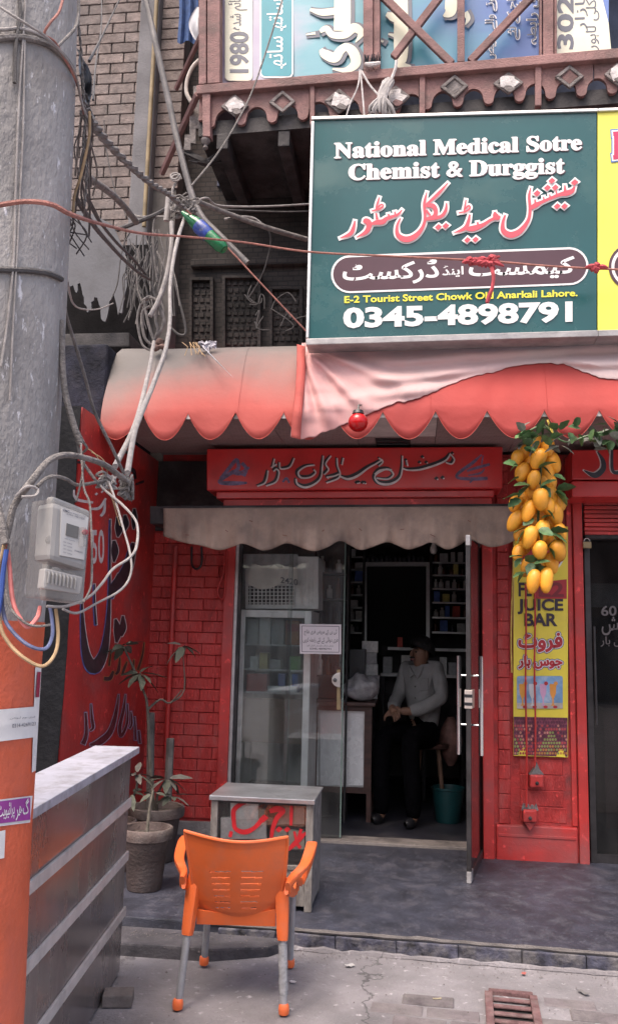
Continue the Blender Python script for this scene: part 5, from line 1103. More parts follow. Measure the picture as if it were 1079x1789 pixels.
# ------------------------------------------------------------------ seated man
def skinned(name, nodes, edges, m, parent, sub=2, root=0):
    me = bpy.data.meshes.new(name); me.from_pydata([n[:3] for n in nodes], edges, []); ob = bpy.data.objects.new(name, me); COL.objects.link(ob)
    md = ob.modifiers.new('s', 'SKIN'); md.use_smooth_shade = True
    for i, n in enumerate(nodes): sv = me.skin_vertices[0].data[i]; sv.radius = (n[3], n[4] if len(n) > 4 else n[3]); sv.use_root = (i == root)
    ob.modifiers.new('d', 'SUBSURF').levels = sub; ob.modifiers['d'].render_levels = sub
    dg = bpy.context.evaluated_depsgraph_get(); dg.update(); nm = bpy.data.meshes.new_from_object(ob.evaluated_get(dg)); bpy.data.objects.remove(ob)
    org = ORG[parent.name] if parent else Vector()
    for v in nm.vertices: v.co -= org
    nm.materials.clear(); nm.materials.append(m)
    for p in nm.polygons: p.use_smooth = True
    o_ = bpy.data.objects.new(name, nm); COL.objects.link(o_)
    if parent: o_.parent = parent
    ORG[o_.name] = org
    return o_
mx, my = 0.10, 7.72       # seated, facing the street, leaning a little forward, hands together on his lap
M_skin = mat('brown_skin', (0.22, 0.115, 0.075), 0.55, 0.12, 20, 0.05); M_shirt = mat('pale_grey_shirt', (0.25, 0.243, 0.24), 0.85, 0.10, 9, 0.25, 60); M_trou = mat('black_trousers', (0.005, 0.0048, 0.006), 0.95, 0.2, 9, 0.5, 30, spec=0.0); M_hair = mat('black_hair', (0.010, 0.009, 0.009), 0.5, 0.3, 60, 0.6, 160)
man = thing('person', 'person in a pale grey shirt and dark trousers seated inside the shop door', 'person', (mx, my, HP))
N_ = [(mx, my+.0, .74, .115, .10), (mx-.005, my-.01, .98, .115, .085), (mx-.01, my-.03, 1.20, .135, .085), (mx-.01, my-.05, 1.275, .075, .075), (mx+.0, my-.07, 1.315, .066, .07), (mx+.005, my-.085, 1.385, .086, .10), (mx+.01, my-.085, 1.455, .070, .085),
      (mx-.17, my-.04, 1.265, .062), (mx-.235, my-.07, 1.05, .048), (mx-.15, my-.30, .955, .038), (mx-.09, my-.40, .955, .030),
      (mx+.15, my-.04, 1.27, .062), (mx+.225, my-.06, 1.05, .048), (mx+.06, my-.29, .945, .038), (mx-.02, my-.385, .945, .030),
      (mx-.09, my-.10, .76, .09), (mx-.14, my-.46, .76, .068), (mx-.15, my-.47, .42, .050), (mx-.15, my-.44, .16, .036), (mx-.15, my-.56, .125, .035),
      (mx+.09, my-.10, .76, .09), (mx+.14, my-.45, .76, .068), (mx+.15, my-.42, .42, .050), (mx+.15, my-.38, .16, .036), (mx+.16, my-.50, .125, .035)]
E_ = [(0, 1), (1, 2), (2, 3), (3, 4), (4, 5), (5, 6), (2, 7), (7, 8), (8, 9), (9, 10), (2, 11), (11, 12), (12, 13), (13, 14), (0, 15), (15, 16), (16, 17), (17, 18), (18, 19), (0, 20), (20, 21), (21, 22), (22, 23), (23, 24)]
body = skinned('body', N_, E_, M_skin, man)
# shirt: torso and sleeves a little larger than the body
g_ = 0.016
SN = [(mx, my+.005, .72, .178, .150), (mx-.005, my-.01, .98, .168, .122), (mx-.01, my-.03, 1.20, .180, .118), (mx-.01, my-.045, 1.285, .080, .082), (mx-.18, my-.04, 1.265, .078), (mx-.245, my-.07, 1.05, .068), (mx-.165, my-.27, .965, .056), (mx-.13, my-.335, .96, .050),
      (mx+.16, my-.04, 1.27, .078), (mx+.235, my-.06, 1.05, .068), (mx+.085, my-.26, .955, .056), (mx+.04, my-.32, .95, .050)]
SE = [(0, 1), (1, 2), (2, 3), (2, 4), (4, 5), (5, 6), (6, 7), (2, 8), (8, 9), (9, 10), (10, 11)]
sh_ = skinned('shirt', SN, SE, M_shirt, man)
for v in sh_.data.vertices: v.co += noise.noise_vector(v.co*9)*0.010 + noise.noise_vector(Vector((v.co.x*30, v.co.y*30, v.co.z*12)))*0.006
for s_ in (-1, 1): MB().prism([(mx-.01+s_*.005, my-.155, 1.225), (mx-.01+s_*.075, my-.125, 1.29), (mx-.01+s_*.085, my-.10, 1.265), (mx-.01+s_*.045, my-.165, 1.195)], (0, -.008, 0)).build('collar', M_shirt, sh_)
for k in range(4): MB().lathe([(.006, 0), (.006, .004), (.003, .005)], (mx-.005, my-.148-.004*(k == 1), 1.22-k*.09), 8, axis=(0, -1, 0)).build('button', mat('dark_button', (0.05, 0.045, 0.045), 0.4, 0.1, 9, 0), sh_)
MB().box((mx+.085, my-.145, 1.15), (.09, .008, .10)).build('pocket', M_shirt, sh_, bevel=0.004)
TN = [(mx, my+.02, .74, .165, .135), (mx-.09, my-.10, .76, .105), (mx-.14, my-.46, .76, .088), (mx-.15, my-.475, .42, .078), (mx-.15, my-.45, .145, .070), (mx+.09, my-.10, .76, .105), (mx+.14, my-.45, .76, .088), (mx+.15, my-.425, .42, .078), (mx+.15, my-.39, .145, .070)]
skinned('trousers', TN, [(0, 1), (1, 2), (2, 3), (3, 4), (0, 5), (5, 6), (6, 7), (7, 8)], M_trou, man)
# face, ears, hair; the head turns a little to his right
hc = Vector((mx+.006, my-.085, 1.40)); hq = Matrix.Rotation(R(-14), 3, 'Z') @ Matrix.Rotation(R(6), 3, 'Y') @ Matrix.Scale(1.07, 3)
def hp_(x, y, z): return hc + hq @ Vector((x, y, z))
fc = MB(); fc.tube([hp_(0, -.088, .022), hp_(0, -.104, -.004), hp_(0, -.108, -.018), hp_(0, -.094, -.026)], [.008, .012, .016, .010], 8); fc.build('nose', M_skin, man, smooth=True)
fc = MB().lathe([(.004, -.008), (.024, -.006), (.026, 0), (.022, .007), (.004, .009)], hp_(0, -.088, -.052), 12, sy=.5); fc.build('mouth', mat('lips', (0.15, 0.05, 0.045), 0.5, 0.1, 9, 0), man, smooth=True)
fc = MB().lathe([(.004, -.006), (.028, -.004), (.028, .003), (.004, .005)], hp_(0, -.092, -.038), 12, sy=.45); fc.build('moustache', M_hair, man, smooth=True)
for s_ in (-1, 1):
    MB().lathe([(.003, -.008), (.011, -.003), (.011, .003), (.003, .008)], hp_(s_*.032, -.082, .008), 10, sy=.6).build('eye', mat('dark_eye', (0.03, 0.025, 0.025), 0.2, 0.1, 9, 0), man, smooth=True)
    MB().tube([hp_(s_*.014, -.09, .030), hp_(s_*.034, -.088, .036), hp_(s_*.052, -.074, .028)], [.004, .006, .003], 6).build('eyebrow', M_hair, man, smooth=True)
    MB().lathe([(.004, -.028), (.014, -.02), (.018, .008), (.013, .026), (.003, .032)], hp_(s_*.083, .0, -.002), 10, sx=.45).build('ear', M_skin, man, smooth=True)
hm_ = MB()
def hair(u, v):
    a = u*2*math.pi; b_ = v*math.pi*(0.50+0.13*math.sin(a)); r = Vector((math.sin(b_)*math.cos(a)*.106, math.sin(b_)*math.sin(a)*.124+.014, math.cos(b_)*.116))
    r *= 1+.06*noise.noise(r*40); return hp_(r.x, r.y, r.z+.012)
hm_.grid(hair, 36, 14); hm_.build('hair', M_hair, man, smooth=True, auto=0)
def hand(w, dirv, up, side, name):
    """five bent fingers on a palm; w wrist, dirv along the palm, side = direction of the thumb"""
    w, d, u, s_ = Vector(w), Vector(dirv).normalized(), Vector(up).normalized(), Vector(side).normalized(); h = MB()
    c = w+d*.045; h.tube([w-d*.01, w+d*.02, w+d*.06, w+d*.082], [.024, .032, .036, .026], 10, smooth=3)
    for k, ln in enumerate((.072, .080, .074, .058)):
        b_ = w+d*.078+s_*(.028-.019*k); h.tube([b_-d*.012, b_+d*ln*.4+u*.003, b_+d*ln*.75-u*.012, b_+d*ln*.85-u*.034], [.0095, .0092, .0085, .007], 7, smooth=3)
    b_ = w+d*.025+s_*.028; h.tube([b_-s_*.008, b_+d*.02+s_*.020, b_+d*.045+s_*.028-u*.006, b_+d*.062+s_*.022-u*.016], [.012, .0115, .010, .008], 7, smooth=3)
    return h.build(name, M_skin, body, smooth=True)
hand((mx-.095, my-.395, .955), (.75, -.5, -.25), (0.1, -.3, .95), (.3, .6, .5), 'hand'); hand((mx-.015, my-.38, .948), (-.72, -.55, -.2), (0, -.3, .95), (.1, .7, .6), 'hand')
for s_, yy in ((-1, my-.46), (1, my-.40)):
    MB().grid(lambda u, v: Vector((mx+s_*.152+.045*math.cos(u*6.283)*math.sin(.15+v*2.8)**.6, yy-.06+.14*(v-.5)*-1, HP+.045+.042*math.sin(u*6.283)*math.sin(.15+v*2.8)**.6)), 16, 10).build('shoe', M_black, man, smooth=True)

# he sits turned towards the counter on his right hand side, head a little lowered
man.rotation_euler = (0, 0, R(-34)); man.scale = (.95, .95, 1.09); man.location = Vector((mx+.01, my+.10, HP))
st.location.x += .03; st.location.y += .12; st.scale.z = 1.12
# ================================================================== RIGHT SIDE: JUICE BANNER, MANGOES, NEXT SHOP
PJ = Plane(YP-0.002)
jb = thing('juice_bar_banner', 'tall yellow juice bar banner with fruit pictures on the red pillar', 'banner', PJ(943, 1320))
PJ = Plane(YP-0.012)
q = MB(); q.grid(lambda u, v: PJ(896+95*u, 917+(1320-917)*v+3*u, 0.004+0.003*math.sin(v*14)+0.002*math.sin(u*9)), 10, 30)
M_yban = mat('yellow_banner_vinyl', (0.78, 0.62, 0.06), 0.4, 0.12, 2, 0.03, dirt=(0.62, 0.50, 0.10), dscale=3, damt=0.3)
q.build('vinyl', M_yban, jb, smooth=True, thick=0.002)
def jq(x0, y0, x1, y1): return ((x0, y0), (x1, y0), (x0, y1), (x1, y1))
def pf(P, off, name, m): return poly_face(PJ, P, off, name, m, jb)
circ = lambda cx, cy, rx, ry, n=28: [(cx+rx*math.cos(2*math.pi*k/n), cy+ry*math.sin(2*math.pi*k/n)) for k in range(n)]
M_jred = mat('red_print', (0.42, 0.02, 0.03), 0.4, 0.08, 5, 0); M_jblk = mat('near_black_print', (0.035, 0.02, 0.035), 0.4, 0.1, 5, 0)
pf([(x, y) for x, y in circ(944, 972, 40, 31) if True], 0.0105, 'logo_ring', M_wprint); pf(circ(944, 972, 37, 28), 0.0115, 'logo', M_jred)
pf([(932, 1018), (989, 1012), (989, 1046), (932, 1046)], 0.0105, 'price_patch', M_jred)
t = MB(); text_px(t, PJ, 'FE', jq(905, 1018, 928, 1041), 0.0105, 0.03, cap=.7); text_px(t, PJ, 'JUICE', jq(903, 1047, 983, 1066), 0.0105, 0.035, cap=.7); text_px(t, PJ, 'BAR', jq(915, 1072, 973, 1093), 0.0105, 0.035, cap=.7); t.build('lettering', M_jblk, jb)
t = MB(); text_px(t, PJ, 'E2', jq(940, 1018, 984, 1042), 0.0125, 0.03, cap=.7); t.build('lettering', mat('dark_red_print', (0.20, 0.012, 0.02), 0.4, 0.08, 5, 0), jb)
def thick_text(t, txt, q, off, d):
    """bold outline by laying the line down in a ring of offsets"""
    ks = [(0, 0)] if d == 0 else [(d*math.cos(a*math.pi/4), d*math.sin(a*math.pi/4)) for a in range(8)]
    for k, (dx_, dy_) in enumerate(ks): text_px(t, PJ, txt, [(a+dx_, b+dy_) for a, b in q], off+k*.00012, .014)
for d_, off, m in ((3.4, 0.0105, mat('navy_print', (0.03, 0.05, 0.22), 0.4, 0.05, 5, 0)), (2.2, 0.0122, M_wprint), (0.9, 0.0139, M_jred)):
    t = MB(); thick_text(t, urdu('فروٹ'), jq(905, 1106, 981, 1139), off, d_); t.build('lettering', m, jb)
    t = MB(); thick_text(t, urdu('جوس بار'), jq(905, 1146, 981, 1168), off+.00002, d_); t.build('lettering', m, jb)
# picture strip: drinks on a beach
pf(rrect(902, 1181, 982, 1238, 4), 0.0105, 'picture', mat('sky_print', (0.18, 0.32, 0.52), 0.4, 0.25, 7, 0, dirt=(0.6, 0.6, 0.62), dscale=9, damt=0.5))
pf([(902, 1228), (982, 1228), (982, 1238), (902, 1238)], 0.0115, 'picture', mat('sand_print', (0.45, 0.40, 0.36), 0.4, 0.2, 9, 0))
for cx, m in ((912, (0.65, 0.30, 0.05)), (929, (0.55, 0.55, 0.58)), (948, (0.55, 0.30, 0.45)), (965, (0.70, 0.28, 0.05))):
    mm = mat(f'drink_print_{cx}', m, 0.4, 0.1, 9, 0)
    pf([(cx-6, 1195), (cx+6, 1195), (cx+5, 1212), (cx+1.2, 1221), (cx+1.2, 1230), (cx+4, 1233), (cx-4, 1233), (cx-1.2, 1230), (cx-1.2, 1221), (cx-5, 1212)], 0.0125, 'picture', mm)
    pf(circ(cx+5, 1194, 3.5, 3.5, 12), 0.0135, 'picture', M_jred if cx in (948, 929) else mm)
    pf(circ(cx+4, 1235, 4, 2.4, 10), 0.0135, 'picture', M_jred)
# fruit market picture
pf([(896.5, 1252), (990.5, 1254), (990.5, 1322), (896.5, 1319)], 0.0103, 'picture', mat('market_print', (0.16, 0.035, 0.06), 0.4, 0.4, 30, 0))
rf = random.Random(2)
fmats = [mat('fruit_print_red', (0.40, 0.05, 0.06), .4, .2, 30, 0), mat('fruit_print_orange', (0.48, 0.20, 0.05), .4, .2, 30, 0), mat('fruit_print_green', (0.26, 0.30, 0.09), .4, .2, 30, 0), mat('fruit_print_pink', (0.50, 0.20, 0.16), .4, .2, 30, 0)]
fmats.append(mat('fruit_print_dark', (0.10, 0.015, 0.045), .4, .3, 30, 0)); acc = {i: MB() for i in range(5)}; e = 0
for r in range(11):
    for c in range(20):
        x = 899+c*4.7+(r % 2)*2.2; y = 1256+r*6.0
        if x > 989: continue
        tri = (abs(x-962) < (y-1276)*0.72) or (abs(x-905) < (y-1280)*0.6)
        e2 = 1
        i = (2 if y < 1300 else rf.choice((2, 1, 1))) if tri and x > 935 else ((rf.choice((0, 0, 3, 4, 4)) if y > 1262 else 4) if not tri else rf.choice((0, 3, 2)))
        e += 1; acc[i].quad(*[PJ(a, b, 0.0108+e*1e-5) for a, b in circ(x, y, 1.95, 2.3, 8)])
for i in acc:
    o_ = acc[i].build('picture', fmats[i], jb); o_['kind'] = 'stuff'
pf([(896, 917), (897.6, 917), (897.6, 1200), (896, 1200)], 0.006, 'border', mat('pale_yellow_edge', (0.7, 0.55, 0.15), .5, .1, 5, 0))

# cords hanging in front of the banner
for x, x2, y1, lab in ((917, 919, 1410, 'left red cord hanging in front of the juice bar banner'), (933, 934, 1345, 'right red cord hanging in front of the juice bar banner')):
    q = MB(); q.tube([Plane(YP-0.06)(x+(x2-x)*k/6+0.8*math.sin(k*1.7), 1020+(y1-1020)*k/6) for k in range(7)], 0.007, 6, smooth=4); tag(q.build('red_string', M_redpaint, smooth=True), lab, 'cord')
q = MB(); q.tube([Plane(YP-0.05)(x, y) for x, y in ((897, 940), (895, 1000), (893, 1060), (892, 1120), (893, 1175))], 0.006, 6, smooth=4); tag(q.build('yellow_string', mat('yellow_cord', (0.62, 0.40, 0.10), .6, .2, 20, .1), smooth=True), 'yellow cord hanging along the left edge of the juice bar banner', 'cord')
# two small painted boxes with spikes on the pillar
for (cx, cy, lab, dn) in ((937, 1362, 'upper red painted switch box with a grey hood on the pillar', 0), (925, 1423, 'lower red painted switch box with a frayed grey top on the pillar', 1)):
    bxx = thing('switch_box', lab, 'switch box', PP(cx, cy+14, 0.05))
    MB().rect(PP, cx-12, cy-8, cx+12, cy+14, 0.085, 0.085).build('box', M_redpaint, bxx, bevel=0.012)
    MB().lathe([(.011, 0), (.013, .012), (.004, .016)], PP(cx, cy+6, 0.085), 10, axis=(0, -1, 0)).build('knob', M_dark, bxx)
    if not dn: MB().slab(PP, [(cx-13, cy-8), (cx-5, cy-18), (cx, cy-30), (cx+5, cy-18), (cx+13, cy-8)], 0.07, 0.07).build('hood', M_cement, bxx, bevel=0.006)
    else:
        k = MB()
        for i in range(12): x = cx-13+i*2.3; k.tube([PP(x, cy-7, .05), PP(x+rf.uniform(-2, 2), cy-16-rf.uniform(0, 5), .055)], [.010, .003], 4)
        k.build('frayed_top', M_cement, bxx); MB().slab(PP, [(cx-10, cy+14), (cx+10, cy+14), (cx+1, cy+28), (cx-1, cy+28)], 0.06, 0.05).build('tail', M_redpaint, bxx, bevel=0.004)

# ------------------------------------------------------------------ plastic mango bunch
def leaf_mesh(ln, w, fold=0.25, lobes=3, curl=0.15):
    """pointed lobed leaf along +X"""
    L_ = []; n = 10
    for i in range(n+1):
        t_ = i/n; wd = w*math.sin(math.pi*min(1, t_*0.95+.05))**.8*(1-.35*t_)*(1+.35*abs(math.sin(t_*math.pi*lobes)))
        if i == n: wd = 0.0005
        z = -curl*ln*t_*t_
        L_.append(((t_*ln, -wd, z+fold*wd), (t_*ln, 0, z), (t_*ln, wd, z+fold*wd)))
    v = [p for r in L_ for p in r]; f = []
    for i in range(n): a = i*3; f += [(a, a+3, a+4, a+1), (a+1, a+4, a+5, a+2)]
    return v, f
M_mango = mat('mango_plastic', (0.80, 0.35, 0.03), 0.42, 0.15, 14, 0.06, 60, dirt=(0.66, 0.26, 0.03), dscale=12, damt=0.4, rnd=0.2)
M_leafg = mat('plastic_leaf_green', (0.075, 0.15, 0.055), 0.5, 0.3, 30, 0.1, 60, rnd=0.3); M_leafy = mat('plastic_leaf_dusty', (0.16, 0.17, 0.14), 0.6, 0.3, 30, 0.1, 60, rnd=0.2)
YM = 5.62; PMg = Plane(YM)
mg = thing('mango_bunch', 'long hanging bunch of yellow plastic mangoes with green leaves before the pillar', 'mango bunch', PMg(938, 1040))
def mango_mesh():
    q = MB(); prof = []
    n = 14
    for i in range(n+1):
        t_ = i/n; a = math.pi*t_; r = 0.5*math.sin(a)**.92*(1.0-.16*math.cos(a)); prof.append((max(r, .004), -math.cos(a)))
    q.lathe(prof, (0, 0, 0), 16)
    for v in q.v: v.x += .16*(v.z*.5+.5)**2*.6-.03*(1-v.z)
    return q
mproto = None
MG = [(913, 793, 13, 24, 22, 0), (939, 802, 13, 27, 14, 2), (965, 808, 13, 27, -28, 0), (912, 825, 13, 27, 22, 1), (931, 839, 11, 25, 0, 2), (955, 826, 13, 29, -10, 0), (961, 845, 11, 18, -12, 0), (911, 870, 12, 20, 40, 0), (944, 873, 14, 27, -10, 3), (962, 867, 12, 26, -24, 1), (922, 893, 12, 28, 8, 2), (945, 897, 11, 22, 4, 0), (970, 898, 13, 29, -14, 1),
      (899, 910, 12, 29, 24, 1), (947, 928, 13, 27, -8, 2), (924, 939, 13, 29, 12, 3), (916, 955, 12, 22, 10, 0), (942, 961, 13, 23, -4, 3), (974, 962, 14, 27, -32, 2), (962, 984, 13, 26, -20, 0), (920, 990, 11, 26, 16, 1), (931, 1016, 12, 30, 6, 3), (953, 1014, 12, 31, -6, 3), (906, 891, 10, 18, 30, 0), (964, 915, 10, 20, -60, 0), (925, 812, 11, 24, 8, 0), (948, 846, 11, 24, -6, 0), (925, 866, 11, 24, 14, 0), (935, 912, 11, 24, 2, 0), (955, 944, 11, 24, -12, 0), (908, 930, 11, 24, 20, 0), (940, 990, 11, 24, 0, 0), (899, 880, 11, 22, 18, 1), (978, 878, 11, 22, -16, 1), (903, 800, 11, 22, 16, 1), (978, 930, 11, 22, -20, 1), (905, 965, 11, 22, 14, 1), (932, 775, 12, 22, 5, 1), (956, 782, 12, 22, -12, 1), (930, 858, 11, 22, 6, 1), (958, 884, 11, 22, -8, 2), (936, 948, 11, 22, 4, 1)]
for (x, y, rx, ry, rot, lay) in MG:
    p = PMg(x, y, -0.02+0.045*lay); sc = (p-CAM).length/F_PX*1.04
    if mproto is None:
        ob = mango_mesh().build('mango', M_mango, None, smooth=True, auto=0); mproto = ob; ob.parent = mg
    else: ob = mproto.copy(); COL.objects.link(ob); ob.parent = mg
    ob.location = p-ORG[mg.name]; ob.scale = (rx*sc*1.9, rx*sc*1.9, ry*sc*0.69); ob.rotation_euler = (R(rf.uniform(-14, 14)), R(rot), R(rf.uniform(0, 360)) if False else R(rf.uniform(-40, 40)))
MB().tube([PMg(948, 728, 0), PMg(946, 780, 0.02), PMg(940, 880, 0.02), PMg(936, 990, 0.02)], 0.008, 6, smooth=4).build('stem', M_leafg, mg, smooth=True)
LV = {}
def leaf(parent, p, direction, ln, w, m, roll=0, name='leaf'):
    key = (m.name, round(ln/w, 1))
    d = Vector(direction).normalized(); qt = d.to_track_quat('X', 'Z') @ Matrix.Rotation(roll, 3, 'X').to_quaternion()
    if key not in LV:
        v, f = leaf_mesh(1, w/ln); q = MB(); q.add(v, f); ob = q.build(name, m, None, smooth=True, auto=0); LV[key] = ob
    else: ob = LV[key].copy(); COL.objects.link(ob)
    ob.parent = parent; ob.location = Vector(p)-ORG[parent.name]; ob.rotation_mode = 'QUATERNION'; ob.rotation_quaternion = qt; ob.scale = (ln, ln, ln); return ob
def leaf_px(parent, pl, x, y, dx, dy, ln, w, m, off=0.1, out=0.35, roll=None):
    p = pl(x, y, off); d = RT*dx-UP*dy-FW*out
    return leaf(parent, p, d, ln, w, m, rf.uniform(-.9, .9) if roll is None else roll)
for (x, y, dx, dy, ln) in ((903, 812, -1, -.2, .10), (903, 812, -.8, .5, .08), (940, 818, 1, -.5, .12), (945, 815, .6, .5, .09), (926, 848, -1, -.1, .12), (924, 848, -.8, .6, .12), (944, 850, .8, -.5, .11), (944, 848, .5, .6, .10), (972, 856, 1, -.3, .12), (970, 858, .7, .8, .12), (968, 860, .9, .4, .10),
                   (905, 865, -1, .1, .12), (908, 872, -1, .5, .10), (902, 873, -.6, .9, .08), (928, 882, .5, .5, .08), (930, 905, -.7, .4, .09), (940, 925, .6, .2, .10), (938, 927, .3, .9, .10), (960, 930, 1, -.2, .12), (960, 932, .9, .4, .12), (966, 936, .5, .8, .09), (918, 923, -1, .2, .10), (916, 928, -.7, .7, .10),
                   (957, 956, .6, -.6, .08), (958, 958, .5, .8, .08), (910, 972, -1, -.1, .09), (910, 975, -.6, .6, .08), (932, 985, .9, -.3, .10), (930, 984, -.5, .8, .09), (934, 986, .6, .8, .10), (932, 982, -.7, -.5, .09), (940, 988, .9, .3, .10), (918, 1000, -1, .2, .10), (914, 1002, -.8, .8, .08), (946, 906, .5, -.3, .07), (955, 892, .5, .6, .08), (905, 835, -.9, .3, .09), (966, 830, .9, .3, .08)):
    leaf_px(mg, PMg, x, y, dx, dy, ln, ln*.34, M_leafg, off=0.075+rf.uniform(-.02, .05))
# leafy garland above the mangoes and along the awning edge
gd = thing('leaf_garland', 'artificial leaf garland strung along the awning edge above the mangoes', 'garland', PMg(960, 760))
PGa = Plane(5.40)
MB().tube([PGa(905, 765), PGa(945, 745), PGa(985, 772), PGa(1030, 760), PGa(1090, 752)], 0.006, 6, smooth=5).build('stem', M_leafg, gd, smooth=True)
for i in range(34):
    x = rf.uniform(900, 985); y = rf.uniform(748, 782); a = rf.uniform(0, 6.283); leaf_px(gd, PGa, x, y, math.cos(a), math.sin(a)*.8, rf.uniform(.07, .12), .028, M_leafg if rf.random() < .75 else M_leafy, off=rf.uniform(-.03, .06), out=rf.uniform(-.2, .8))
for i in range(40):
    x = rf.uniform(990, 1095); y = 758+rf.uniform(-22, 22)+8*math.sin(x*.05); a = rf.uniform(0, 6.283); leaf_px(gd, PGa, x, y, math.cos(a), math.sin(a), rf.uniform(.06, .10), .027, M_leafg if rf.random() < .6 else M_leafy, off=rf.uniform(-.03, .05), out=rf.uniform(-.2, .8))
ch = MB(); ch.tube([PGa(955, 733, .02), PGa(962, 750, .02), PGa(968, 768, .02)], 0.007, 5); tag(ch.build('gold_chain', mat('gold_tinsel', (0.55, 0.40, 0.08), .35, .3, 60, .4, 200, metal=.5)), 'short gold tinsel string hanging above the mango bunch', 'tinsel')

# ------------------------------------------------------------------ next shop at the right edge
nsx = thing('neighbour_fascia_sign', 'red fascia sign with dark and white Urdu letters at the right edge', 'sign', PR(1060, 855))
MB().slab(PR, [(998, 786), (1200, 784), (1200, 838), (998, 838)], 0, 0.3).build('board', M_fascia, nsx, bevel=0.01); MB().slab(PR, [(998, 840), (1200, 840), (1200, 868), (998, 868)], 0.012, 0.3).build('lower_board', M_fascia, nsx, bevel=0.01)
NL = [[(860, 325, 8), (905, 400, 34), (905, 470, 44), (840, 520, 44), (750, 480, 8)], [(980, 310, 22), (985, 480, 26), (1060, 495, 30), (1150, 470, 26)]]
kn = dict(x0=860, y0=720, s=4.708)
strokes_px(MB(), PR, NL, 0.0012, dx=-9, dy=-4, grow=1.0, **kn).build('lettering', white_l, nsx); strokes_px(MB(), PR, NL, 0.0030, **kn).build('lettering', mat('slate_brush_paint', (0.05, 0.055, 0.07), .4, .2, 20, 0), nsx)
XN = X(1026, PP, 1250)
sh2 = thing('roller_shutter', 'red ribbed roller shutter rolled up above the neighbouring shop door', 'shutter', (XN+.5, 6.7, 2.5))
z0s, z1s = PP(1050, 935).z, PP(1050, 868).z; n = 9
for k in range(n):
    z = z0s+(z1s-z0s)*k/n; MB().boxmm((XN+.005, YP-.02+.012*(k % 2), z), (XN+1.6, YP+.04, z+(z1s-z0s)/n-.006)).build('slat', M_redpaint, sh2, bevel=.004)
MB().boxmm((XN+.005, YP-.03, z0s-.03), (XN+1.6, YP+.05, z0s-.002)).build('bottom_bar', M_dark, sh2, bevel=.004)
pk = PP(1024, 944, .06); pd = thing('padlock', 'small brass padlock hanging at the corner of the red roller shutter', 'padlock', pk)
MB().box(pk+Vector((0, 0, -.035)), (.062, .03, .05)).build('body', mat('brass', (.30, .22, .12), .35, .2, 20, .05, metal=.6), pd, bevel=.008)
MB().tube([pk+Vector((.022*math.cos(R(a)), 0, .022*math.sin(R(a))-.008)) for a in range(0, 181, 20)], .005, 7).build('shackle', M_chrome, pd, smooth=True)
nd = thing('neighbour_glass_door', 'dark framed glass door of the neighbouring shop at the right edge', 'door', (XN+.3, YP+.1, HP))
MB().boxmm((XN+.003, YP+.02, HP), (XN+.045, YP+.09, z0s-.031)).build('stile', M_dkmetal, nd, bevel=.004); MB().boxmm((XN+.046, YP+.05, HP+.02), (XN+.6, YP+.058, z0s-.031)).build('pane', MATS['dark_door_glass'], nd)
MB().boxmm((XN+.046, YP+.03, HP+.001), (XN+.6, YP+.08, HP+.06)).build('bottom_rail', M_dkmetal, nd)
MB().tube([(XN+.055, YP-.02, 1.05), (XN+.055, YP-.02, 1.75)], .009, 10).build('pull_handle', M_dkmetal, nd, smooth=True)
t = MB(); PN = Plane(YP+.049)
text_px(t, PN, urdu('فریش'), jq(1050, 1075, 1110, 1110), .001, .01); text_px(t, PN, urdu('جوس بار'), jq(1048, 1112, 1112, 1130), .001, .006); text_px(t, PN, '60', jq(1049, 1058, 1076, 1076), .001, .02); t.build('lettering', mat('dim_window_paint', (.12, .10, .10), .5, .2, 20, 0), nd)
nr = thing('neighbour_room', 'dark interior of the neighbouring shop behind its glass door', 'room', (2, 8, HP))
MB().boxmm((.77, 8.9, HP), (3.2, 9.0, 2.95)).build('back_wall', M_dark, nr); MB().boxmm((3.1, 6.7, HP), (3.2, 8.9, 2.95)).build('side_wall', M_room, nr); MB().boxmm((.77, 6.98, 2.86), (3.2, 8.9, 2.95)).build('ceiling', M_room, nr)
MB().boxmm((XN, YP+.02, z1s), (3.2, YP+.2, 3.04)).build('lintel', M_redpaint, nr)
PN2 = Plane(7.8)
cn = thing('red_shop_counter', 'dark red counter inside the neighbouring shop', 'counter', (X(1075, PN2), 7.9, HP)); MB().boxmm((X(1052, PN2), 7.8, HP+.004), (3, 8.2, 1.05)).build('cabinet', mat('dark_red_laminate', (0.10, 0.012, 0.016), .4, .2, 5, .02), cn); MB().boxmm((X(1050, PN2), 7.76, 1.05), (3, 8.22, 1.09)).build('top', M_brown, cn)
ml = MB().boxmm((X(1038, PN2), 7.9, PN2(1060, 1060).z), (2.9, 7.95, PN2(1060, 1018).z)); tag(ml.build('steel_menu_panel', M_steel), 'bright steel panel inside the neighbouring shop', 'panel')
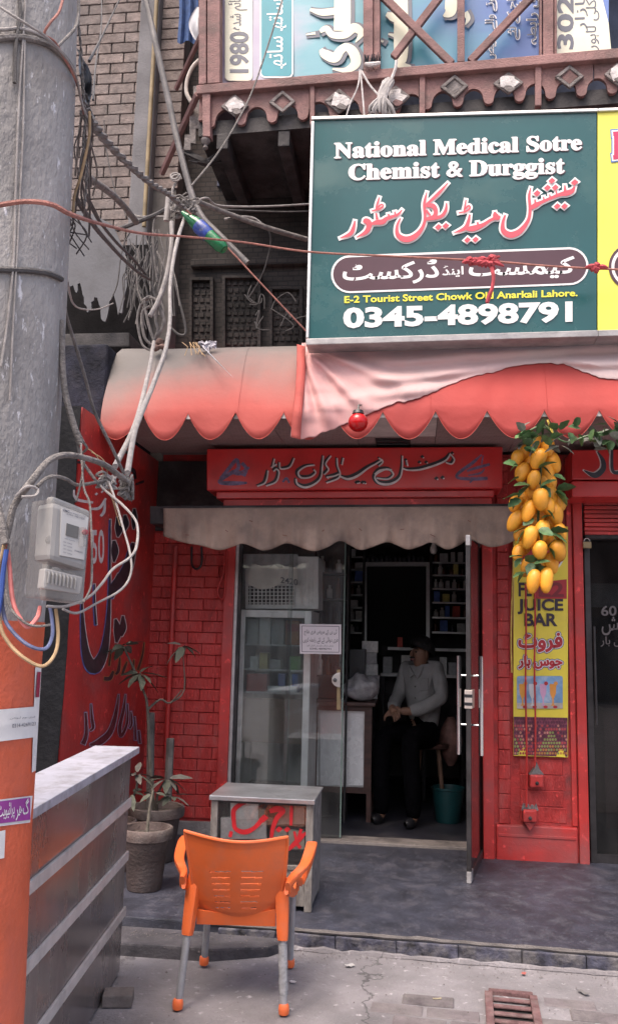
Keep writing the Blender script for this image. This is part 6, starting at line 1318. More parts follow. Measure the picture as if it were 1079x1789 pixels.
# ================================================================== UTILITY POLE, METER, WIRES
XC, YC = -1.19, 2.10
RP = [(0.0, .262), (0.7, .256), (1.06, .245), (1.26, .243), (1.52, .240), (1.64, .242), (1.98, .249), (2.18, .248), (2.53, .243), (3.12, .228), (3.38, .2175), (5.0, .19), (8.5, .15)]
def rpole(z):
    for (za, ra), (zb, rb_) in zip(RP, RP[1:]):
        if z <= zb: return ra+(rb_-ra)*max(0, z-za)/(zb-za)
    return .15
class PolePlane:
    """point of the pole's skin seen at a pixel"""
    n = Vector((0, -1, 0))
    def __call__(s, x, y, off=0):
        d = ray(x, y); z = CAM.z+d.z*(YC-.2)/d.y
        for _ in range(3):
            r = rpole(z)+off; a = d.x**2+d.y**2; b = -2*(d.x*XC+d.y*YC); c = XC**2+YC**2-r*r; D = b*b-4*a*c
            t_ = (-b-math.sqrt(D))/(2*a) if D > 0 else -b/(2*a)
            p = CAM+d*t_; z = p.z
        if D <= 0:
            h = Vector((p.x-XC, p.y-YC)); h = h.normalized()*r; p = Vector((XC+h.x, YC+h.y, p.z))
        return p
PO = PolePlane()
def pole_mat():
    m = mat('pole_concrete', (0.345, 0.325, 0.315), 0.85, 0.22, 5, 0.5, 60, dirt=(0.19, 0.178, 0.178), dscale=4.0, damt=0.5, stretch=(1, 1, .5))
    N = m.node_tree.nodes; L = m.node_tree.links; b = N['Principled BSDF']; src = b.inputs['Base Color'].links[0].from_socket
    g = N.new('ShaderNodeNewGeometry'); n = N.new('ShaderNodeTexNoise'); n.inputs['Scale'].default_value = 44; n.inputs['Detail'].default_value = 4; n.inputs['Roughness'].default_value = .7
    mp = N.new('ShaderNodeMapping'); mp.inputs['Scale'].default_value = (1.2, 1.2, .45); L.new(g.outputs['Position'], mp.inputs[0]); L.new(mp.outputs[0], n.inputs['Vector'])
    r = N.new('ShaderNodeMapRange'); r.inputs[1].default_value = .61; r.inputs[2].default_value = .68; L.new(n.outputs['Fac'], r.inputs[0])
    x = N.new('ShaderNodeMix'); x.data_type = 'RGBA'; L.new(r.outputs[0], x.inputs[0]); L.new(src, x.inputs[6]); x.inputs[7].default_value = (.62, .60, .62, 1); L.new(x.outputs[2], b.inputs['Base Color'])
    return m
up_ = thing('utility_pole', 'thick grey concrete utility pole with orange painted base at the left edge', 'pole', (XC, YC, 0))
ZO = PO(30, 1085).z
MB().lathe([(rpole(z), z) for z in [ZO-.02+i*(8.5-ZO)/60 for i in range(61)]], (XC, YC, 0), 48).build('shaft', pole_mat(), up_, smooth=True)
M_orange = mat('orange_pole_paint', (0.66, 0.12, 0.05), 0.5, 0.14, 4, 0.2, 60, dirt=(0.50, 0.12, 0.08), dscale=5, damt=0.5)
MB().lathe([(rpole(z)+.0025, z) for z in [-.02+i*(ZO+.02)/30 for i in range(31)]], (XC, YC, 0), 48).build('painted_base', M_orange, up_, smooth=True)
M_wire = mat('dusty_cable', (0.22, 0.2, 0.19), 0.85, 0.3, 25, 0.5, 120, dirt=(0.14, 0.125, 0.12), dscale=9, damt=0.4)
M_wireD = mat('dark_cable', (0.075, 0.068, 0.068), 0.7, 0.3, 20, 0.2, 200); M_wireL = mat('pale_cable', (0.31, 0.285, 0.275), 0.7, 0.2, 25, 0.2, 200, dirt=(0.25, 0.22, 0.21), dscale=12, damt=0.4)
M_wireR = mat('pink_red_wire', (0.36, 0.15, 0.12), 0.7, 0.25, 30, 0.2, 200); M_wireB = mat('blue_cable', (0.11, 0.13, 0.24), 0.6, 0.3, 20, 0.1); M_wireY = mat('tan_cable', (0.36, 0.24, 0.13), 0.65, 0.25, 20, 0.1); M_wireP = mat('pink_cable', (0.55, 0.17, 0.16), 0.6, 0.2, 20, 0.1)
def wrapband(name, pts, r, off, m):
    q = MB(); q.tube([PO(x, y, off) for x, y in pts], r, 7, smooth=6); return q.build(name, m, up_, smooth=True)
wrapband('band', [(-150, 120), (-80, 82), (0, 67), (42, 66), (83, 77), (111, 99), (128, 124)], .009, .006, M_wire)
wrapband('band', [(-150, 480), (-60, 470), (0, 471), (50, 473), (85, 478), (108, 488)], .008, .005, M_wireD)
wrapband('band', [(-100, 48), (0, 52), (35, 50), (70, 62), (100, 84), (122, 112)], .005, .008, M_wireL)
# paper on the pole
def patch(name, label, quad, m, off=.006, prints=(), cat='poster'):
    t_ = thing(name, label, cat, PO(quad[2][0], quad[2][1], off)); q = MB(); TL, TR, BL, BR = [Vector(k) for k in quad]
    q.grid(lambda u, v: PO(*((TL*(1-u)+TR*u)*(1-v)+(BL*(1-u)+BR*u)*v), off+.0015*noise.noise(Vector((u*4, v*3, 1)))), 20, 8); q.build('paper', m, t_, smooth=True, auto=0); return t_
M_paper = mat('poster_paper', (0.72, 0.70, 0.69), 0.75, 0.06, 8, 0.05, dirt=(0.55, 0.52, 0.5), dscale=9, damt=0.3)
pw = patch('white_handbill', 'white handbill with small print wrapped round the orange pole base', ((-120, 1250), (66.5, 1234), (-120, 1310), (61, 1288)), M_paper)
t = MB(); text_px(t, PO, '0314-4269123', ((22, 1265), (63, 1261), (22, 1272), (63, 1267)), .0085, 0); text_px(t, PO, urdu('فری ہوم ٹیوشن'), ((18, 1253), (62, 1250), (18, 1258), (62, 1255)), .0085, 0); t.build('lettering', grey_p, pw)
p2 = patch('purple_sticker', 'purple and white Urdu sticker on the orange pole base', ((-90, 1408), (57.5, 1390), (-90, 1455), (53, 1437)), M_paper)
q = MB(); q.grid(lambda u, v: PO(-80+133.5*u, 1411-18*u+(38+1*u)*v, .0078), 18, 3); q.build('print', mat('purple_print', (0.32, 0.045, 0.30), .5, .15, 9, 0), p2, smooth=True, auto=0)
t = MB(); text_px(t, PO, urdu('پرائیویٹ'), ((-2, 1406), (26, 1400), (-2, 1436), (26, 1430)), .0095, .008); text_px(t, PO, urdu('گھر'), ((28, 1399), (51, 1394), (28, 1434), (51, 1428)), .0095, .01); t.build('lettering', M_wprint, p2)
patch('white_paper_scrap', 'white paper scrap below the purple sticker on the pole', ((-60, 1466), (10, 1450), (-60, 1512), (8, 1499)), M_paper)
p3 = patch('torn_strip', 'torn pink and white strip at the right edge of the orange pole base', ((62, 1166), (73, 1164), (56, 1350), (63, 1346)), M_paper, off=.0045)
q = MB(); q.grid(lambda u, v: PO(66+6*u-3*v, 1174+44*v, .0068), 4, 6); q.build('print', mat('crimson_print', (0.35, 0.03, 0.07), .5, .3, 60, 0), p3, smooth=True, auto=0)

# electricity meter in a clear box
M_clear = mat('scuffed_clear_plastic', (0.33, 0.315, 0.305), 0.22, 0.15, 9, 0.05, alpha=0.30); M_greyp = mat('grey_meter_plastic', (0.27, 0.262, 0.258), 0.45, 0.08, 6, 0.03)
P0m = at(86, 960, 1.80); PMt = Plane(P0m.y, 52, P0m.x)
mt = thing('electricity_meter', 'grey electricity meter in a scuffed clear box strapped to the pole', 'meter', PMt(110, 1050))
def msl(name, P, off, th, m, bev=.004, par=None): return MB().slab(PMt, P, off, th).build(name, m, par or mt, bevel=bev)
msl('case', [(91, 869), (160, 897), (147, 1053), (78, 1043)], -.012, .095, M_clear, .006)
msl('back_box', [(92, 866), (158, 892), (146, 1056), (79, 1048)], -.108, .03, M_greyp, .006)
MB().boxmm((-1.12, 1.93, PMt(110, 1010).z), (-1.02, 2.02, PMt(110, 930).z)).build('bracket', M_wireD, mt)
body_m = msl('meter_body', [(93, 876), (157, 900), (151, 998), (86, 978)], .004, .075, M_greyp, .012)
msl('face_plate', [(108, 887), (155, 904), (147, 978), (105, 970)], .0065, .003, mat('pale_face_plate', (0.45, 0.44, 0.435), .4, .04, 5, 0), 0, body_m)
lcd = msl('display', [(117.5, 914), (138.5, 920.5), (136.5, 941), (115.5, 935)], .0085, .002, mat('lcd_grey_green', (0.13, 0.125, 0.125), .2, .1, 9, 0), 0, body_m)
t = MB(); qd = lambda a, b, c, d: ((a, b), (c, b+(c-a)*.30), (a-1, d), (c-1, d+(c-a)*.30))
text_px(t, PMt, 'EMC', qd(112, 889, 122, 893), .0082, .01); text_px(t, PMt, 'SINGLE PHASE STATIC', qd(116, 892, 151, 894.5), .0082, 0); text_px(t, PMt, 'kWh METER', qd(118, 896.5, 149, 899), .0082, 0)
for k in range(4): text_px(t, PMt, '230V 10(40)A', qd(111, 945+k*6, 127, 948+k*6), .0082, 0)
text_px(t, PMt, '1600 imp/kWh', qd(114, 939.5, 132, 942), .0082, 0); text_px(t, PMt, '0048291', qd(131, 960, 145, 963), .0082, 0); t.build('lettering', grey_p, body_m)
MB().lathe([(.006, 0), (.0065, .008), (.002, .009)], PMt(147, 930, .006), 10, axis=PMt.n).build('seal_button', mat('red_seal', (.35, .06, .07), .4, .1, 9, 0), body_m)
MB().tube([PMt(145, 922, .012), PMt(144, 955, .012)], .008, 10).build('sensor_strip', M_clear, body_m, smooth=True)
tcv = msl('terminal_cover', [(80, 992), (146, 1008), (141, 1038), (76, 1028)], .002, .03, mat('clear_terminal_cover', (0.46, 0.44, 0.43), .25, .12, 9, .03, alpha=.6), .004)
for k in range(8): x = 85+k*6.6; MB().tube([PMt(x, 998+k*1.6, .004), PMt(x+1.5, 1003+k*1.6, .006), PMt(x-.5, 1019+k*1.4, .004)], .003, 6).build('rib', M_greyp, tcv)
for (x, y) in ((88, 944), (95, 1000)): MB().lathe([(.012, 0), (.012, .010), (.006, .012)], PMt(x, y, -.012), 12, axis=PMt.n).build('clip', M_clear, mt)

# --- cables: (pixel x, pixel y, depth) along each run
def cable(label, pts, r, m=None, name='cable', cat='cable', grp=None, twist=0, sm=7, n=7, sag=0):
    P = [at(x, y, Y) for x, y, Y in pts]; q = MB()
    if twist:
        c_ = [Vector(k) for k in catmull([tuple(p) for p in P], sm*3)]
        for ph in (0, math.pi):
            q.tube([p+Vector((math.cos(i*twist+ph), .3*math.sin(i*twist+ph), math.sin(i*twist+ph)))*r*.62 for i, p in enumerate(c_)], r*.66, 5)
    else:
        rj = [r*(1+.16*noise.noise(p*11)) for p in P]; q.tube(P, rj, n, smooth=sm)
    return tag(q.build(name, m or M_wire, smooth=True), label, cat, grp)
S = lambda pts, ya, yb: [(x, y, ya+(yb-ya)*i/(len(pts)-1)) for i, (x, y) in enumerate(pts)]
cable('pink red wire strung from the pole across the green signboard', [(-20, 362, 1.80), (0, 358, 1.82), (45, 352, 1.83), (90, 357, 1.86), (126, 375, 2.0), (180, 392, 2.8), (250, 408, 3.8), (330, 414, 4.5), (430, 424, 5.0), (540, 440, 5.15), (690, 448, 5.2), (850, 456, 5.22), (960, 465, 5.22), (1079, 471, 5.22), (1150, 474, 5.22)], .0065, M_wireR, 'strung_wire', 'wire')
cable('straight grey iron rod slanting down from the top in front of the pier', S([(248, -30), (262, 30), (290, 155), (320, 285), (347, 370), (385, 412), (432, 460)], 5.75, 5.9), .024, mat('grey_iron_rod', (0.20, 0.185, 0.18), .6, .25, 8, .2, metal=.3), 'iron_rod', 'rod', sm=4, n=9)
cable('thin grey wire slanting from the banner down to the wire knot', S([(496, -10), (446, 145), (410, 220), (375, 275), (335, 324)], 5.55, 5.2), .0065, M_wire)
cable('thick twisted pair running from the pole down to the wire knot', S([(150, 196), (160, 212), (192, 253), (233, 294), (267, 322), (295, 339), (322, 364)], 2.3, 5.0), .016, M_wire, twist=.55, name='twisted_cable')
cable('thin pinkish wire running from the wire knot down to the signboard corner', S([(322, 364), (350, 390), (389, 424), (451, 490), (500, 542), (534, 578)], 5.0, 5.35), .0055, M_wireR)
cable('short thick grey conduit leaning off the pole to the brick wall', S([(152, 309), (192, 336), (220, 364), (238, 388)], 3.6, 5.4), .020, M_wire, 'conduit', 'conduit', sm=4, n=9)
cable('brown wire hanging down the right edge of the pole', S([(157, 195), (156, 240), (142, 305), (131, 340), (128, 374)], 2.2, 2.25), .0038, M_wireY)
cable('thick pale cable falling from the wire knot to the hanging coil', S([(300, 388), (300, 425), (292, 479), (277, 525), (262, 552)], 5.1, 5.0), .016, M_wireL, n=9)
cable('left of two long dusty cables crossing the awning', S([(270, 592), (266, 615), (262, 640), (245, 713), (230, 757), (201, 815)], 5.2, 3.0), .0115, M_wireL, n=9)
cable('right of two long dusty cables crossing the awning', S([(326, 372), (310, 420), (298, 491), (297, 560), (289, 612), (270, 666), (248, 720), (235, 757), (223, 826)], 5.15, 3.0), .0115, M_wireL, n=9)
for k, pts in enumerate(([(262, 535), (248, 548), (252, 587), (264, 602)], [(252, 526), (260, 568), (270, 597)], [(276, 530), (272, 558), (276, 578), (268, 596)], [(278, 534), (287, 565), (272, 590)], [(246, 530), (240, 560), (248, 600), (262, 612)], [(250, 524), (262, 518), (275, 530), (284, 556)], [(280, 528), (262, 520), (246, 536), (238, 566)])):
    cable(f'{["left strand", "slack inner strand", "bent middle strand", "right bowed strand", "outer left strand", "upper looped strand", "upper left loop"][k]} of the coil hanging above the awning', S(pts, 5.05, 5.1), .010 if k < 4 else .008, M_wire, grp='strands of the hanging coil')
cable('rough frayed cable slanting from the pole down over the dark block', S([(113, 535), (119, 560), (132, 602), (149, 659), (166, 720), (196, 782), (217, 828)], 2.2, 2.6), .0052, M_wire)
cable('thick bent grey cable arching from the pole over the meter', [(12, 940, 1.80), (17, 917, 1.80), (27, 880, 1.80), (58, 838, 1.80), (87, 804, 1.85), (116, 795, 1.95), (149, 800, 2.05), (183, 812, 2.2), (210, 832, 2.35), (224, 842, 2.4)], .0078, M_wire, n=9)
cable('second grey cable arching under the thick one above the meter', [(66, 850, 1.84), (80, 837, 1.86), (96, 832, 1.9), (116, 837, 1.98), (135, 847, 2.05), (166, 843, 2.15), (190, 838, 2.25)], .0045, M_wire)
cable('long outer wire loop hanging right of the meter', S([(169, 840), (183, 856), (217, 885), (239, 914), (239, 953), (227, 974), (198, 994), (178, 1020), (154, 1044), (116, 1059), (82, 1059)], 2.2, 1.82), .0035, M_wireL)
cable('inner wire loop hanging right of the meter', S([(190, 842), (200, 868), (214, 917), (227, 965), (229, 1001), (212, 1030), (169, 1054), (135, 1071), (110, 1064)], 2.2, 1.84), .0030, M_wireL)
cable('wire running down between the meter and the painted number', S([(142, 775), (143, 800), (147, 852), (157, 880), (160, 930), (161, 985), (159, 1025), (146, 1052)], 2.1, 1.85), .0026, M_wire)
cable('short wire bending behind the meter top', S([(148, 806), (140, 850), (133, 876)], 2.1, 1.95), .0026, M_wireD)
cable('thick prong of cable dropping along the pole above the meter', S([(108, 560), (110, 640), (115, 690), (129, 742), (141, 776)], 2.12, 2.15), .0085, M_wire, n=9)
cable('left prong wire of the split cable above the meter', S([(127, 738), (136, 775), (141, 800), (150, 815), (175, 850)], 2.14, 2.2), .0042, M_wire)
cable('right prong wire of the split cable above the meter', S([(131, 742), (146, 772), (152, 783), (143, 792)], 2.14, 2.2), .0038, M_wire)
cable('thin wire sagging from the split cable to the cable joint', S([(150, 782), (168, 795), (180, 822), (187, 850), (212, 905)], 2.2, 2.25), .0018, M_wireY)
cable('very thin wire sagging beside the cable joint', S([(160, 790), (182, 805), (190, 838), (196, 870), (210, 918)], 2.2, 2.25), .0014, M_wireY)
jr = random.Random(17); q = MB(); cj = at(222, 845, 2.42)
for k in range(12):
    a = jr.uniform(0, 6.28); pts = [cj+Vector((jr.uniform(-.025, .02), jr.uniform(-.02, .02), jr.uniform(-.05, .03))) for _ in range(5)]; q.tube(pts, .0042, 5, smooth=4)
tag(q.build('cable_joint', M_wire, smooth=True), 'knotted joint where the awning cables meet the bent cable', 'cable joint')
q = MB(); cj = at(185, 842, 2.22)
for k in range(9): q.tube([cj+Vector((jr.uniform(-.03, .03), jr.uniform(-.02, .02), jr.uniform(-.025, .03))) for _ in range(4)], .0036, 5, smooth=4)
tag(q.build('cable_joint', M_wireL, smooth=True), 'pale taped wire splice left of the larger cable joint', 'cable joint')
cable('pink cable looping below the meter on the pole', [(9, 930, 1.80), (13, 955, 1.80), (17, 989, 1.80), (22, 1044, 1.80), (31, 1073, 1.80), (48, 1095, 1.80), (65, 1080, 1.82), (70, 1061, 1.86)], .0052, M_wireP)
cable('blue grey cable looping low under the meter', [(3, 960, 1.80), (2, 1001, 1.80), (7, 1073, 1.80), (24, 1105, 1.80), (53, 1129, 1.80), (80, 1133, 1.82), (92, 1109, 1.84), (90, 1073, 1.85), (86, 1058, 1.86)], .0042, M_wireB)
cable('tan cable hanging lowest under the meter', [(10, 940, 1.79), (5, 965, 1.79), (-2, 1001, 1.79), (0, 1085, 1.79), (14, 1121, 1.79), (43, 1150, 1.79), (75, 1164, 1.80), (96, 1143, 1.83), (102, 1109, 1.85), (98, 1064, 1.86)], .0042, M_wireY)
cable('bright blue cable at the left edge below the meter', [(12, 960, 1.785), (6, 1000, 1.785), (2, 1040, 1.785), (-6, 1090, 1.785)], .0055, mat('bright_blue_cable', (.04, .09, .34), .5, .2, 9, 0))
cable('grey wire looping behind the pink cable', [(16, 950, 1.79), (8, 1010, 1.79), (18, 1060, 1.79), (40, 1085, 1.79), (62, 1094, 1.80), (88, 1092, 1.83)], .0030, M_wire)
cable('grey strap tying the cables to the pole beside the meter', [(30, 866, 1.785), (48, 850, 1.78), (66, 855, 1.80), (62, 866, 1.79), (38, 868, 1.775)], .0034, M_wireL)
cable('dark grey pipe at the left edge beside the meter cables', [(-6, 880, 1.78), (4, 915, 1.78), (10, 950, 1.78)], .009, M_wire)
for k in range(9):
    x0 = jr.uniform(138, 158); y0 = jr.uniform(150, 260); pts = [(x0, y0)]
    for i in range(3): pts.append((min(182, max(126, pts[-1][0]+jr.uniform(-10, 14))), pts[-1][1]+jr.uniform(30, 65)))
    cable('dark stray wire hanging along the right edge of the pole', S(pts, 2.3, 2.8), jr.uniform(.002, .0045), jr.choice((M_wireD, M_wire)), 'edge_wire', 'wire', 'wires along the pole edge')
# thin lines on the pole
q = MB(); q.tube([PO(x, y, .008) for x, y in ((46, -10), (40, 80), (34, 175), (28, 330), (25, 445), (14, 560), (2, 640))], .0030, 5, smooth=5); tag(q.build('pole_wire', M_wireL, smooth=True), 'left of two thin wires running down the pole', 'wire')
q = MB(); q.tube([PO(x, y, .008) for x, y in ((44, 60), (43, 120), (41, 225), (37, 310), (30, 445), (22, 600), (18, 700))], .0028, 5, smooth=5); tag(q.build('pole_wire', M_wireL, smooth=True), 'right of two thin wires running down the pole', 'wire')
q = MB(); q.tube([PO(x, y, .010) for x, y in ((34, -5), (36, 20), (30, 60), (27, 100), (26, 145))], .0055, 5, smooth=5); tag(q.build('pole_chain', M_wireD, smooth=True), 'dark chain like strip hanging at the top of the pole', 'chain')
cable('pale wire crossing the top of the pole to its right edge', [(-10, 5, 1.80), (20, 25, 1.80), (52, 45, 1.82), (78, 62, 1.86), (108, 92, 1.95), (132, 130, 2.1), (142, 175, 2.2), (152, 205, 2.25)], .0034, M_wireL)
cable('reddish wire curling from the pole top round its right edge', [(112, -10, 1.9), (104, 20, 1.88), (88, 40, 1.86), (78, 60, 1.87), (95, 72, 1.9), (112, 100, 1.98), (128, 130, 2.08), (139, 160, 2.2), (147, 200, 2.25)], .0034, M_wireR)
cable('dark wire hanging over the right edge of the pole top', [(137, -10, 2.1), (138, 20, 2.1), (132, 48, 2.05), (112, 70, 1.97), (98, 84, 1.92)], .0042, M_wire)
cable('frayed wire bundle down the right edge of the pole', S([(136, 25), (143, 100), (147, 165), (150, 205), (146, 250), (152, 300), (148, 360)], 2.2, 2.3), .0038, M_wire, twist=.7)
q = MB(); q.grid(lambda u, v: at(137+14*math.sin(math.pi*v)*u+8*v+10*u*v, 88+100*v, 2.35+.02*math.sin(v*9+u*3)), 6, 20); tag(q.build('black_plastic_scrap', M_black, smooth=True, thick=.003), 'black plastic scrap caught on the right edge of the pole', 'scrap')
cable('thin straight wire in front of the pink brick wall', S([(213, -10), (180, 60), (156, 107)], 5.5, 2.4), .0050, M_wireD)
cable('thin curved wire in front of the pink brick wall', S([(178, -10), (177, 50), (168, 110), (163, 175)], 5.5, 2.6), .0045, M_wireD)
cable('thin wire hanging across the lower brick courses', S([(182, 210), (186, 260), (200, 330), (212, 350), (220, 380)], 5.8, 5.8), .004, M_wireD)
# wires at the knot and under the balcony
cable('thick grey pipe running right from the wire knot under the balcony', S([(345, 352), (380, 366), (430, 385), (480, 402), (535, 418)], 5.4, 6.2), .020, M_wire, n=9)
cable('pale wire bowing right from the knot above the thick pipe', S([(345, 350), (362, 346), (378, 358), (420, 361), (480, 360), (545, 356)], 5.4, 6.2), .008, M_wireL)
cable('thin dark wire under the pale bowing wire', S([(380, 366), (430, 368), (490, 370), (545, 369)], 5.6, 6.2), .006, M_wireD)
cable('black wire drooping in a long curve before the sooty wall', S([(398, 382), (430, 378), (455, 388), (470, 405), (472, 430), (462, 470), (450, 495), (435, 520)], 5.9, 6.3), .007, M_wireL if False else M_wireD)
cable('pale bent wire above the black drooping wire', S([(392, 383), (420, 379), (445, 382), (462, 398)], 5.9, 6.0), .009, M_wireL)
cable('dark slack cable hanging behind the two pale cables', S([(303, 480), (312, 520), (322, 560), (324, 583), (312, 584), (298, 572)], 6.0, 6.0), .010, M_wireD)
cable('grey cable running left from the knot along the pier', S([(300, 380), (275, 378), (240, 378), (222, 366)], 5.2, 5.8), .008, M_wire)
cable('dark pipe rising from the lower left to the wire knot', S([(205, 402), (240, 388), (275, 374), (300, 360)], 5.6, 5.3), .017, M_wireD)
cable('looped wire hanging below the dark pipe', S([(286, 372), (270, 385), (268, 420), (270, 455), (275, 492)], 5.4, 5.5), .007, M_wire)
q = MB(); q.tube([at(x, y, 5.2) for x, y in ((295, 345), (291, 386))], .020, 10); tag(q.build('pale_conduit', M_wireL, smooth=True), 'short pale conduit stub hanging at the wire knot', 'conduit')
q = MB(); c0 = at(309, 313, 5.3); q.tube([c0+Vector((.032*math.cos(a*.7), -.01*a*.3, .026*math.sin(a*.7))) for a in range(19)], .0075, 6); tag(q.build('wire_coil', M_wireL, smooth=True), 'small coil of pale wire at the top of the wire knot', 'coil')
cable('pale stub rising from the wire knot to the small coil', S([(300, 350), (302, 330), (308, 318)], 5.2, 5.3), .010, M_wire)
q = MB(); cj = at(323, 358, 5.15)
for k in range(16): q.tube([cj+Vector((jr.uniform(-.10, .10), jr.uniform(-.05, .05), jr.uniform(-.07, .07))) for _ in range(4)], jr.uniform(.005, .010), 5, smooth=4)
tag(q.build('wire_knot', M_wire, smooth=True), 'dense knot of dusty wires hanging before the sooty wall', 'wire knot')
cable('dark cable sagging from the pole towards the torn sheet', S([(132, 345), (165, 395), (190, 425), (218, 455), (245, 478), (262, 488)], 2.6, 5.6), .010, M_wireD)
cable('second dark cable sagging beside the first towards the coil', S([(150, 340), (168, 375), (178, 392), (205, 425), (232, 452), (255, 480)], 2.8, 5.6), .009, M_wireD)
cable('thin loop of wire drooping from the pole ring', S([(118, 492), (128, 530), (145, 540), (172, 540), (198, 530)], 2.3, 5.5), .004, M_wireL)
for k in range(40):
    x0 = jr.uniform(218, 305); y0 = jr.uniform(395, 455); pts = [(x0, y0)]
    for i in range(4): pts.append((pts[-1][0]+jr.uniform(-12, 12), pts[-1][1]+jr.uniform(15, 42)))
    yy = jr.uniform(5.5, 6.2); cable('thin dusty wire in the tangle hanging above the awning', S(pts, yy, yy), jr.uniform(.003, .0065), jr.choice((M_wire, M_wireD, M_wireD)), 'tangled_wire', 'wire', 'tangled wires above the awning')
for k in range(10):
    x0 = jr.uniform(112, 132); y0 = jr.uniform(370, 385); pts = [(x0, y0), (x0+jr.uniform(-12, 25), y0+jr.uniform(15, 30)), (x0+jr.uniform(-12, 45), y0+jr.uniform(40, 70))]
    cable('short stray wire end sticking out at the pole', S(pts, 2.2, 2.3), .002, M_wireD, 'stray_wire', 'wire', 'stray wire ends at the pole')
for k in range(9):
    x0 = jr.uniform(430, 510); y0 = jr.uniform(520, 560); pts = [(x0, y0)]
    for i in range(3): pts.append((pts[-1][0]+jr.uniform(-25, 30), pts[-1][1]+jr.uniform(-20, 30)))
    cable('dry twig tangled before the sooty wall beside the signboard', S(pts, 6.4, 6.4), .005, M_wireD, 'dry_twig', 'twig', 'dry twigs beside the signboard')

# green crushed bottle caught in the wires
a, b = at(318, 370, 5.05), at(392, 436, 5.05); ax = (b-a); ln = ax.length
bt = thing('green_bottle', 'crushed green plastic bottle with a blue label caught in the wires', 'bottle', (a+b)/2)
M_grnb = mat('green_bottle_plastic', (0.02, 0.20, 0.075), .15, .2, 12, .15, 25, trans=.3)
MB().lathe([(.010, 0), (.012, .01*1), (.022, ln*.12), (.040, ln*.3), (.043, ln*.5), (.041, ln*.8), (.043, ln*.93), (.03, ln), (.01, ln*.985)], a, 14, axis=ax).build('bottle', M_grnb, bt, smooth=True, jitter=.008)
MB().lathe([(.0425, ln*.36), (.0455, ln*.38), (.0455, ln*.62), (.0425, ln*.64)], a, 14, axis=ax).build('label', mat('blue_label', (.03, .06, .28), .3, .4, 20, .1, dirt=(.55, .5, .12), dscale=22, damt=.25), bt, smooth=True, jitter=.008)
# red rag knots on the strung wire
def rag_knot(label, x, y, s_, tail):
    k = MB(); rr = random.Random(int(x))
    for i in range(14):
        a_ = rr.uniform(0, 6.28); e_ = (x+s_*math.cos(a_)*rr.uniform(.6, 1.25), y+s_*.42*math.sin(a_)*rr.uniform(.6, 1.3)); k.tube([at(x+rr.uniform(-4, 4), y+rr.uniform(-2, 2), 5.2), at((x+e_[0])/2, (y+e_[1])/2-2, 5.17), at(e_[0], e_[1], 5.19)], [.010, .016, .006], 6, smooth=3)
    if tail: k.tube([at(x+4, y+4, 5.18), at(x+9, y+25, 5.17), at(x+7, y+45, 5.17), at(x+1, y+62, 5.18), at(x-2, y+72, 5.18)], [.014, .012, .012, .016, .012], 6, smooth=4)
    return tag(k.build('red_rag', mat('red_rag', (0.42, 0.06, 0.075), .85, .25, 20, .2, 90), smooth=True), label, 'rag')
rag_knot('red rag with a hanging tail knotted on the wire before the signboard', 852, 457, 30, True); rag_knot('small red rag knotted on the wire at the sign joint', 1042, 468, 17, False); rag_knot('frayed red rag end on the wire left of the long tailed knot', 822, 457, 15, False)
# litter on the canopy edge
q = MB(); c0 = at(362, 606, 5.66); q.grid(lambda u, v: c0+Vector(((u-.5)*.13, .03*noise.noise(Vector((u*5, v*5, 3))), (v-.2)*.05+.03*noise.noise(Vector((u*4, v*4, 0))))), 10, 8); tag(q.build('paper_litter', mat('white_litter', (.55, .53, .58), .7, .2, 14, .2), smooth=True, thick=.002), 'crumpled white paper lying on the awning top', 'litter')
for k, (x, y) in enumerate(((279, 597), (284, 606), (272, 608))):
    q = MB(); c0 = at(x, y, 5.62); q.grid(lambda u, v: c0+Vector((.03*math.cos(u*6.28)*math.sin(.1+3*v), .025*math.sin(u*6.28)*math.sin(.1+3*v), .022*math.cos(3.1*v)))*(1+.4*noise.noise(Vector((u*3, v*3, k)))), 10, 8); tag(q.build('debris_lump', mat('brown_debris', (.16, .10, .085), .9, .3, 20, .3), smooth=True), f'{["upper", "right", "left"][k]} brown lump of debris on the awning top under the coil', 'debris')
q = MB()
for k in range(7): x = jr.uniform(318, 345); q.tube([at(x, 598, 5.66), at(x+jr.uniform(-4, 10), 606, 5.6), at(x+jr.uniform(0, 16), 616+jr.uniform(0, 8), 5.55)], .003, 4)
tag(q.build('straw_litter', M_wireY), 'dry straw lying over the awning top edge', 'straw')
# ================================================================== FOREGROUND: CHAIR, DISPLAY CASE, STEEL COUNTER, POTS
# ------------------------------------------------------------------ orange chair seen from behind
M_op = mat('orange_plastic', (0.72, 0.14, 0.036), 0.36, 0.06, 4, 0.03, 60, dirt=(0.56, 0.15, 0.07), dscale=9, damt=0.5); M_tube = mat('grey_painted_tube', (0.34, 0.34, 0.36), 0.4, 0.12, 20, 0.1, 90, metal=.35)
fRL, fRR, fFL, fFR = Vector((-1.0, 3.91, 0)), Vector((-.54, 3.94, 0)), Vector((-1.01, 4.43, 0)), Vector((-.59, 4.48, 0))
chr_ = thing('orange_chair', 'orange plastic armchair with grey tube legs standing with its back to the street', 'chair', (-.785, 4.2, 0))
K = lambda zx, zy: (220+zx/2.452, 1330+zy/2.452)
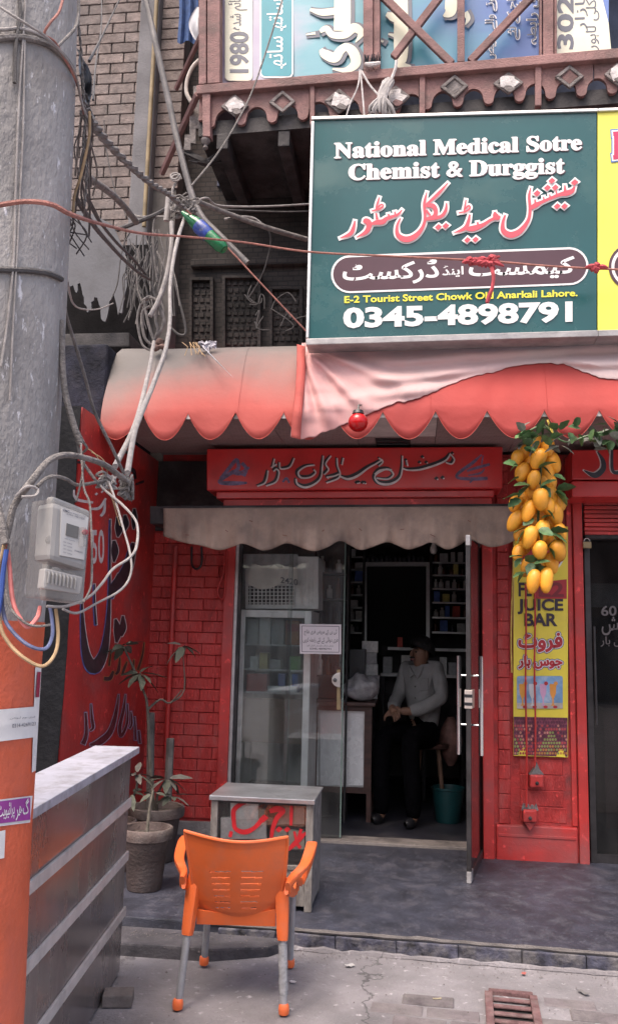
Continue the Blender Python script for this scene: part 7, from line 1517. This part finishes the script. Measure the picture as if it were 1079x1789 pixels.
# backrest outline: left and right edges from top to bottom (zoomed photograph coordinates)
lft = [(252, 300), (258, 340), (266, 390), (274, 440), (280, 490), (286, 540), (296, 590), (316, 630), (345, 655)]
rgt = [(690, 318), (690, 350), (686, 400), (682, 450), (676, 500), (668, 550), (658, 600), (640, 640), (615, 662)]
def top_dip(u): return 34*math.sin(math.pi*u)**1.0 + 8*u
ZB1 = at(*K(470, 665), 4.0).z
def back_pt(u, v):
    k = v*(len(lft)-1); i = min(int(k), len(lft)-2); t_ = k-i
    l = [lft[i][j]+(lft[i+1][j]-lft[i][j])*t_ for j in (0, 1)]; r = [rgt[i][j]+(rgt[i+1][j]-rgt[i][j])*t_ for j in (0, 1)]
    x = l[0]+(r[0]-l[0])*u; y = l[1]+(r[1]-l[1])*u + top_dip(u)*(1-v) + 14*math.sin(math.pi*u)*v**3
    s_ = 2*u-1; Y = 3.845+.15*v+.055*s_*s_*(1-.3*v) - .012*math.sin(math.pi*v)
    return at(*K(x, y), Y)
q = MB(); NU, NV = 84, 112; q.grid(back_pt, NU, NV)
SL = []
for k in range(7): y0 = 458+k*25.6; SL.append((y0, 356+k*4.6, 447, 492, 590-k*5))
keep = []
for fi, f in enumerate(q.f):
    j, i = divmod(fi, NU); u, v = (i+.5)/NU, (j+.5)/NV
    kk = v*(len(lft)-1); a_ = min(int(kk), len(lft)-2); t_ = kk-a_; lx = lft[a_][0]+(lft[a_+1][0]-lft[a_][0])*t_; rx = rgt[a_][0]+(rgt[a_+1][0]-rgt[a_][0])*t_; ly = lft[a_][1]+(lft[a_+1][1]-lft[a_][1])*t_
    x = lx+(rx-lx)*u; y = ly+top_dip(u)*(1-v)+14*math.sin(math.pi*u)*v**3+u*8*(1-v)
    hole = any(abs(y-(y0+14-.015*(x-470))) < 3.4 and (xa < x < xb or xc_ < x < xd_) for (y0, xa, xb, xc_, xd_) in SL)
    if not hole: keep.append(f)
q.f = keep
q.build('backrest', M_op, chr_, smooth=True, thick=-.007, auto=50)
# raised rim round the back
rim = [back_pt(0, v/30) for v in range(30, -1, -1)]+[back_pt(u/30, 0) for u in range(1, 31)]+[back_pt(1, v/30) for v in range(1, 31)]
MB().tube([p+Vector((0, .003, 0)) for p in rim], .0085, 8).build('back_rim', M_op, chr_, smooth=True)
zs_ = .44
q = MB()
def seat_pt(u, v):
    w = .46-.03*v; x = -.775+(u-.5)*w*.96+.02*v; y = 3.985+.47*v; return Vector((x, y, zs_-.018*math.sin(math.pi*u)*math.sin(math.pi*min(1, v*1.1))-.03*max(0, v-.85)/.15+.02*(1-v)))
q.grid(seat_pt, 24, 24); q.build('seat', M_op, chr_, smooth=True, thick=-.008, auto=50)
q = MB(); q.grid(lambda u, v: at(*K(303+337*u, 636+16*math.sin(math.pi*u)+ (62-16*math.sin(math.pi*u)+10*u)*v), 3.985+.012*v), 20, 6); q.build('seat_rail', M_op, chr_, smooth=True, thick=-.008)
def sweep(pts, ws, hs, m, name, par, n=12):
    """flattened oval section along a path: ws half width (sideways), hs half height"""
    c_ = catmull([(*p, w, h) for p, w, h in zip(pts, ws, hs)], 7); P = [Vector(k[:3]) for k in c_]; q = MB(); o = 0
    for i, p in enumerate(P):
        t_ = (P[min(i+1, len(P)-1)]-P[max(i-1, 0)]).normalized(); sd_ = t_.cross(Vector((0, 0, 1))); sd_ = sd_.normalized() if sd_.length > .15 else Vector((1, 0, 0)); u_ = sd_.cross(t_).normalized()
        for k in range(n): an = 2*math.pi*k/n; ca, sa = math.cos(an), math.sin(an); q.v.append(p+sd_*c_[i][3]*abs(ca)**.6*(1 if ca > 0 else -1)+u_*c_[i][4]*abs(sa)**.6*(1 if sa > 0 else -1))
    for i in range(len(P)-1):
        for k in range(n): a_ = i*n+k; b_ = i*n+(k+1) % n; q.f.append((a_, b_, b_+n, a_+n))
    q.f.append(tuple(range(n-1, -1, -1))); q.f.append(tuple((len(P)-1)*n+k for k in range(n)))
    return q.build(name, m, par, smooth=True)
arm_z = at(540, 1474, 4.34).z
for sgn, xb, xf in ((1, -.535, -.478), (-1, -1.01, -1.10)):
    yb = 3.93
    sweep([(xb, yb, arm_z-.10), (xb+.01*sgn, yb+.06, arm_z-.075), ((xb+xf)/2+.02*sgn, yb+.18, arm_z-.045), (xf, yb+.34, arm_z-.008), (xf-.003*sgn, yb+.43, arm_z-.004), (xf-.012*sgn, yb+.475, arm_z-.045), (xf-.03*sgn, yb+.49, arm_z-.14), (xf-.055*sgn, yb+.49, zs_-.02)], [.012, .018, .024, .027, .027, .026, .024, .022], [.03, .018, .012, .012, .012, .013, .013, .014], M_op, 'armrest', chr_)
    sweep([(xb-.006*sgn, yb+.01, arm_z-.10), (xb+.006*sgn, yb+.16, arm_z-.16), (xf-.07*sgn+.0, yb+.33, zs_+.03), (xf-.06*sgn, yb+.46, zs_-.01)], [.010, .010, .012, .014], [.03, .018, .018, .02], M_op, 'arm_web', chr_)
for (top, foot, rear) in (((-.965, 4.0, .585), fRL, 1), ((-.573, 4.0, .57), fRR, 1), ((-.985, 4.40, zs_+.02), fFL, 0), ((-.575, 4.43, zs_+.02), fFR, 0)):
    top = Vector(top); zc_ = at(329, 1634, 3.95).z if rear else zs_-.08
    def on(z): t_ = (top.z-z)/top.z; return top.lerp(foot, t_)
    lg = MB().tube([on(zc_+.06), on(zc_-.02), on(.03)], .0165, 14).build('leg', M_tube, chr_, smooth=True)
    sweep([on(top.z-.0), on(top.z-.08), on(zc_+.05), on(zc_)], [.016, .030, .027, .023], [.016, .024, .023, .021], M_op, 'leg_socket', chr_)
    MB().lathe([(.017, 0), (.022, .004), (.024, .02), (.022, .038), (.017, .044)], on(0)+Vector((0, 0, .004)), 16).build('foot', M_op, lg, smooth=True)
# plastic wrap left on the right rear leg
q = MB(); q.tube([Vector((-.573, 4.0, .57)).lerp(fRR, (.57-z)/.57) for z in (.28, .24, .2, .16, .12, .08)], [.021, .019, .022, .019, .022, .019], 12); q.build('film_wrap', mat('clear_film', (.5, .5, .52), .2, .2, 40, .5, 90, alpha=.5), chr_, smooth=True)

# ------------------------------------------------------------------ small glass display case
M_flk = mat('flaking_white_wood', (0.24, 0.22, 0.205), .75, .3, 16, .6, 40, dirt=(0.075, 0.055, 0.045), dscale=15, damt=.75, stretch=(1, 1, .35)); M_stl = mat('dull_steel_sheet', (0.42, 0.42, 0.44), .32, .2, 6, .06, 30, metal=.75, dirt=(0.22, 0.21, 0.21), dscale=5, damt=.4)
YC0, YC1 = 5.06, 5.50; PCs = Plane(YC0)
xc0, xc1 = -1.150, -.553; zct = PCs(460, 1396).z
dc = thing('display_case', 'small glass display case with flaking white frame, steel top and red lettering', 'display case', ((xc0+xc1)/2, 5.27, HP))
rzc = 0
MB().boxmm((xc0-.008, YC0-.012, zct), (xc1+.008, YC1+.012, zct+.010)).build('steel_top', M_stl, dc, bevel=.004)
MB().boxmm((xc0-.008, YC0-.0165, zct-.016), (xc1+.008, YC0-.0125, zct+.007)).build('top_lip', M_stl, dc, bevel=.002)
for (xa, xb) in ((xc0, xc0+.042), (xc1-.042, xc1)):
    MB().boxmm((xa, YC0, HP+.001), (xb, YC0+.055, zct-.001)).build('stile', M_flk, dc, bevel=.004, jitter=.004)
    MB().boxmm((xa, YC1-.055, HP+.001), (xb, YC1, zct-.001)).build('stile', M_flk, dc, bevel=.004)
zp = PCs(460, 1518).z
MB().boxmm((xc0+.043, YC0+.006, HP+.03), (xc1-.043, YC0+.03, zp)).build('lower_board', M_flk, dc, bevel=.003, jitter=.004)
MB().boxmm((xc0+.043, YC0+.002, zp), (xc1-.043, YC0+.05, zp+.025)).build('rail', M_flk, dc, bevel=.003); MB().boxmm((xc0+.043, YC0+.004, zct-.03), (xc1-.043, YC0+.05, zct-.001)).build('rail', M_dark, dc)
for xx in (xc0, xc1-.02): MB().boxmm((xx, YC0+.056, HP+.03), (xx+.02, YC1-.056, zct-.001)).build('side_panel', M_greyflake, dc)
MB().boxmm((xc0+.021, YC1-.02, HP+.03), (xc1-.021, YC1-.004, zct-.001)).build('back_panel', M_dark, dc); MB().boxmm((xc0+.021, YC0+.056, zp-.01), (xc1-.021, YC1-.021, zp+.004)).build('shelf', M_dark, dc)
MB().boxmm((xc0+.043, YC0+.020, zp+.026), (xc1-.043, YC0+.025, zct-.031)).build('pane', glass_mat('case_glass', tint=(.96, .97, .965), refl=.05, dust=.02), dc)
PCg = Plane(YC0+.0195); kc = dict(x0=220, y0=1330, s=2.452)
CR = [[(525, 172, 12), (490, 185, 18), (462, 210, 20), (462, 255, 18), (470, 290, 18), (510, 303, 22), (550, 285, 18), (580, 252, 20)], [(590, 245, 34)], [(445, 325, 16), (452, 300, 14)], [(615, 215, 18), (645, 205, 26), (672, 212, 22), (645, 245, 20), (628, 290, 18), (622, 335, 14)], [(708, 165, 10), (708, 220, 14), (706, 275, 12)], [(655, 292, 26)], [(690, 292, 24)], [(770, 305, 10), (745, 330, 22), (715, 360, 20), (695, 380, 12)], [(750, 290, 14), (740, 325, 14)], [(748, 372, 14), (735, 355, 14), (720, 300, 10)]]
strokes_px(MB(), PCg, CR, .0008, **kc).build('lettering', mat('red_brush_paint', (0.42, 0.012, 0.018), .45, .15, 20, 0), dc)
rc = random.Random(31); Yc = YC0+.034
PCi = Plane(Yc)
for (x0, y0, x1, y1, c, lab) in ((402, 1398, 450, 1432, (.85, .83, .78), 'pale leaflet standing at the upper left in the display case'), (385, 1428, 464, 1466, (.82, .80, .76), 'wide printed leaflet leaning lower in the display case'), (447, 1412, 463, 1434, (.35, .28, .2), 'small brown box beside the leaflet in the display case'), (470, 1448, 500, 1466, (.72, .68, .55), 'cream packet behind the chair back in the display case'), (503, 1450, 532, 1484, (.8, .72, .56), 'tilted cream packet at the right in the display case'), (485, 1400, 510, 1440, (.2, .19, .18), 'dark grey box in the middle of the display case'), (512, 1404, 532, 1440, (.30, .27, .24), 'grey brown box at the upper right in the display case')):
    dpt = rc.uniform(0, .05); q = MB().slab(Plane(Yc+dpt), [(x0+rc.uniform(0, 5), y0), (x1, y0+rc.uniform(0, 4)), (x1+rc.uniform(-3, 3), y1), (x0, y1)], 0, .03)
    tag(q.build('packet', mat(f'packet_{x0}', c, .7, .10, 60, .0), bevel=.003), lab, 'packet', 'packets in the display case')
# ------------------------------------------------------------------ steel counter behind the pole
e = Vector((.105, -.9945, 0)); nrm = Vector((.9945, .105, 0)); O = Vector((-1.378, 4.25, 0)); LC = 1.75
def cp(s_, d_, z): return O+e*s_+nrm*d_+Vector((0, 0, z))
def cbox(name, s0, s1, d0, d1, z0, z1, m, bev=.003):
    q = MB(); q.add([cp(s_, d_, z) for z in (z0, z1) for d_ in (d0, d1) for s_ in (s0, s1)], [(0, 2, 3, 1), (4, 5, 7, 6), (0, 1, 5, 4), (2, 6, 7, 3), (0, 4, 6, 2), (1, 3, 7, 5)]); return q.build(name, m, sc_, bevel=bev)
M_steelc = mat('stained_stainless', (0.34, 0.31, 0.31), .22, .25, 3, .05, 14, metal=.85, dirt=(0.24, 0.215, 0.215), dscale=2.6, damt=.5, stretch=(1, 1, .4)); M_strip = mat('dull_aluminium_strip', (0.56, 0.53, 0.51), .55, .1, 12, .08, metal=.3, dirt=(.3, .27, .26), dscale=9, damt=.3)
M_ctop = mat('bluish_white_counter_top', (0.40, 0.40, 0.46), .45, .12, 9, .1, 40, dirt=(0.17, 0.15, 0.15), dscale=12, damt=.5)
sc_ = thing('steel_counter', 'stained stainless steel street counter with pale strips and a bluish white top', 'counter', O)
cbox('front_panel', 0, LC, -.012, 0, .012, 1.02, M_steelc, .002); cbox('end_panel', -.001, .012, -.17, -.013, .012, 1.02, M_steelc, .002); cbox('inner_body', .013, LC, -.17, -.014, .012, 1.02, M_dark, 0)
cbox('counter_top', -.03, LC, -.19, .035, 1.022, 1.055, M_ctop, .004)
for z in (.285, .542, .793): cbox('trim_strip', -.015, LC, .0005, .012, z-.024, z+.020, M_strip, .003)
sb_ = MB().box(cp(.33, .07, .026), (.13, .10, .05), rz=R(12)); tag(sb_.build('wooden_block', mat('grey_wood_block', (.17, .145, .135), .9, .25, 9, .3), bevel=.005, jitter=.004), 'small grey wooden block on the ground at the foot of the steel counter', 'block')

# ------------------------------------------------------------------ flower pots and plants
M_terra = mat('dusty_terracotta', (0.115, 0.082, 0.074), .92, .25, 6, .5, 50, dirt=(0.17, 0.145, 0.135), dscale=5, damt=.55); M_soil = mat('dry_soil', (.10, .08, .07), 1, .3, 30, .5, 80); M_stem = mat('plant_stem', (.12, .105, .085), .85, .3, 20, .3); M_dleaf = mat('dusty_green_leaf', (0.075, 0.082, 0.06), .7, .3, 20, .15, 60, rnd=.3); M_dleaf2 = mat('grey_dusty_leaf', (0.12, 0.112, 0.098), .75, .25, 20, .15, 60, rnd=.2)
def pot(label, x, y, z0, r, h):
    t_ = thing('flower_pot', label, 'flower pot', (x, y, z0)); 
    MB().lathe([(r*.62, 0), (r*.66, .006), (r*.86, h*.78), (r*.90, h*.80), (r*1.0, h*.82), (r*1.03, h*.9), (r*1.02, h*.985), (r*.98, h), (r*.90, h*.995), (r*.86, h*.9), (r*.84, h*.86)], (x, y, z0), 32).build('body', M_terra, t_, smooth=True, auto=50)
    MB().lathe([(.002, h*.84), (r*.8, h*.85), (r*.85, h*.87)], (x, y, z0), 24).build('soil', M_soil, t_, smooth=True, jitter=.008); return t_
pot('dusty terracotta pot nearest the steel counter end', -1.60, 5.32, HP+.001, .155, .36); pot('wide terracotta pot behind the front one against the red wall', -1.74, 5.98, HP+.001, .19, .36); pot('third terracotta pot half hidden between the other two', -1.92, 5.66, HP+.001, .14, .32)
rp = random.Random(8)
def plant(label, base, stems, whorls, name='potted_plant'):
    t_ = thing(name, label, 'plant', base)
    for pts, r in stems:
        n_ = len(pts); MB().tube([Vector(p) for p in pts], [r*(1-.5*i/(n_-1)) for i in range(n_)], 7, smooth=4).build('stem', M_stem, t_, smooth=True)
    for (p, k, ln, dirz) in whorls:
        for i in range(k):
            a_ = 6.283*i/k+rp.uniform(-.3, .3); d = Vector((math.cos(a_), math.sin(a_)*.8-.2, rp.uniform(-.7, .25)+dirz)); leaf(t_, Vector(p)+d.normalized()*.02, d, ln*rp.uniform(.6, 1.15), ln*.16, M_dleaf if rp.random() < .6 else M_dleaf2, rp.uniform(-.5, .5))
    return t_
A = lambda x, y, Y: at(x, y, Y)
plant('tall thin plant with leaf whorls before the painted wall', (-1.74, 5.98, HP+.3), [([(-1.75, 5.98, HP+.3), A(262, 1330, 6.0), A(258, 1240, 6.0), A(250, 1205, 6.0), A(215, 1128, 5.9)], .014), ([A(258, 1240, 6.0), A(280, 1222, 6.05), A(297, 1228, 6.1), A(318, 1205, 6.1)], .009), ([A(250, 1205, 6.0), A(245, 1175, 5.9)], .008), ([A(297, 1228, 6.1), A(322, 1205, 6.15), A(318, 1130, 6.2)], .007)], [(A(217, 1128, 5.9), 8, .17, .05), (A(245, 1176, 5.9), 9, .18, 0), (A(320, 1128, 6.2), 8, .17, 0)])
plant('low leafy plant in the front terracotta pots', (-1.60, 5.32, HP+.3), [([(-1.60, 5.32, HP+.3), A(262, 1410, 5.35), A(268, 1380, 5.4)], .012), ([(-1.72, 5.95, HP+.3), A(275, 1390, 5.9), A(290, 1362, 5.9)], .012), ([(-1.9, 5.66, HP+.27), A(238, 1380, 5.65), A(236, 1350, 5.6)], .012)], [(A(268, 1385, 5.4), 5, .10, .2), (A(292, 1360, 5.9), 9, .16, -.1), (A(240, 1352, 5.6), 7, .13, .1), (A(300, 1390, 5.9), 6, .13, -.1), (A(230, 1385, 5.6), 5, .12, 0)])
for (x, y0, y1, Y, lab, r) in ((264, 1418, 1245, 6.1, 'left grey wooden stake standing in the pots', .028), (288, 1420, 1290, 6.25, 'right grey wooden stake leaning in the pots', .03)):
    q = MB().tube([A(x+ (4 if x > 270 else -2), y0, Y), A(x+(10 if x > 270 else 0), y1, Y)], r, 6); tag(q.build('wooden_stake', mat('weathered_stake', (.15, .135, .125), .9, .3, 9, .4), bevel=.003), lab, 'stake')
# ================================================================== OTHER SIDE OF THE STREET (behind the camera; it shows in the glass and steel)
def street_house(label, x0, x1, h, col, seed):
    rs_ = random.Random(seed); t_ = thing('street_house', label, 'house', ((x0+x1)/2, -14, 0), 'houses across the street')
    m = mat(f'house_render_{seed}', col, .9, .2, 1.2, .2, 20, dirt=tuple(c*.55 for c in col), dscale=.8, damt=.5)
    MB().boxmm((x0, -18, -.01), (x1, -14, h)).build('wall', m, t_)
    n = max(2, int((x1-x0)/1.9))
    for f in range(int(h/3.1)):
        for k in range(n):
            xc = x0+(k+.5)*(x1-x0)/n; z0 = .05 if f == 0 else f*3.1+.9; zz = 2.5 if f == 0 else f*3.1+2.3; w = .72 if f == 0 else .5
            MB().boxmm((xc-w, -14, z0), (xc+w, -13.96, zz)).build('shutter' if f == 0 else 'window', mat(f'opening_{(seed+k) % 3}', ((.05, .05, .06), (.10, .07, .05), (.03, .05, .08))[(seed+k) % 3], .4, .3, 3, .05), t_)
            if f: MB().boxmm((xc-w-.08, -14, z0-.1), (xc+w+.08, -13.86, z0-.005)).build('sill', m, t_)
        MB().boxmm((x0, -13.99, (f+1)*3.1-.16), (x1, -13.2 if f == 0 else -13.8, (f+1)*3.1-.04)).build('ledge', m, t_)
street_house('ochre house across the street', -22, -7.2, 5.6, (.20, .15, .11), 1); street_house('grey house across the street', -7.1, 4.4, 3.9, (.17, .16, .15), 2); street_house('brick red house across the street', 4.5, 20, 5.4, (.18, .11, .09), 3)
